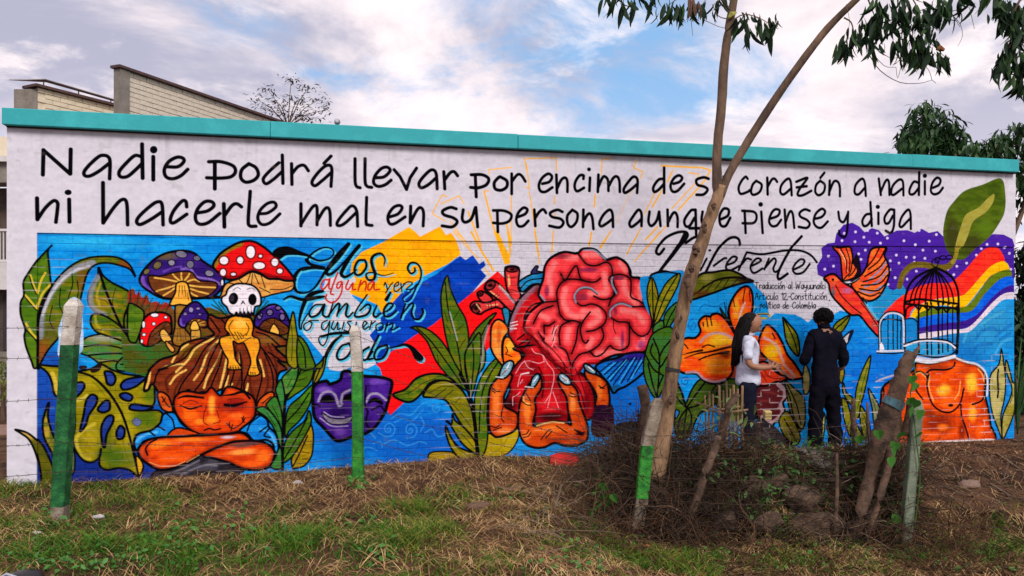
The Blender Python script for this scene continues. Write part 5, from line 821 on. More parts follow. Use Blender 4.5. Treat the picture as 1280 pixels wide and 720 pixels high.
M_G1 = mat('grass_green', (.035, .12, .008), (.09, .20, .016), 3, .7, 0, spec=.2, trans=.25, c3=(.055, .155, .01)); M_G2 = mat('grass_olive', (.13, .145, .018), (.32, .27, .055), 4, .75, 0, spec=.2, trans=.2, c3=(.21, .20, .03))
M_ST = mat('straw', (.62, .43, .20), (.16, .085, .04), 5, .8, 0, spec=.2, c3=(.36, .21, .09)); M_DK = mat('dead_brown', (.11, .055, .028), (.03, .017, .010), 5, .85, 0, spec=.15)
def green_mask(x, y):
    z = ground(x, y); px, py = pxy(x, y, z); g = n2(x, y, 1.3, 3) * .6 + n2(x, y, 4, 1) * .4
    t = .33 + .5 * sstep(620, 680, py) * sstep(420, 120, px) + .25 * sstep(640, 690, py) - .30 * sstep(630, 600, py) * (px > 60) + .15 * sstep(665, 700, py) * (px > 700)
    t = t - .42 * sstep(690, 760, px) * (py > 640)
    t = t - .35 * sstep(1130, 1180, px) * sstep(670, 640, py) + .3 * sstep(14, 4, np.abs(py - 594 + px * .045)) * (px < 420) + .25 * (px > 1120) * sstep(650, 690, py)
    return np.clip(t - .12 * sstep(690, 715, py) + (g - .5) * 2.6, 0, 1), px, py
x, y, dw, r = scatter(110000, 1); g, px, py = green_mask(x, y); k = r.random(len(x)) < g * np.where((px > 720) & (px < 1130) & (py < 660), .25, 1)
x, y, px, py = x[k], y[k], px[k], py[k]; h = r.uniform(.025, .075, len(x)) * (.5 + 3.2 * n2(x, y, 2.8, 40) ** 3)
kk = r.random(len(x)) < .55 + .35 * sstep(640, 700, py) * (px < 500)
blades('green_grass', M_G1, x[kk], y[kk], h[kk], .0095, .8, r, 'short fresh green grass growing in patches over the foreground slope', 'grass')
blades('olive_grass', M_G2, x[~kk], y[~kk], h[~kk], .0085, 1.0, r, 'yellowing olive grass mixed through the foreground slope', 'grass')
x, y, dw, r = scatter(75000, 2); g, px, py = green_mask(x, y); k = r.random(len(x)) < np.clip(.55 - g * .35, .1, 1) * np.where((px > 1150) & (py < 640), .25, 1); x, y = x[k], y[k]
blades('dry_straw', M_ST, x, y, r.uniform(.05, .24, len(x)) ** 1.0, .0062, .5, r, 'pale dry cut straw lying flat over the bank', 'straw', flat=True, lift=.008)
x, y, dw, r = scatter(30000, 4); g, px, py = green_mask(x, y); k = r.random(len(x)) < .5; x, y = x[k], y[k]
blades('dead_stalks', M_DK, x, y, r.uniform(.03, .12, len(x)), .005, .9, r, 'dark brown dead stalks and roots matted into the soil', 'dead grass', lift=.004)
# taller tufts
def tufts(name, pts, m, n, h, wd, label, seed, spread=.07, lean=.9):
    r = np.random.default_rng(seed); X = []; Y = []; H = []
    for (a, b_, s) in pts:
        X.append(a + r.normal(0, spread, n)); Y.append(b_ + r.normal(0, spread, n)); H.append(r.uniform(.5, 1, n) * h * s)
    return blades(name, m, np.concatenate(X), np.concatenate(Y), np.concatenate(H), wd, lean, r, label, 'grass', seg=4)
def gp(px, py, h=0):
    """ground point under a picture point"""
    d = np.arange(4.0, 10.5, .02); z = EYE - (py - HORIZON) / CAM_F * d; hit = np.nonzero(z <= ground((px - 640) / CAM_F * d, d) + h)[0]
    return at(px, py, float(d[hit[0]]) if len(hit) else 8)
pts = [(*gp(a, b_)[:2], s) for a, b_, s in ((450, 690, 1), (545, 660, .7), (120, 665, .8), (60, 700, 1), (200, 690, .8), (350, 650, .6), (760, 690, 1), (800, 712, 1), (900, 700, 1.2), (1000, 706, 1.1), (1060, 690, 1.3), (1180, 690, 1.6), (1230, 700, 1.8), (1270, 690, 2), (1150, 705, 1.4), (620, 705, .8), (700, 640, .8), (730, 670, 1), (300, 705, .8), (1250, 660, 1.2), (960, 660, 1.2), (975, 655, 1.2))]
tufts('tall_grass_tufts', pts, M_G1, 60, .16, .009, 'longer green grass tufts standing out of the cut grass', 5)
pts = [(*gp(a, b_)[:2], s) for a, b_, s in ((690, 640, 1.4), (655, 660, 1), (740, 620, 1.6), (1075, 690, 1.4), (1040, 700, 1.2), (1180, 640, .9), (1210, 670, 1), (560, 690, .8), (250, 640, .6), (620, 640, .8), (800, 600, 1.5), (760, 600, 1.4))]
tufts('dry_grass_tufts', pts, M_ST, 50, .15, .006, 'dry straw coloured grass clumps drooping over the bank edge', 6, .09, 1.3)
# leaf litter
def leaf_mesh(name, L_, W_, fold=.3, droop=.0, n=4):
    v = []; f = []
    for i in range(n + 1):
        t = i / n; w_ = W_ / 2 * math.sin(math.pi * (t * .93 + .03)) ** .8 * (1 - .25 * t) if 0 < i < n else W_ * .02
        z = -droop * t * t * L_; v += [(-w_, t * L_, z + w_ * fold), (0, t * L_, z), (w_, t * L_, z + w_ * fold)]
    for i in range(n):
        a = 3 * i; f += [(a, a + 1, a + 4, a + 3), (a + 1, a + 2, a + 5, a + 4)]
    me = bpy.data.meshes.new(name); me.from_pydata(v, [], f); me.shade_smooth(); return me
def leaf_cloud(name, m, P, size, seed, parent=None, label=None, cat=None, shape=None, down=.0, flat=.0):
    """many leaves in one mesh; P list of points"""
    base = shape or leaf_mesh('tmp', 1, .34, .25, .25, 3); bv_ = np.array([v.co[:] for v in base.vertices]); bf = [tuple(p.vertices) for p in base.polygons]; r = random.Random(seed); mb = MB()
    for p in P:
        e = Euler((r.uniform(-1.2, .6) - down, r.uniform(-.5, .5), r.uniform(0, 6.28))) if not flat else Euler((r.uniform(-flat, flat), r.uniform(-flat, flat), r.uniform(0, 6.28)))
        M_ = np.array(e.to_matrix()) * (size * r.uniform(.6, 1.25)); mb.add((bv_ @ M_.T + np.array(p)).tolist(), bf)
    return tag(mb.build(name, m, parent, True), label, cat, kind='stuff')
M_LIT = mat('leaf_litter', (.20, .115, .065), (.075, .042, .028), 4, .85, .2, c3=(.14, .08, .05)); 
r = random.Random(8); P = []
while len(P) < 3200:
    yy = r.uniform(5.8, 9.9); xx = r.uniform(2.6, 7.2); dwv = WALL_A[1] + (xx - WALL_A[0]) * WDY / WDX - yy; q = pxy(xx, yy, 0)
    if dwv < .1 or q[0] < 1090 and r.random() < .75: continue
    P.append((xx, yy, 0))
for _ in range(900):
    yy = r.uniform(5, 8.6); xx = r.uniform(.1, 3.2); P.append((xx, yy, 0))
P = np.array(P); P[:, 2] = ground(P[:, 0], P[:, 1]) + .012
leaf_cloud('leaf_litter', M_LIT, P, .065, 3, None, 'brown fallen leaves and bark scraps covering the bare soil at the right', 'leaf litter', flat=.5)
# ---------------------------------------------------------------- fence posts and wire
def conc(name, c, c2): return mat(name, c, c2, 9, .85, .5, 60)
M_CW = conc('whitewash', (.62, .58, .52), (.34, .29, .24)); M_CG = mat('green_paint', (.008, .060, .020), (.03, .17, .045), 11, .7, .6, 50, c3=(.012, .10, .03), spec=.2); M_CG2 = mat('bright_green_paint', (.014, .09, .018), (.05, .30, .035), 9, .7, .6, 50, c3=(.025, .20, .025), spec=.2); M_CR = conc('raw_concrete', (.30, .25, .19), (.07, .05, .035)); M_CGR = conc('mossy_concrete', (.20, .24, .17), (.10, .12, .08))
def post_part(name, m, A, B_, w0, w1, parent, taper=0, seed=0, d=None):
    """a square post piece from A to B_ (world), with chipped edges and, with taper, a pointed head"""
    r = random.Random(seed); mb = MB(); A = Vector(A); B_ = Vector(B_); ax = (B_ - A); n = 7; rings = []
    ts = [i / n for i in range(n + 1)]
    if taper: ts = ts[:-1] + [1 - taper, 1]
    for t in sorted(ts):
        w_ = w0 + (w1 - w0) * t; w_ *= .55 if taper and t == 1 else 1; p = A + ax * t; c = w_ * .42; h = w_ * .5; j = lambda: r.uniform(-.0025, .0025)
        rings.append([tuple(p + Vector((a + j(), b + j(), 0))) for a, b in ((-h, -c), (-c, -h), (c, -h), (h, -c), (h, c), (c, h), (-c, h), (-h, c))])
    for q in rings: mb.v += q
    for i in range(len(rings) - 1):
        for k in range(8): mb.f.append((i * 8 + k, i * 8 + (k + 1) % 8, (i + 1) * 8 + (k + 1) % 8, (i + 1) * 8 + k))
    mb.f.append(tuple(reversed(range(8)))); mb.f.append(tuple(range(len(mb.v) - 8, len(mb.v))))
    o = mb.build(name, m, parent); o.location = -parent.location; return o
G = 'concrete posts of the wire fence'
def px_post(label, base, d, joints, wd, mats, names, taper=.06, top_d=0):
    """joints: picture points from foot to head"""
    pts = [at(*joints[0], d)] + [at(*q, d + top_d) for q in joints[1:]]
    foot = pts[0]; root = empty('fence_post', (foot.x, foot.y, foot.z - .1), label, 'fence post', G); pts[0] = pts[0] - (pts[1] - pts[0]).normalized() * .15
    for i in range(len(pts) - 1): post_part(names[i], mats[i], pts[i] if i == 0 else pts[i] + Vector((0, 0, .0005)), pts[i + 1], wd * (1 if i == 0 else .985), wd * .97, root, taper if i == len(pts) - 2 else 0, seed=i + int(joints[0][0]))
    return root
px_post('leftmost fence post, dark green with a whitewashed pointed top, before the painted leaves', 0, 6.2, ((75, 646), (75, 632), (87.5, 431), (93, 374)), .108, (M_CR, M_CG, M_CW), ('footing', 'green_shaft', 'white_head'), .28)
px_post('bright green concrete post with a white top standing before the purple theatre masks', 0, 7.35, ((448, 614), (447, 464), (443.5, 407)), .098, (M_CG2, M_CW), ('green_shaft', 'white_head'), .12)
px_post('leaning mossy grey post, bright green below, beside the forked tree', 0, 6.75, ((794, 676), (802, 622), (809, 556), (822, 498)), .105, (M_CR, M_CG2, M_CR), ('footing', 'green_shaft', 'bare_head'), .18)
px_post('bare greenish concrete post on the right beside the sawn stump', 0, 6.9, ((1129, 700), (1147, 500)), .085, (M_CGR,), ('shaft',), .05)
bpy.data.materials['raw_concrete'].node_tree.nodes['Principled BSDF'].inputs['Roughness'].default_value = .9
M_WIRE = mat('rusty_wire', (.05, .04, .035), (.09, .05, .03), 30, .6, 0, metal=.5)
cols = [(-260, 5.6), (80, 6.13), (447, 7.28), (811, 6.68), (1141, 6.82), (1500, 6.5)]
wires = [('topmost barbed wire strand of the fence', (392, 408, 420, 545, 520, 500)), ('second barbed wire strand from the top', (436, 445, 458, 572, 556, 540)), ('middle barbed wire strand of the fence', (490, 498, 505, 596, 590, 580)), ('fourth barbed wire strand, second from the ground', (552, 552, 547, 625, 622, 615)), ('lowest barbed wire strand of the fence', (592, 590, 571, 652, 655, 650))]
for wi, (lab, ys) in enumerate(wires):
    pts = []; r = random.Random(wi)
    for i in range(len(cols) - 1):
        a = at(cols[i][0], ys[i], cols[i][1]); b_ = at(cols[i + 1][0], ys[i + 1], cols[i + 1][1])
        for k in range(12):
            t = k / 12; p = a.lerp(b_, t); p.z -= .05 * math.sin(math.pi * t) + r.uniform(-.004, .004); pts.append(p)
    o = empty('barbed_wire', (0, 0, 0), lab, 'barbed wire', 'barbed wire strands of the fence')
    mb = MB(); mb.tube(pts, .0022, 4); mb.build('strand', M_WIRE, o)
    mb = MB()
    for i in range(0, len(pts) - 1):
        for t in (.3, .8):
            p = pts[i].lerp(pts[i + 1], t)
            for q in range(2):
                v = Vector((r.uniform(-.4, .4), r.uniform(-1, 1), r.uniform(-1, 1))).normalized() * .016; mb.tube([p - v, p + v], .0014, 3)
    tag(mb.build('barbs', M_WIRE, o), kind='stuff')

# ---------------------------------------------------------------- the forked tree and its leaves
M_BARK = mat('smooth_bark', (.30, .18, .10), (.085, .048, .03), 6, .85, 1.0, 26, c3=(.20, .12, .065), th=(.42, .60), stretch=(1, 1, .35)); M_BARK2 = mat('rough_bark', (.14, .08, .05), (.03, .02, .015), 7, .9, 1, 22, c3=(.10, .06, .04))
M_BARKD = mat('dark_bark', (.19, .115, .07), (.06, .038, .028), 6, .85, .7, 30, stretch=(1, 1, .4))
M_LF = mat('mango_leaf', (.008, .022, .010), (.018, .045, .014), 3, .6, 0, spec=.15, trans=.08); M_DEAD = mat('dead_leaf', (.16, .09, .06), (.08, .045, .03), 5, .8, 0)
tf = at(818, 560, 7.1)
tree = empty('forked_tree', (tf.x, tf.y, gz(tf.x, tf.y)), 'slender pale barked tree forking into two long stems in front of the mural', 'tree')
def inv(o, pts): return [Vector(p) - o.location for p in pts]
def chain(spec): return [at(a, b_, d) for a, b_, d, _ in spec], [w_ / 2 * d / CAM_F for _, _, d, w_ in spec]
def smooth_chain(p, rr, n=4):
    P = np.array([[*a, b_] for a, b_ in zip(p, rr)]); Q = cr(P, False, n); return [Vector(q[:3]) for q in Q], [float(q[3]) for q in Q]
p, rr = smooth_chain(*chain([(818, 600, 7.1, 24), (827, 560, 7.1, 20), (833, 520, 7.1, 18.5), (839, 475, 7.1, 17.5), (846, 430, 7.1, 17), (853, 389, 7.1, 17), (860, 355, 7.1, 18), (868, 330, 7.1, 17), (874, 313, 7.1, 17), (886, 277, 7.1, 15), (896, 250, 7.1, 15), (901, 232, 7.1, 15)]))
mb = MB(); mb.tube(inv(tree, p), rr, 14, wob=.16, seed=3); mb.build('trunk', M_BARK, tree, True)
for nm, spec in (('stem', [(898, 250, 7.1, 13), (896, 215, 7.1, 12), (897, 180, 7.1, 11.5), (902, 130, 7.1, 11.5), (905, 80, 7.1, 11), (911, 35, 7.1, 10.5), (919, -10, 7.1, 9.5), (928, -80, 7.0, 8), (945, -200, 6.9, 5)]),
                 ('stem', [(899, 248, 7.1, 12), (911, 218, 7.1, 10.5), (930, 185, 7.1, 10.5), (965, 130, 7.1, 10), (1000, 80, 7.0, 9.5), (1035, 35, 7.0, 9), (1070, 0, 6.9, 8), (1120, -50, 6.8, 6.5), (1170, -90, 6.7, 5)])):
    p, rr = smooth_chain(*chain(spec)); mb = MB(); mb.tube(inv(tree, p), rr, 12, wob=.1, seed=4); mb.build(nm, M_BARKD, tree, True)
mb = MB()
r = random.Random(2)
for (a, b_, w_, h_) in ((869, 312, 10, 16), (846, 420, 5, 14), (838, 500, 6, 12), (880, 285, 7, 14), (892, 258, 6, 10), (850, 398, 4, 10), (859, 350, 9, 24), (862, 368, 7, 22), (865, 334, 8, 14)):
    p = at(a, b_, 7.0); pts = [p + Vector((r.uniform(-.01, .01), r.uniform(-.02, .0), (k / 5 - .5) * h_ / 140)) for k in range(6)]; mb.tube(inv(tree, pts), [w_ / 280 * math.sin(math.pi * (k + .6) / 6.2) for k in range(6)], 9, wob=.5, seed=int(a))
tag(mb.build('bark_scars', M_BARK2, tree), kind='stuff')
mb = MB(); c_ = at(841, 462, 7.1); mb.tube(inv(tree, [c_ + Vector((-.003, 0, -.016)), c_ + Vector((.003, 0, .016))]), [.069, .068], 14, cap=False); mb.build('cloth_band', mat('dark_band', (.03, .028, .03), None, 20), tree)
M_LF2 = mat('mango_leaf_light', (.03, .075, .02), (.06, .12, .03), 3, .5, 0, spec=.25, trans=.3); LM3 = leaf_mesh('leaf', .13, .036, .3, .45, 5); LM3.materials.append(M_LF2)
LM = leaf_mesh('leaf', .17, .044, .35, .35, 5); LM.materials.append(M_LF); LM2 = leaf_mesh('leaf', .15, .05, .2, .55, 5); LM2.materials.append(M_LF)
# leaf sprays: (x, y, depth, number, spread) at picture points; every leaf hangs
SPR = [(768, 0, 6.6, 6, 9), (785, 6, 6.6, 9, 9), (812, -4, 6.6, 5, 6), (833, 12, 6.7, 8, 9), (850, 12, 6.7, 8, 8), (890, 6, 6.9, 7, 10), (903, 2, 6.9, 4, 6), (932, 26, 7.0, 9, 9), (948, 32, 7.0, 11, 10), (960, 28, 7.0, 5, 6),
       (1058, 58, 6.8, 8, 6), (1068, 48, 6.8, 12, 9), (1084, 40, 6.8, 12, 10), (1092, 55, 6.8, 8, 7), (1106, 10, 6.7, 12, 12), (1120, 18, 6.7, 14, 13), (1132, 8, 6.7, 12, 12), (1128, 55, 6.8, 9, 6), (1125, 70, 6.8, 5, 4), (1148, 55, 6.7, 14, 8), (1150, 75, 6.7, 12, 7), (1158, 30, 6.7, 12, 10), (1170, 10, 6.7, 12, 10), (1180, 15, 6.7, 9, 8), (1165, 65, 6.7, 6, 6), (1174, 74, 6.7, 6, 4), (1185, 76, 6.7, 4, 3), (1120, 35, 6.75, 9, 9), (1100, 25, 6.75, 9, 9), (1143, 25, 6.75, 10, 9)]
twm = MB(); r = random.Random(21); nl = 0
def spray_leaves(parent, sprays, meshes, seed, pref='leaf', scl=1.0):
    r = random.Random(seed)
    for (a, b_, d, n, s) in sprays:
        for k in range(int(n * 1.8)):
            p = at(a + r.gauss(0, s), b_ + r.gauss(0, s * .7) - 4, d + r.uniform(-.12, .12)); o = link(pref, meshes[r.randrange(len(meshes))], parent)
            o.location = p - parent.location; o.rotation_euler = (r.uniform(-2.0, -1.0), r.uniform(-.5, .5), r.uniform(0, 6.28)); k_ = r.uniform(.6, 1.25) * scl; o.scale = (k_, k_, k_)
spray_leaves(tree, SPR, (LM, LM2, LM3), 5)
def twig(mb, pts, r0, r1, d, n=5):
    P = [at(a, b_, d) for a, b_ in pts]; P, R_ = smooth_chain(P, list(np.linspace(r0, r1, len(P))), 3); mb.tube([q - tree.location for q in P], R_, n)
for pts, a, b_ in (([(912, 12), (898, -6), (892, -20)], .012, .006), ([(911, 24), (898, 20), (890, 5)], .005, .003), ([(915, 26), (930, 18), (948, 22), (962, 30)], .006, .003), ([(880, 25), (905, 35), (915, 25)], .003, .002), ([(862, -10), (863, 15), (866, 45)], .004, .002), ([(862, -10), (845, 0), (833, 8)], .004, .003),
                   ([(1055, 22), (1064, 28), (1068, 42), (1075, 50)], .008, .003), ([(1082, -10), (1090, 12), (1098, 30)], .008, .003), ([(1098, 30), (1130, 20), (1160, 10)], .006, .003), ([(1130, -20), (1150, 20), (1150, 75)], .007, .003), ([(1140, -20), (1128, 30), (1128, 60)], .005, .002), ([(1160, 50), (1172, 62), (1184, 74)], .004, .002), ([(1085, 66), (1100, 88), (1125, 103), (1150, 104), (1165, 100)], .0045, .002), ([(1165, 100), (1162, 90), (1158, 84)], .0025, .002), ([(1165, 100), (1170, 104)], .0025, .002),
                   ([(1086, 60), (1105, 82), (1120, 84)], .003, .002), ([(1090, 58), (1112, 72), (1122, 72)], .003, .002), ([(1188, 16), (1200, 30), (1203, 45), (1197, 58)], .003, .0015), ([(1186, 10), (1200, 34)], .003, .002), ([(1212, 10), (1218, 36)], .003, .002), ([(1190, 14), (1215, 8)], .003, .002), ([(1120, 84), (1122, 98), (1126, 84)], .002, .002), ([(1058, 5), (1062, 30), (1055, 45)], .002, .0015)):
    twig(twm, pts, a, b_, 6.8)
twm.build('twigs', M_BARKD, tree)['kind'] = 'stuff'
mb = MB(); r = random.Random(4)
for k in range(26):
    a = 866 + r.uniform(-6, 8); p = at(a, r.uniform(-6, 6), 6.75); q = at(a + r.uniform(-3, 4), r.uniform(14, 28), 6.75 + r.uniform(-.04, .04)); mb.tube(inv(tree, [p, p.lerp(q, .6) + Vector((.01, 0, 0)), q]), [.004, .006, .002], 4)
tag(mb.build('dead_leaves', M_DEAD, tree), kind='stuff')
mb = MB(); p = at(1175, 62, 6.7); mb.tube(inv(tree, [p + Vector((-.03, 0, 0)), p + Vector((0, 0, .015)), p + Vector((.035, 0, -.005))]), [.01, .025, .012], 6, wob=.4); mb.build('dead_flower', mat('rust_flower', (.35, .14, .06), None, 9), tree)
mb = MB(); p = at(915, 18, 7.04); mb.tube(inv(tree, [p + Vector((-.03, 0, -.03)), p + Vector((.0, 0, 0)), p + Vector((.04, 0, .02))]), [.012, .028, .006], 6); mb.build('yellow_leaf', mat('yellow_leaf', (.45, .42, .08), None, 9), tree)
# neighbour tree whose leaves enter at the right edge
nb = at(1400, 600, 6.2); t2 = empty('leafy_tree', (nb.x, nb.y, gz(nb.x, nb.y)), 'dark leaved tree whose branches hang into the top right corner', 'tree')
P, R_ = smooth_chain([Vector((nb.x, nb.y, 0)), Vector((nb.x - .05, nb.y, 1.5)), Vector((nb.x - .1, nb.y, 3)), Vector((nb.x - .2, nb.y + .1, 5))], [.12, .1, .08, .04]); mb = MB(); mb.tube([q - t2.location for q in P], R_, 10, wob=.1); mb.build('trunk', M_BARKD, t2, True)
mb = MB()
for spec in ([(1392, 20, 6.2), (1330, -10, 6.2), (1275, 0, 6.2), (1262, 60, 6.2)], [(1396, 80, 6.2), (1340, 50, 6.2), (1290, 60, 6.2), (1262, 80, 6.2)], [(1390, -60, 6.2), (1300, -40, 6.2), (1240, -10, 6.2)]):
    P, R_ = smooth_chain([at(*s) for s in spec], [.03, .018, .01, .004][:len(spec)]); mb.tube([q - t2.location for q in P], R_, 6)
tag(mb.build('branches', M_BARKD, t2), kind='stuff')
spray_leaves(t2, [(1258, 6, 6.2, 16, 8), (1262, 26, 6.2, 16, 8), (1270, 15, 6.2, 14, 9), (1276, 40, 6.2, 12, 8), (1262, 55, 6.2, 5, 4), (1265, 74, 6.2, 16, 8), (1252, 84, 6.2, 10, 6), (1275, 85, 6.2, 16, 9), (1270, 104, 6.2, 6, 5), (1280, 110, 6.2, 8, 5), (1225, 0, 6.2, 3, 5), (1240, -3, 6.2, 4, 6), (1200, -2, 6.3, 4, 5), (1300, 40, 6.2, 14, 14), (1310, 90, 6.2, 12, 14), (1278, 160, 6.3, 4, 4)], (LM, LM2, LM3), 9)

# ---------------------------------------------------------------- trees behind the building
M_FAR = mat('far_leaf', (.012, .040, .012), (.04, .095, .022), 1.4, .55, 0, spec=.35, trans=.15, c3=(.022, .06, .015)); M_FARD = mat('far_leaf_dark', (.008, .022, .009), (.02, .05, .014), 1.4, .6, 0, spec=.3)
def crown_tree(px, py_top, py_mid, d, rx, rz_, n, label, seed, m=M_FAR, size=.15, cat='tree', core=True):
    r = random.Random(seed); top = at(px, py_top, d); mid = at(px, py_mid, d); root = empty('background_tree', (mid.x, mid.y, 0), label, cat)
    lobes = [(mid + Vector((r.uniform(-rx, rx) * .7, r.uniform(-.8, .8) * rx * .6, r.uniform(-rz_, rz_) * .75)), r.uniform(.3, .5) * min(rx, rz_)) for _ in range(16)]
    mb = MB(); mb.tube([Vector((0, 0, -.2)), Vector((.05, 0, mid.z * .5)), mid - root.location], [.14, .11, .05], 8, wob=.15)
    for c, q in lobes[:10]: mb.tube([Vector((.03, 0, mid.z * .5)), ((c - root.location) + Vector((0, 0, mid.z * .5))) * .5 + Vector((0, 0, 0)), c - root.location], [.05, .035, .012], 5)
    mb.build('trunk', M_BARKD, root, True); P = []
    for k in range(n):
        c, q = lobes[r.randrange(len(lobes))]; v = Vector((r.gauss(0, 1), r.gauss(0, 1), r.gauss(0, 1))).normalized() * q * r.uniform(.45, 1.08); P.append(c + v - root.location)
    leaf_cloud('crown', m, P, size, seed, root, down=.5); return root
crown_tree(1168, 128, 172, 13, .62, .55, 1500, 'round dark green tree rising behind the teal coping on the right', 31, size=.17)
crown_tree(1240, 156, 205, 12.6, .75, .6, 2200, 'lower dark green tree behind the coping at the building corner', 32, size=.17)
crown_tree(1300, 150, 320, 12.5, .8, 2.1, 5200, 'tall dark tree filling the right edge beyond the end of the wall', 33, M_FARD, .17)
crown_tree(1320, 380, 470, 12.2, .8, 1.1, 1600, 'dark bushy undergrowth tree low at the right edge behind the wall', 34, M_FARD, .15)
crown_tree(1108, 182, 200, 13.2, .16, .12, 60, 'small leafy twig tip showing just above the coping at the right', 36, size=.13)
bg_ = at(360, 140, 17); sp = empty('sparse_tree', (bg_.x, bg_.y, 0), 'thin small leaved tree above the coping beside the stained brick wall', 'tree')
mb = MB(); r = random.Random(12); base = at(360, 158, 17); mb.tube([Vector((0, 0, 0)), base - sp.location], [.07, .03], 6); P = []
for a, b_ in ((364, 100), (335, 112), (348, 128), (322, 125), (385, 110), (398, 125), (372, 125), (378, 145), (352, 140), (405, 138), (330, 135), (392, 150)):
    e = at(a, b_, 17 + r.uniform(-.4, .4)); m_ = base.lerp(e, .55) + Vector((0, 0, .08)); mb.tube([base - sp.location, m_ - sp.location, e - sp.location], [.014, .01, .004], 4)
    for k in range(44): P.append(e + Vector((r.gauss(0, .11), r.gauss(0, .11), r.gauss(0, .055))) - sp.location)
    for k in range(16): P.append(m_ + Vector((r.gauss(0, .1), r.gauss(0, .1), r.gauss(0, .06))) - sp.location)
mb.build('trunk', M_BARKD, sp); leaf_cloud('crown', mat('reddish_leaf', (.09, .05, .04), (.04, .04, .025), 3, .7, 0), P, .10, 7, sp, flat=.4)
dp = at(422, 158, 15); ds = empty('satellite_dish', (dp.x, dp.y, dp.z - 1), 'tiny grey satellite dish peeping over the coping right of the thin tree', 'satellite dish'); mb = MB(); mb.tube([(0, 0, 0), (0, 0, 1.03)], .012, 6); mb.build('mast', M_BARKD, ds); mb = MB(); mb.tube([Vector((0, -.03, 1.08)), Vector((-.01, -.012, 1.084)), Vector((-.02, .01, 1.09))], [.062, .045, .01], 14); mb.build('dish', mat('dish_grey', (.45, .45, .48), None, 9, .4, 0), ds, True)
# long leaved plant at the right corner of the wall
M_REED = mat('reed', (.03, .09, .025), (.06, .14, .035), 4, .6, 0, trans=.2)
def reed(x, y, n, h, label, name='reed_clump', m=M_REED, seed=1, wd=.03, lean=.5):
    root = empty(name, (x, y, gz(x, y)), label, 'plant'); r = random.Random(seed)
    for k in range(n):
        a = r.uniform(0, 6.28); hh = h * r.uniform(.6, 1); ln = r.uniform(.15, lean) * hh; mb = MB(); v = []
        for i in range(6):
            t = i / 5; w_ = wd * (1 - t) ** .7 * (.6 + t); c = Vector((math.cos(a) * ln * t * t, math.sin(a) * ln * t * t, hh * (t - .25 * t * t))); s = Vector((-math.sin(a), math.cos(a), 0)) * w_ / 2; v += [c - s, c + Vector((0, 0, -w_ * .2)), c + s]
        f = []
        for i in range(5): f += [(3 * i, 3 * i + 1, 3 * i + 4, 3 * i + 3), (3 * i + 1, 3 * i + 2, 3 * i + 5, 3 * i + 4)]
        mb.add(v, f); mb.build('leaf', m, root, True)
    return root
wr = (WALL_B[0], WALL_B[1])
reed(wr[0] + .22, wr[1] + .35, 34, 1.9, 'tall long leaved green plant growing at the right end of the wall', seed=3, lean=.6)
reed(wr[0] + .3, wr[1] - .35, 26, .7, 'short bright green grassy plant at the foot of the wall\'s right corner', seed=4)

# ---------------------------------------------------------------- houses behind
M_CB = mat('cream_brick', (.70, .61, .45), (.58, .50, .37), 3, .85, .4, 30); M_CBS = mat('stained_brick', (.62, .54, .44), (.10, .075, .06), 1.6, .9, .4, 30, c3=(.52, .44, .35), th=(.44, .60), stretch=(1, 1, .5)); M_GP = mat('grey_render', (.24, .21, .18), (.15, .13, .11), 4, .9, .4); M_TILE = mat('dark_tile', (.10, .05, .045), (.06, .035, .03), 9, .8, .4)
def brick_house(A, dirv, L_, ztop, zlow, m, label, dep=.3):
    root = empty('brick_house', (A[0], A[1], 0), label, 'building', rz=math.atan2(dirv[1], dirv[0])); mb = MB(); mb.box(0, L_, .02, dep, 0, ztop - .02); mb.build('wall', m, root)
    me = MB(); me.brick(.006, .294, .005, .085, dep=.03); me = me.mesh('brick'); me.materials.append(m); r = random.Random(3); z = ztop - .09; row = 0
    while z > zlow:
        x_ = -.15 * (row % 2)
        while x_ < L_ - .05:
            if x_ >= -.001 and x_ + .3 <= L_: o = link('brick', me, root); o.location = (x_, r.uniform(-.006, .004), z)
            x_ += .3
        z -= .09; row += 1
    mb = MB(); mb.box(-.08, L_ + .05, -.08, dep + .05, ztop + .002, ztop + .05); mb.build('roof_edge', M_TILE, root)
    return root
M_WBR = mat('weathered_metal', (.30, .26, .26), (.16, .12, .12), 4, .5, .2); d0 = 14.4; A = ((150 - 640) / CAM_F * d0, d0); D = np.array([.1165, .29]); D = D / np.hypot(*D)
h1 = brick_house(A, D, 5.2, 6.0, 4.75, M_CBS, 'tall stained cream brick house wall with a dark roof edge behind the coping', dep=.10)
mb = MB(); mb.box(-.03, .17, -.05, .12, 0, 5.99); mb.build('corner_pier', M_GP, h1)
A2 = ((47 - 640) / CAM_F * 15, 15.0); D2 = np.array([.78, 1.5]); D2 = D2 / np.hypot(*D2)
h2 = brick_house(A2, D2, 3.2, 5.83, 5.0, M_CB, 'pale cream brick house with a thin metal roof overhang at far left')
mb = MB(); mb.box(-.02, -.003, -.0, 3.5, 0, 5.8)
ew = MB(); c, s_ = D2; e0 = np.array([-.46, .02]); R2 = np.array([[c, s_], [-s_, c]]); q = R2 @ e0
ew.add([(0, 0, 0), (q[0], q[1], 0), (q[0], q[1], 5.8), (0, 0, 5.8), (.3, .35, 0), (q[0] + .3, q[1] + .35, 0), (q[0] + .3, q[1] + .35, 5.8), (.3, .35, 5.8)], [(0, 1, 2, 3), (4, 7, 6, 5), (3, 2, 6, 7), (1, 5, 6, 2)]); ew.build('end_wall', M_GP, h2)
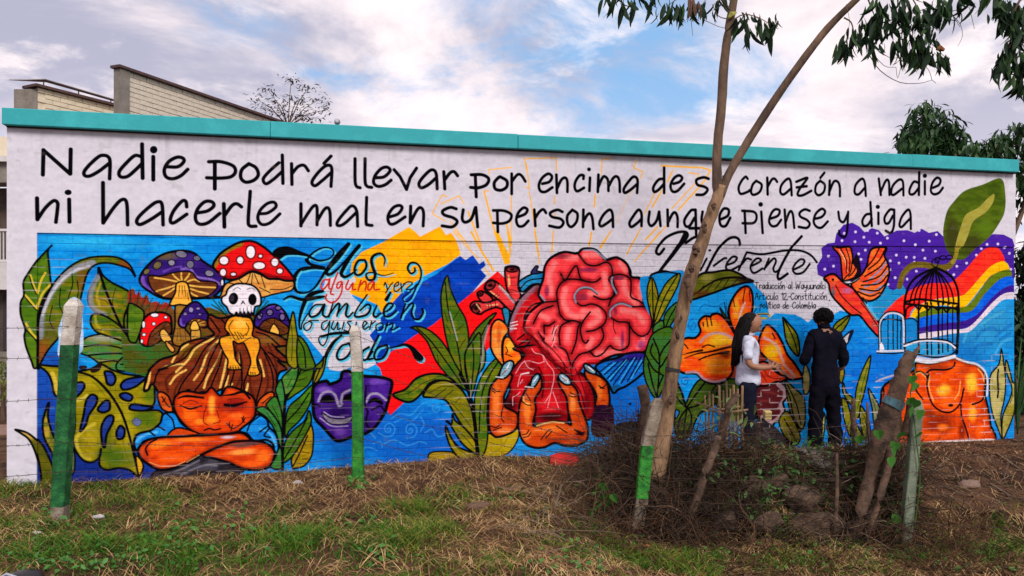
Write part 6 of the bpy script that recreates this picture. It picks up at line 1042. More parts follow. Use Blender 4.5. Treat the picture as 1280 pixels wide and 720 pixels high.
mb = MB(); mb.add([(q[0] - .12, q[1] - .05, 5.93), (.1, -.08, 5.99), (3.3, -.05, 5.90), (3.3, .02, 5.90), (.2, .05, 5.98), (q[0] - .12, q[1] - .05, 5.945), (.1, -.08, 6.005), (3.3, -.05, 5.915), (3.3, .02, 5.915), (.2, .05, 5.995)], [(0, 1, 2, 3, 4), (5, 9, 8, 7, 6), (0, 5, 6, 1), (1, 6, 7, 2)]); mb.build('metal_roof', M_WBR, h2)
for k in range(5):
    mb = MB(); mb.tube([Vector((.1 + k * .7, -.02, 5.83)), Vector((.1 + k * .7, -.03, 5.97 - k * .02))], .012, 5); mb.build('roof_strut', M_TILE, h2)
# apartment front at the left edge
h3 = empty('apartment_house', (-9.6, 13.4, 0), 'white and brown house with a railed balcony at the left edge behind the wall', 'building'); Y3 = 13.4
def band(name, m, y0, y1, dy0=0, dy1=.5, x0=-60, x1=30):
    a = at(x0, y0, Y3); b_ = at(x1, y1, Y3); mb = MB(); mb.box(a.x + 9.6, b_.x + 9.6, dy0, dy1, b_.z, a.z); return mb.build(name, m, h3)
M_WB = mat('white_balcony', (.60, .57, .56), (.48, .45, .44), 3); M_BR = mat('brown_shade', (.10, .07, .05), (.05, .035, .03), 4)
band('upper_wall', M_CB, 166, 196, .3); band('slab', M_WB, 196, 203, -.1); band('beam', M_GP, 203.3, 228, 0); band('back_wall', M_BR, 228.3, 330, .6, .9); band('balcony_front', M_WB, 328, 362, -.05); band('door_wall', M_BR, 362.3, 440, .25, .8); band('plinth', M_GP, 440.3, 560, .1)
band('handrail', M_WB, 286, 289, -.02, .04); band('bottom_rail', M_WB, 324.5, 327.5, -.02, .04)
for k in range(16):
    a = at(-42 + k * 4.2, 289, Y3); b_ = at(0, 325, Y3); mb = MB(); mb.box(a.x + 9.59, a.x + 9.605, 0, .02, b_.z, a.z); mb.build('baluster', M_WB, h3)
band('door', mat('dark_door', (.035, .03, .03), None, 3), 368, 438, .2, .245, -6, 9)
hd = at(4, 480, 11.5); hb = empty('hedge', (hd.x, hd.y, 0), 'yellow green clipped bush at the left edge beside the white pier', 'bush'); r = random.Random(3)
leaf_cloud('foliage', mat('hedge_leaf', (.16, .19, .02), (.07, .11, .02), 3, .6, 0, trans=.2), [(r.gauss(0, .35), r.gauss(0, .25), r.uniform(.35, .95)) for _ in range(1400)], .08, 5, hb); mb = MB(); mb.tube([(0, 0, -.1), (0, 0, .6)], .03, 6); mb.build('stem', M_BARKD, hb)
mb = MB(); mb.box(-14, -5.6, 10.2, 11.0, -.05, .05); tag(mb.build('path', mat('path_clay', (.30, .17, .13), (.22, .13, .10), 4)), kind='structure')
# ---------------------------------------------------------------- stumps, brush, rocks, small things
def stump(label, spec, name='sawn_stump', m=M_BARK2, top=True, seed=1, wob=.35, extra=None):
    p, rr = smooth_chain(*chain(spec)); root = empty(name, (p[0].x, p[0].y, p[0].z), label, 'stump'); mb = MB(); mb.tube(inv(root, p), rr, 12, wob=wob, seed=seed); mb.build('trunk', m, root, True)
    for e in extra or []:
        p, rr = smooth_chain(*chain(e)); mb = MB(); mb.tube(inv(root, p), rr, 8, wob=.3, seed=seed + 5); mb.build('branch', m, root, True)
    return root
s = stump('thick leaning stump with broken top in front of the painted torso', [(1058, 700, 6.9, 14), (1076, 640, 6.9, 15), (1090, 590, 7.0, 17), (1100, 560, 7.0, 27), (1108, 540, 7.0, 31), (1116, 508, 7.0, 25), (1124, 480, 7.0, 20), (1132, 455, 7.0, 16), (1138, 440, 7.0, 11)], extra=[[(1138, 452, 7.0, 9), (1146, 438, 7.0, 5), (1150, 432, 7.0, 2)], [(1132, 545, 6.95, 16), (1138, 520, 6.95, 13), (1140, 498, 6.95, 12)], [(1084, 668, 6.85, 9), (1100, 620, 6.85, 9), (1112, 575, 6.9, 10), (1112, 550, 6.95, 9)], [(1042, 690, 6.85, 5), (1046, 620, 6.9, 5), (1046, 566, 6.95, 4)]])
mb = MB(); c_ = at(1120, 500, 6.98); mb.tube(inv(s, [at(1114, 509, 6.99), at(1117, 504, 6.99), at(1119, 499, 6.99)]), [.090, .090, .086], 12, cap=False, wob=.1); mb.build('paint_patch', mat('blue_paint_patch', (.07, .17, .21), (.05, .04, .035), 9, .8, .5), s)
stump('short dark broken stump left of the leaning post', [(800, 560, 7.6, 16), (806, 530, 7.6, 14), (806, 500, 7.6, 13), (802, 482, 7.6, 13)], seed=3)
stump('thin peeling stem leaning in the brush right of the tree', [(856, 665, 6.8, 9), (870, 625, 6.8, 10), (882, 590, 6.8, 10), (893, 562, 6.9, 10), (898, 545, 6.9, 8)], m=M_BARK2, seed=4)
stump('narrow brown stump among the painted reeds right of the man', [(1070, 580, 7.9, 8), (1069, 545, 7.9, 7), (1066, 520, 7.9, 6.5), (1067, 498, 7.9, 5)], m=M_BARK2, seed=5, extra=[[(1082, 570, 7.9, 5), (1085, 540, 7.9, 4.5), (1084, 503, 7.9, 3)]])
# sawn hedge stems in front of the woman
hs = empty('cut_hedge', (at(925, 560, 7.75).x, 7.75, gz(at(925, 560, 7.75).x, 7.75)), 'row of pale sawn hedge stems in front of the woman', 'hedge'); r = random.Random(6)
for a, yt, wv in ((881, 494, 2.5), (887, 490, 3), (891, 493, 2.5), (899, 482, 4), (904, 488, 2.5), (908, 477, 3), (913, 486, 2.5), (917, 481, 3.5), (922, 486, 3), (928, 482, 3.5)):
    P = [at(a + r.uniform(-3, 3), 575, 7.75), at(a + r.uniform(-2, 2), 530, 7.75), at(a, yt, 7.75)]; mb = MB(); mb.tube(inv(hs, P), [wv / 2 * 7.75 / CAM_F * k for k in (1.1, 1, .9)], 7, wob=.2, seed=int(a)); mb.build('cut_stem', M_BARK, hs)
for P in ([(868, 503), (900, 512), (925, 508)], [(878, 512), (905, 516), (935, 512)]):
    mb = MB(); mb.tube(inv(hs, [at(a, b_, 7.7) for a, b_ in P]), .009, 5); mb.build('cross_stick', M_BARK, hs)
mb = MB(); mb.tube(inv(hs, [at(898, 565, 7.7), at(904, 535, 7.7), at(911, 510, 7.7), at(922, 492, 7.72)]), [.03, .035, .045, .03], 9, wob=.5, seed=8); mb.build('knotted_stem', M_BARK2, hs)
# dead brush
M_BRUSH = mat('dead_brush', (.06, .038, .026), (.02, .014, .011), 4, .9, 0, spec=.15); M_BRUSH2 = mat('grey_twig', (.24, .17, .12), (.12, .085, .06), 4, .85, 0, spec=.2)
def brush(name, m, areas, n, label, seed, rad=.004, up=.5, L0=.25, L1=.7):
    r = random.Random(seed); mb = MB()
    for k in range(n):
        x0, x1, y0, y1 = areas[r.randrange(len(areas))]; p = gp_cache(r.uniform(x0, x1), r.uniform(y0, y1)); p = p + Vector((0, 0, r.uniform(-.02, .10)))
        L_ = r.uniform(L0, L1); a = r.uniform(0, 6.28); e = r.uniform(-.2, 1.1) * up; d = Vector((math.cos(a) * math.cos(e), math.sin(a) * math.cos(e) * .6, math.sin(e))); q = [p]; 
        for i in range(4):
            d = (d + Vector((r.gauss(0, .25), r.gauss(0, .25), r.gauss(0, .2) - .18))).normalized(); q.append(q[-1] + d * L_ / 4)
        R_ = rad * r.uniform(.5, 1.5); mb.tube(q, [R_, R_, R_ * .8, R_ * .6, R_ * .3], 3, cap=False)
    return tag(mb.build(name, m), label, 'brush', kind='stuff')
_gc = {}
def gp_cache(a, b_):
    k = (int(a / 8), int(b_ / 8))
    if k not in _gc: _gc[k] = gp(k[0] * 8 + 4, k[1] * 8 + 4)
    p = _gc[k]; q = at(a, b_, p.y); q.z = gz(q.x, q.y) if abs(q.z - gz(q.x, q.y)) > .15 else q.z; return q
brush('dead_brush', M_BRUSH, [(730, 880, 560, 680), (760, 900, 555, 640), (840, 930, 560, 650), (1040, 1130, 575, 640), (740, 860, 560, 620), (740, 880, 570, 660), (740, 890, 560, 640), (850, 1130, 570, 650)], 2000, 'dark tangle of dead twigs and roots over the right hand bank', 1, .0042, .9)
brush('pale_twigs', M_BRUSH2, [(720, 900, 560, 690), (1000, 1130, 580, 690), (1130, 1280, 580, 640), (650, 740, 600, 700)], 260, 'pale loose twigs scattered over the dark brush', 2, .003, .6)
brush('brush_top', M_BRUSH, [(1060, 1140, 556, 575), (735, 800, 558, 572), (850, 960, 556, 570), (735, 790, 556, 570)], 800, 'thin dark branches rising along the edge of the bank', 3, .0035, 1.25, .15, .45)
def thicket(name, m, spans, n, label, seed, rad=.003):
    """loose dead brush standing in a volume: spans of (picture x0, x1, depth0, depth1, height)"""
    r = random.Random(seed); mb = MB()
    for k in range(n):
        x0, x1, d0_, d1_, hh = spans[r.randrange(len(spans))]; d = r.uniform(d0_, d1_); px_ = r.uniform(x0, x1); x_ = (px_ - 640) / CAM_F * d; z = gz(x_, d) + hh * r.random() ** 1.5 * (.5 + math.sin(math.pi * (px_ - x0) / (x1 - x0)) * .6)
        L_ = r.uniform(.15, .6); a = r.uniform(0, 6.28); e = r.gauss(.1, .6); dv = Vector((math.cos(a) * math.cos(e), .5 * math.sin(a) * math.cos(e), math.sin(e))); q = [Vector((x_, d, z))]
        for i in range(4): dv = (dv + Vector((r.gauss(0, .3), r.gauss(0, .2), r.gauss(0, .3) - .2))).normalized(); q.append(q[-1] + dv * L_ / 4)
        R_ = rad * r.uniform(.4, 1.6); mb.tube(q, [R_, R_, R_ * .8, R_ * .6, R_ * .3], 3, cap=False)
    return tag(mb.build(name, m), label, 'brush', kind='stuff')
SP = [(765, 900, 6.95, 7.8, .38), (760, 880, 6.7, 7.3, .44), (765, 830, 6.85, 7.9, .42), (940, 1150, 6.75, 7.6, .20), (1060, 1150, 6.7, 7.5, .28), (850, 960, 6.8, 7.8, .30), (800, 860, 6.6, 7.0, .42)]
thicket('low_scrub', M_DK, [(700, 1240, 5.9, 6.8, .13), (690, 800, 6.0, 7.4, .12), (1130, 1260, 6.0, 7.2, .12)], 1500, 'low brown scrub stems spreading along the foot of the bank', 14, .003)
thicket('dark_thicket', M_BRUSH, SP, 3000, 'dense dark dead thicket around the foot of the forked tree', 11, .0036); thicket('brown_thicket', M_DK, SP + [(1030, 1140, 6.7, 7.6, .25)], 1100, 'brown dry stems mixed through the dark thicket', 12, .0034); thicket('pale_thicket', M_BRUSH2, SP + [(980, 1140, 6.6, 7.5, .2)], 240, 'few pale dry stems crossing the dark thicket', 13, .0026)
# ivy and small leaved creepers on the bank
M_IVY = mat('ivy_leaf', (.03, .10, .018), (.07, .17, .03), 5, .55, 0, trans=.2); r = random.Random(14); P = []
for cx, cy, n, s in ((1060, 575, 60, 26), (1100, 560, 70, 26), (1130, 560, 30, 16), (985, 590, 240, 34), (1085, 620, 80, 26), (860, 560, 50, 20), (800, 620, 60, 34), (760, 585, 40, 22), (1110, 650, 50, 24), (1010, 570, 80, 20), (950, 630, 60, 30), (1040, 640, 50, 24), (905, 600, 60, 26), (925, 560, 50, 22), (930, 520, 24, 18), (890, 570, 50, 26), (860, 545, 24, 16), (830, 600, 50, 20), (820, 650, 26, 16), (750, 610, 20, 10), (740, 640, 30, 18), (1020, 610, 60, 30), (1110, 600, 40, 24), (960, 620, 40, 24), (880, 620, 50, 26)):
    for k in range(n):
        q = gp_cache(cx + r.gauss(0, s), max(562, cy + r.gauss(0, s * .6))); P.append(q + Vector((r.uniform(-.05, .05), -r.uniform(.02, .12), r.uniform(.02, .16))))
leaf_cloud('creeper_leaves', M_IVY, P, .055, 4, None, 'small green creeper leaves threaded through the dark brush', 'creeper', shape=leaf_mesh('t', 1, .7, .2, .2, 3))
M_WEED = mat('weed_leaf', (.035, .15, .02), (.08, .23, .035), 5, .5, 0, trans=.2); P = []
for cx, cy, n, s in ((100, 700, 160, 36), (180, 690, 120, 30), (250, 700, 60, 20), (215, 660, 40, 16), (30, 705, 50, 20), (300, 655, 40, 22), (350, 670, 40, 18), (430, 655, 30, 16), (480, 700, 40, 20), (700, 705, 50, 24), (740, 700, 40, 20), (560, 620, 24, 16), (630, 620, 20, 12), (75, 655, 30, 14), (447, 606, 90, 9), (75, 648, 70, 11), (800, 676, 50, 12), (1128, 698, 60, 12), (1240, 700, 60, 24), (1200, 705, 40, 24), (880, 705, 40, 20), (1000, 660, 30, 20), (780, 700, 60, 30), (960, 700, 60, 34), (1060, 705, 60, 30), (1140, 680, 40, 26), (860, 690, 50, 30)):
    for k in range(n): q = gp_cache(cx + r.gauss(0, s), min(719, cy + r.gauss(0, s * .45))); P.append(q + Vector((0, 0, r.uniform(.01, .05))))
leaf_cloud('broadleaf_weeds', M_WEED, P, .05, 6, None, 'low broad leaved weeds spreading through the foreground grass', 'weeds', shape=leaf_mesh('t', 1, .6, .25, .2, 3), flat=.8)
# climbing vine on the right post: each heart leaf of its own
def heart(name, s):
    pts = [(0, 0), (.28, -.12), (.5, .08), (.46, .42), (.2, .78), (0, 1.05), (-.2, .78), (-.46, .42), (-.5, .08), (-.28, -.12)]; v = [(a * s, b_ * s, -abs(a) * .25 * s) for a, b_ in pts] + [(0, .4 * s, .03 * s)]
    me = bpy.data.meshes.new(name); me.from_pydata(v, [], [(i, (i + 1) % 10, 10) for i in range(10)]); me.materials.append(M_WEED); return me
HM = heart('leaf', .085); vb = at(1143, 600, 6.8); vine = empty('climbing_vine', (vb.x, vb.y, vb.z), 'bright green heart leaved vine climbing the right concrete post', 'vine')
mb = MB(); V_ = [at(a, b_, 6.83) for a, b_ in ((1143, 660), (1150, 600), (1146, 555), (1142, 520), (1138, 490), (1144, 470), (1141, 450))]; V_, R_ = smooth_chain(V_, [.005] * 7, 3); mb.tube(inv(vine, V_), .005, 5); mb.build('stem', M_IVY, vine)
r = random.Random(5)
for a, b_ in ((1146, 480), (1137, 498), (1146, 500), (1150, 513), (1138, 510), (1120, 553), (1116, 560), (1143, 478), (1128, 540), (1150, 540), (1098, 538), (1113, 572), (1074, 545), (1140, 470), (1122, 645), (1112, 650)):
    o = link('leaf', HM, vine); o.location = at(a, b_, 6.76 + r.uniform(-.04, .04)) - vine.location; o.rotation_euler = (math.radians(-70) + r.uniform(-.4, .4), r.uniform(-.4, .4), r.uniform(-.8, .8))
hv = at(752, 640, 6.6); v2 = empty('broadleaf_plant', (hv.x, hv.y, hv.z), 'young plant with glossy round leaves left of the leaning green post', 'plant')
for a, b_, k_ in ((752, 604, 1), (748, 611, .9), (757, 618, 1.4), (762, 625, 1.5), (752, 628, 1.1), (741, 636, 1.1), (745, 612, .8), (766, 618, .9)):
    o = link('leaf', HM, v2); p = at(a, b_, 6.5 + r.uniform(-.05, .05)); o.location = p - v2.location; o.rotation_euler = (math.radians(-60) + r.uniform(-.5, .5), r.uniform(-.5, .5), r.uniform(-1, 1)); o.scale = (k_,) * 3
mb = MB(); mb.tube(inv(v2, [at(756, 660, 6.55), at(756, 625, 6.55), at(750, 606, 6.55)]), .004, 5); mb.build('stem', M_IVY, v2)
for k_, (a, b_) in enumerate(((868, 500), (935, 497), (925, 530), (905, 520))):
    pass
# broad leaved shrub sprigs by the woman
sg = at(925, 530, 7.5); s2 = empty('shrub_sprig', (sg.x, sg.y, gz(sg.x, sg.y)), 'leafy sprig with long narrow leaves in front of the woman\'s legs', 'plant'); LMS = leaf_mesh('leaf', .12, .035, .3, .3, 4); LMS.materials.append(mat('sprig_leaf', (.09, .16, .04), (.2, .24, .09), 5, .5, 0, trans=.2))
mb = MB(); mb.tube(inv(s2, [at(925, 575, 7.5), at(922, 540, 7.5), at(930, 505, 7.5)]), .005, 5); mb.build('stem', M_BARK2, s2)
for a, b_ in ((900, 498), (906, 500), (912, 497), (929, 514), (934, 520), (928, 524), (940, 528), (898, 520), (899, 530), (915, 515), (922, 505), (944, 505), (910, 540), (930, 545), (868, 520), (874, 512)):
    o = link('leaf', LMS, s2); o.location = at(a, b_, 7.5 + r.uniform(-.08, .08)) - s2.location; o.rotation_euler = (r.uniform(-1.4, .3), r.uniform(-.6, .6), r.uniform(0, 6.28))
# rocks of the bank
M_ROCK = mat('bank_rock', (.20, .115, .07), (.06, .04, .03), 5, .95, .9, 25, c3=(.10, .065, .045))
def rock(px, py, w_, h_, seed, label, grp=None, m=M_ROCK):
    bm = bmesh.new(); bmesh.ops.create_icosphere(bm, subdivisions=3, radius=1); r = random.Random(seed); axs = [(Vector((r.gauss(0, 1), r.gauss(0, 1), r.gauss(0, 1))).normalized(), r.uniform(.55, .9)) for _ in range(9)]
    for v in bm.verts:
        for a, c in axs:
            t = v.co.dot(a)
            if t > c: v.co -= a * (t - c) * .9
        v.co *= 1 + .05 * math.sin(v.co.x * 9 + seed) * math.sin(v.co.z * 8)
    p = gp(px, py); me = bpy.data.meshes.new('rock'); bm.to_mesh(me); bm.free(); o = link('rock', me, None, m); o.location = p + Vector((0, -.05, .0)); k = p.y / CAM_F / 2; o.scale = (w_ * k, w_ * k * .7, h_ * k); o.rotation_euler = (r.uniform(-.2, .2), r.uniform(-.2, .2), r.uniform(-.5, .5)); tag(o, label, 'rock', 'stones in the bank'); return o
rock(942, 614, 36, 46, 1, 'reddish upright stone set in the bank below the woman'); rock(1000, 622, 62, 34, 2, 'wide dark stone in the middle of the bank, above the broad pale one'); rock(1015, 658, 70, 42, 3, 'broad brown stone low in the bank below the man'); rock(1080, 655, 44, 44, 4, 'rounded brown stone against the foot of the leaning stump')
rock(1030, 572, 90, 22, 5, 'flat grey stone on the brim of the bank at the man\'s feet', m=mat('grey_rock', (.20, .17, .14), (.09, .075, .06), 6, .95, .8, 25)); rock(905, 650, 40, 30, 6, 'dark stone at the foot of the bank below the cut hedge'); rock(968, 600, 40, 26, 7, 'small mossy stone just right of the reddish upright stone'); rock(955, 650, 44, 30, 9, 'low stone below the reddish upright stone')
rock(1208, 605, 32, 18, 8, 'pale flat stone lying among the brown leaf litter', m=mat('pale_rock', (.30, .20, .15), (.20, .13, .10), 8, .95, .6, 30)); rock(600, 632, 40, 14, 10, 'low pinkish clod of earth in the middle of the grass slope', m=mat('clod', (.24, .14, .10), (.15, .09, .06), 8, .95, .8, 30))
# fallen sticks
for a, lab in (([(1245, 568), (1262, 580), (1282, 594)], 'pale stick lying towards the right corner below the wall'), ([(1238, 607), (1252, 616), (1266, 624)], 'short pale stick lying on the leaf litter, lower of the two'), ([(700, 616), (693, 645), (688, 660)], 'thin upright dry stalk right of the clod on the slope')):
    P = [gp(*q) + Vector((0, 0, .02)) for q in a]
    if a[0][0] == 700: P = [at(702, 606, 6.3), at(695, 630, 6.3), at(688, 655, 6.35)]
    mb = MB(); mb.tube(P, [.008, .010, .006], 6, wob=.3); tag(mb.build('stick', M_BRUSH2), lab, 'stick')
# red painted slab on the grass
p = gp(706, 580); mb = MB(); r = random.Random(3); n = 12; ring = [(math.cos(2 * math.pi * k / n), math.sin(2 * math.pi * k / n)) for k in range(n)]; v = []
for zc, sc_ in ((-.03, 1), (.025, 1), (.035, .9)):
    for k, (a, b_) in enumerate(ring): f_ = 1 / max(abs(a), abs(b_)) ** .7; v.append((a * .15 * sc_ * f_ + r.uniform(-.01, .01), b_ * .10 * sc_ * f_ + r.uniform(-.01, .01), zc + b_ * .035))
mb.add(v, [(i * n + k, i * n + (k + 1) % n, (i + 1) * n + (k + 1) % n, (i + 1) * n + k) for i in range(2) for k in range(n)] + [tuple(range(2 * n, 3 * n))]); o = mb.build('painted_stone', mat('red_paint', (.55, .025, .02), (.40, .02, .02), 9, .6, .4)); o.location = p + Vector((0, .02, .03)); tag(o, 'flat bright red painted stone on the ground below the painted hands', 'stone')
# black glossy thing at the lower left corner
p = at(28, 716, 4.7); bb = empty('black_item', (p.x, p.y, gz(p.x, p.y)), 'small glossy black item lying in the grass at the bottom left corner', 'bag'); M_BK = mat('black_vinyl', (.008, .008, .010), (.014, .014, .016), 8, .3, .2, spec=.5)
mb = MB(); z0 = p.z - bb.location.z - .09
for (x0, r0, m_) in ((0, 0, 0),):
    mb.tube([Vector((.10, 0, z0)), Vector((.08, 0, z0 + .02)), Vector((-.02, 0, z0 + .02)), Vector((-.10, 0, z0 + .0)), Vector((-.14, 0, z0 - .02))], [.05, .09, .085, .07, .03], 12)
mb.build('body', M_BK, bb, True); mb = MB(); mb.tube([Vector((-.16, -.05, z0 - .01)), Vector((-.12, -.05, z0 + .07)), Vector((-.06, -.05, z0 + .10)), Vector((-.0, -.05, z0 + .08))], .008, 6); mb.build('rim', mat('grey_rim', (.35, .36, .42), None, 9, .3, 0), bb, True)
# scraps of paper and an orange flower
for a, b_, w_, lab in ((124, 649, .05, 'crumpled grey scrap lying on the bare earth right of the left post'), (46, 669, .035, 'small pinkish scrap in the grass below the left post'), (372, 606, .05, 'pale scrap in the dry grass below the boy\'s elbow')):
    p = gp(a, b_); bm = bmesh.new(); bmesh.ops.create_icosphere(bm, subdivisions=2, radius=1); r = random.Random(a)
    for v in bm.verts: v.co = Vector((v.co.x * w_ * r.uniform(.7, 1.2), v.co.y * w_ * .7, v.co.z * w_ * .35 * r.uniform(.4, 1.3)))
    me = bpy.data.meshes.new('paper_scrap'); bm.to_mesh(me); bm.free(); o = link('paper_scrap', me, None, mat('paper', (.5, .46, .47), (.36, .33, .34), 9)); o.location = p + Vector((0, 0, .02)); tag(o, lab, 'litter')
p = gp(809, 690); fl = empty('orange_flower', (p.x, p.y, p.z), 'tiny orange flower at the foot of the leaning green post', 'flower'); mb = MB(); mb.tube([(0, 0, 0), (.005, 0, .05)], .002, 4); mb.build('stem', M_IVY, fl)
pm = leaf_mesh('petal', .022, .016, .2, .2, 3); pm.materials.append(mat('orange_petal', (.75, .22, .02), None, 9, .5, 0))
for k in range(6): o = link('petal', pm, fl); o.location = (.005, 0, .05); o.rotation_euler = (.5, 0, k * 1.047)

# ---------------------------------------------------------------- people
def skin_obj(name, nodes, edges, m, parent=None, sub=2, root=0, loc=None):
    """nodes: list of (x, y, z, rx[, ry]); edges: index pairs; grown with the Skin modifier"""
    me = bpy.data.meshes.new(name); me.from_pydata([n_[:3] for n_ in nodes], edges, []); o = link(name, me, parent, m)
    md = o.modifiers.new('skin', 'SKIN'); md.use_smooth_shade = True
    for i, n_ in enumerate(nodes): sv = me.skin_vertices[0].data[i]; sv.radius = (n_[3], n_[4] if len(n_) > 4 else n_[3]); sv.use_root = (i == root)
    s_ = o.modifiers.new('sub', 'SUBSURF'); s_.levels = sub; s_.render_levels = sub; return o
_tx = bpy.data.textures.new('cloth_folds', 'CLOUDS'); _tx.noise_scale = .11; _tx.noise_depth = 2
def folds(o, k=.03):
    d = o.modifiers.new('folds', 'DISPLACE'); d.texture = _tx; d.strength = k; d.mid_level = .5; d.texture_coords = 'LOCAL'; return o
def lathe(mb, rings, n=20):
    """rings: (cx, cy, z, rx, ry) stacked ovals"""
    k0 = len(mb.v)
    for cx, cy, z, rx, ry in rings:
        for k in range(n): t = 2 * math.pi * k / n; mb.v.append((cx + rx * math.cos(t), cy + ry * math.sin(t), z))
    for i in range(len(rings) - 1):
        for k in range(n): mb.f.append((k0 + i * n + k, k0 + i * n + (k + 1) % n, k0 + (i + 1) * n + (k + 1) % n, k0 + (i + 1) * n + k))
    mb.f.append(tuple(k0 + k for k in reversed(range(n)))); mb.f.append(tuple(k0 + (len(rings) - 1) * n + k for k in range(n)))
def sub(o, l=2): s_ = o.modifiers.new('sub', 'SUBSURF'); s_.levels = l; s_.render_levels = l; return o
M_SK = mat('skin', (.36, .17, .10), (.30, .135, .08), 12, .55, .1, spec=.35); M_HAIR = mat('black_hair', (.004, .0035, .004), (.009, .007, .007), 40, .6, .6, 90, spec=.15, stretch=(1, 1, .15)); M_SHIRT = mat('pale_polo', (.62, .64, .76), (.46, .48, .60), 7, .95, .8, 14, spec=.05); M_JEAN = mat('navy_trousers', (.006, .007, .016), (.012, .013, .026), 8, .95, .8, 14, spec=.05); M_JACK = mat('navy_jacket', (.004, .004, .009), (.009, .008, .016), 6, .95, 1.0, 9, spec=.05); M_TROU = mat('black_trousers', (.003, .003, .006), (.007, .006, .011), 6, .95, 1.0, 9, spec=.05); M_SHOE = mat('dark_shoe', (.012, .012, .014), None, 9, .5)
def hand(nodes, edges, wrist_i, w_, dirv, side, curl=.5, s=1.0):
    """five separate fingers rooted in a palm; dirv is where the hand points, side is across the palm towards the thumb"""
    w_ = Vector(w_); dirv = Vector(dirv).normalized(); side = Vector(side); side = (side - dirv * side.dot(dirv)).normalized(); nrm = dirv.cross(side)
    k = len(nodes); nodes.append((*(w_ + dirv * .045 * s), .026 * s, .014 * s)); edges.append((wrist_i, k)); nodes.append((*(w_ + dirv * .075 * s), .030 * s, .013 * s)); edges.append((k, k + 1))
    for i, ln in enumerate((.068, .075, .070, .054)):
        o_ = side * (.027 - .018 * i) * s; b0 = w_ + dirv * .085 * s + o_; c = curl * (1 + .12 * i); p1 = b0 + (dirv * math.cos(c * .5) + nrm * math.sin(c * .5)) * ln * .45 * s; p2 = p1 + (dirv * math.cos(c * 1.3) + nrm * math.sin(c * 1.3)) * ln * .32 * s; p3 = p2 + (dirv * math.cos(c * 2) + nrm * math.sin(c * 2)) * ln * .25 * s
        a = len(nodes); nodes += [(*b0, .0095 * s), (*p1, .0085 * s), (*p2, .0078 * s), (*p3, .0065 * s)]; edges += [(k + 1, a), (a, a + 1), (a + 1, a + 2), (a + 2, a + 3)]
    t0 = w_ + dirv * .035 * s + side * .028 * s; a = len(nodes); nodes += [(*t0, .012 * s), (*(t0 + (dirv * .7 + side * .7) * .03 * s), .010 * s), (*(t0 + (dirv * .95 + side * .5 + nrm * .3) * .055 * s), .008 * s)]; edges += [(k, a), (a, a + 1), (a + 1, a + 2)]
def head_mesh(parent, loc, yaw, pitch=0, s=1.0):
    """head facing local -Y before the turn; yaw turns it; one continuous surface with brow, nose, lips, chin and ears"""
    bm = bmesh.new(); bmesh.ops.create_uvsphere(bm, u_segments=40, v_segments=30, radius=1)
    for v in bm.verts:
        x, y, z = v.co; X, Y, Z = x * .074, y * .094, z * .112
        f = max(0, -y)
        if z < 0: X *= 1 - .30 * (-z) ** 1.3 ; Y *= 1 - .10 * (-z); 
        if z < -.1 and y > 0: Y *= 1 - .35 * min(1, -z)
        g = lambda cx, cz, sx, sz: math.exp(-((x - cx) / sx) ** 2 - ((z - cz) / sz) ** 2) * f
        Y -= .030 * g(0, -.20, .13, .13) + .010 * g(0, -.02, .10, .22)            # nose
        Y += .012 * (g(.38, .08, .17, .10) + g(-.38, .08, .17, .10))              # eye sockets
        Y -= .006 * (g(.36, .26, .26, .07) + g(-.36, .26, .26, .07))              # brow
        Y -= .007 * (g(0, -.42, .2, .035) + g(0, -.52, .18, .04)) - .004 * g(0, -.47, .2, .02)   # lips
        Y -= .010 * g(0, -.78, .25, .14)                                           # chin
        v.co = (X, Y, Z)
    me = bpy.data.meshes.new('head'); bm.to_mesh(me); bm.free(); me.shade_smooth(); o = link('head', me, parent, M_SK); o.location = loc; o.rotation_euler = Euler((pitch, 0, yaw), 'XYZ'); o.scale = (s, s, s)
    for sx in (-1, 1):
        mb = MB(); mb.tube([Vector((sx * .070, .006, -.028)), Vector((sx * .080, .016, -.008)), Vector((sx * .082, .020, .016)), Vector((sx * .072, .010, .028))], [.010, .011, .012, .008], 8); mb.build('ear', M_SK, o, True)
        bm = bmesh.new(); bmesh.ops.create_uvsphere(bm, u_segments=12, v_segments=8, radius=.0105); me = bpy.data.meshes.new('eye'); bm.to_mesh(me); bm.free(); e = link('eye', me, o, mat('eye', (.03, .02, .02), (.5, .48, .46), 60, .2, 0)); e.location = (sx * .029, -.076, .010); e.scale = (1.2, .6, .6)
        mb = MB(); mb.tube([Vector((sx * .014, -.090, .030)), Vector((sx * .030, -.088, .036)), Vector((sx * .046, -.076, .030))], [.003, .004, .002], 5); mb.build('eyebrow', M_HAIR, o)
    return o
def hair_strands(mb, paths, r0, seed):
    r = random.Random(seed)
    for P in paths: mb.tube(P, [r0 * a for a in (.6, 1, 1, .9, .3)][:len(P)], 5)
# woman: stands side on, faces right, looks down at her hands -------------------------------
WD = 8.45; wx = (935 - 640) / CAM_F * WD; wz = gz(wx, WD); WH_ = EYE - (393 - HORIZON) * WD / CAM_F - wz      # standing height from the picture
wo = empty('person', (wx, WD, wz), 'person with long black hair, pale polo shirt and navy trousers looking at their hands', 'person', rz=math.radians(-10)); S_ = WH_ / 1.60
# local frame: +X is where she faces
B_ = [(0, 0, .93, .13, .12), (0, 0, 1.06, .115, .105), (.0, 0, 1.2, .12, .115), (-.005, 0, 1.30, .10, .12), (.0, 0, 1.37, .05), (.02, 0, 1.43, .045)]
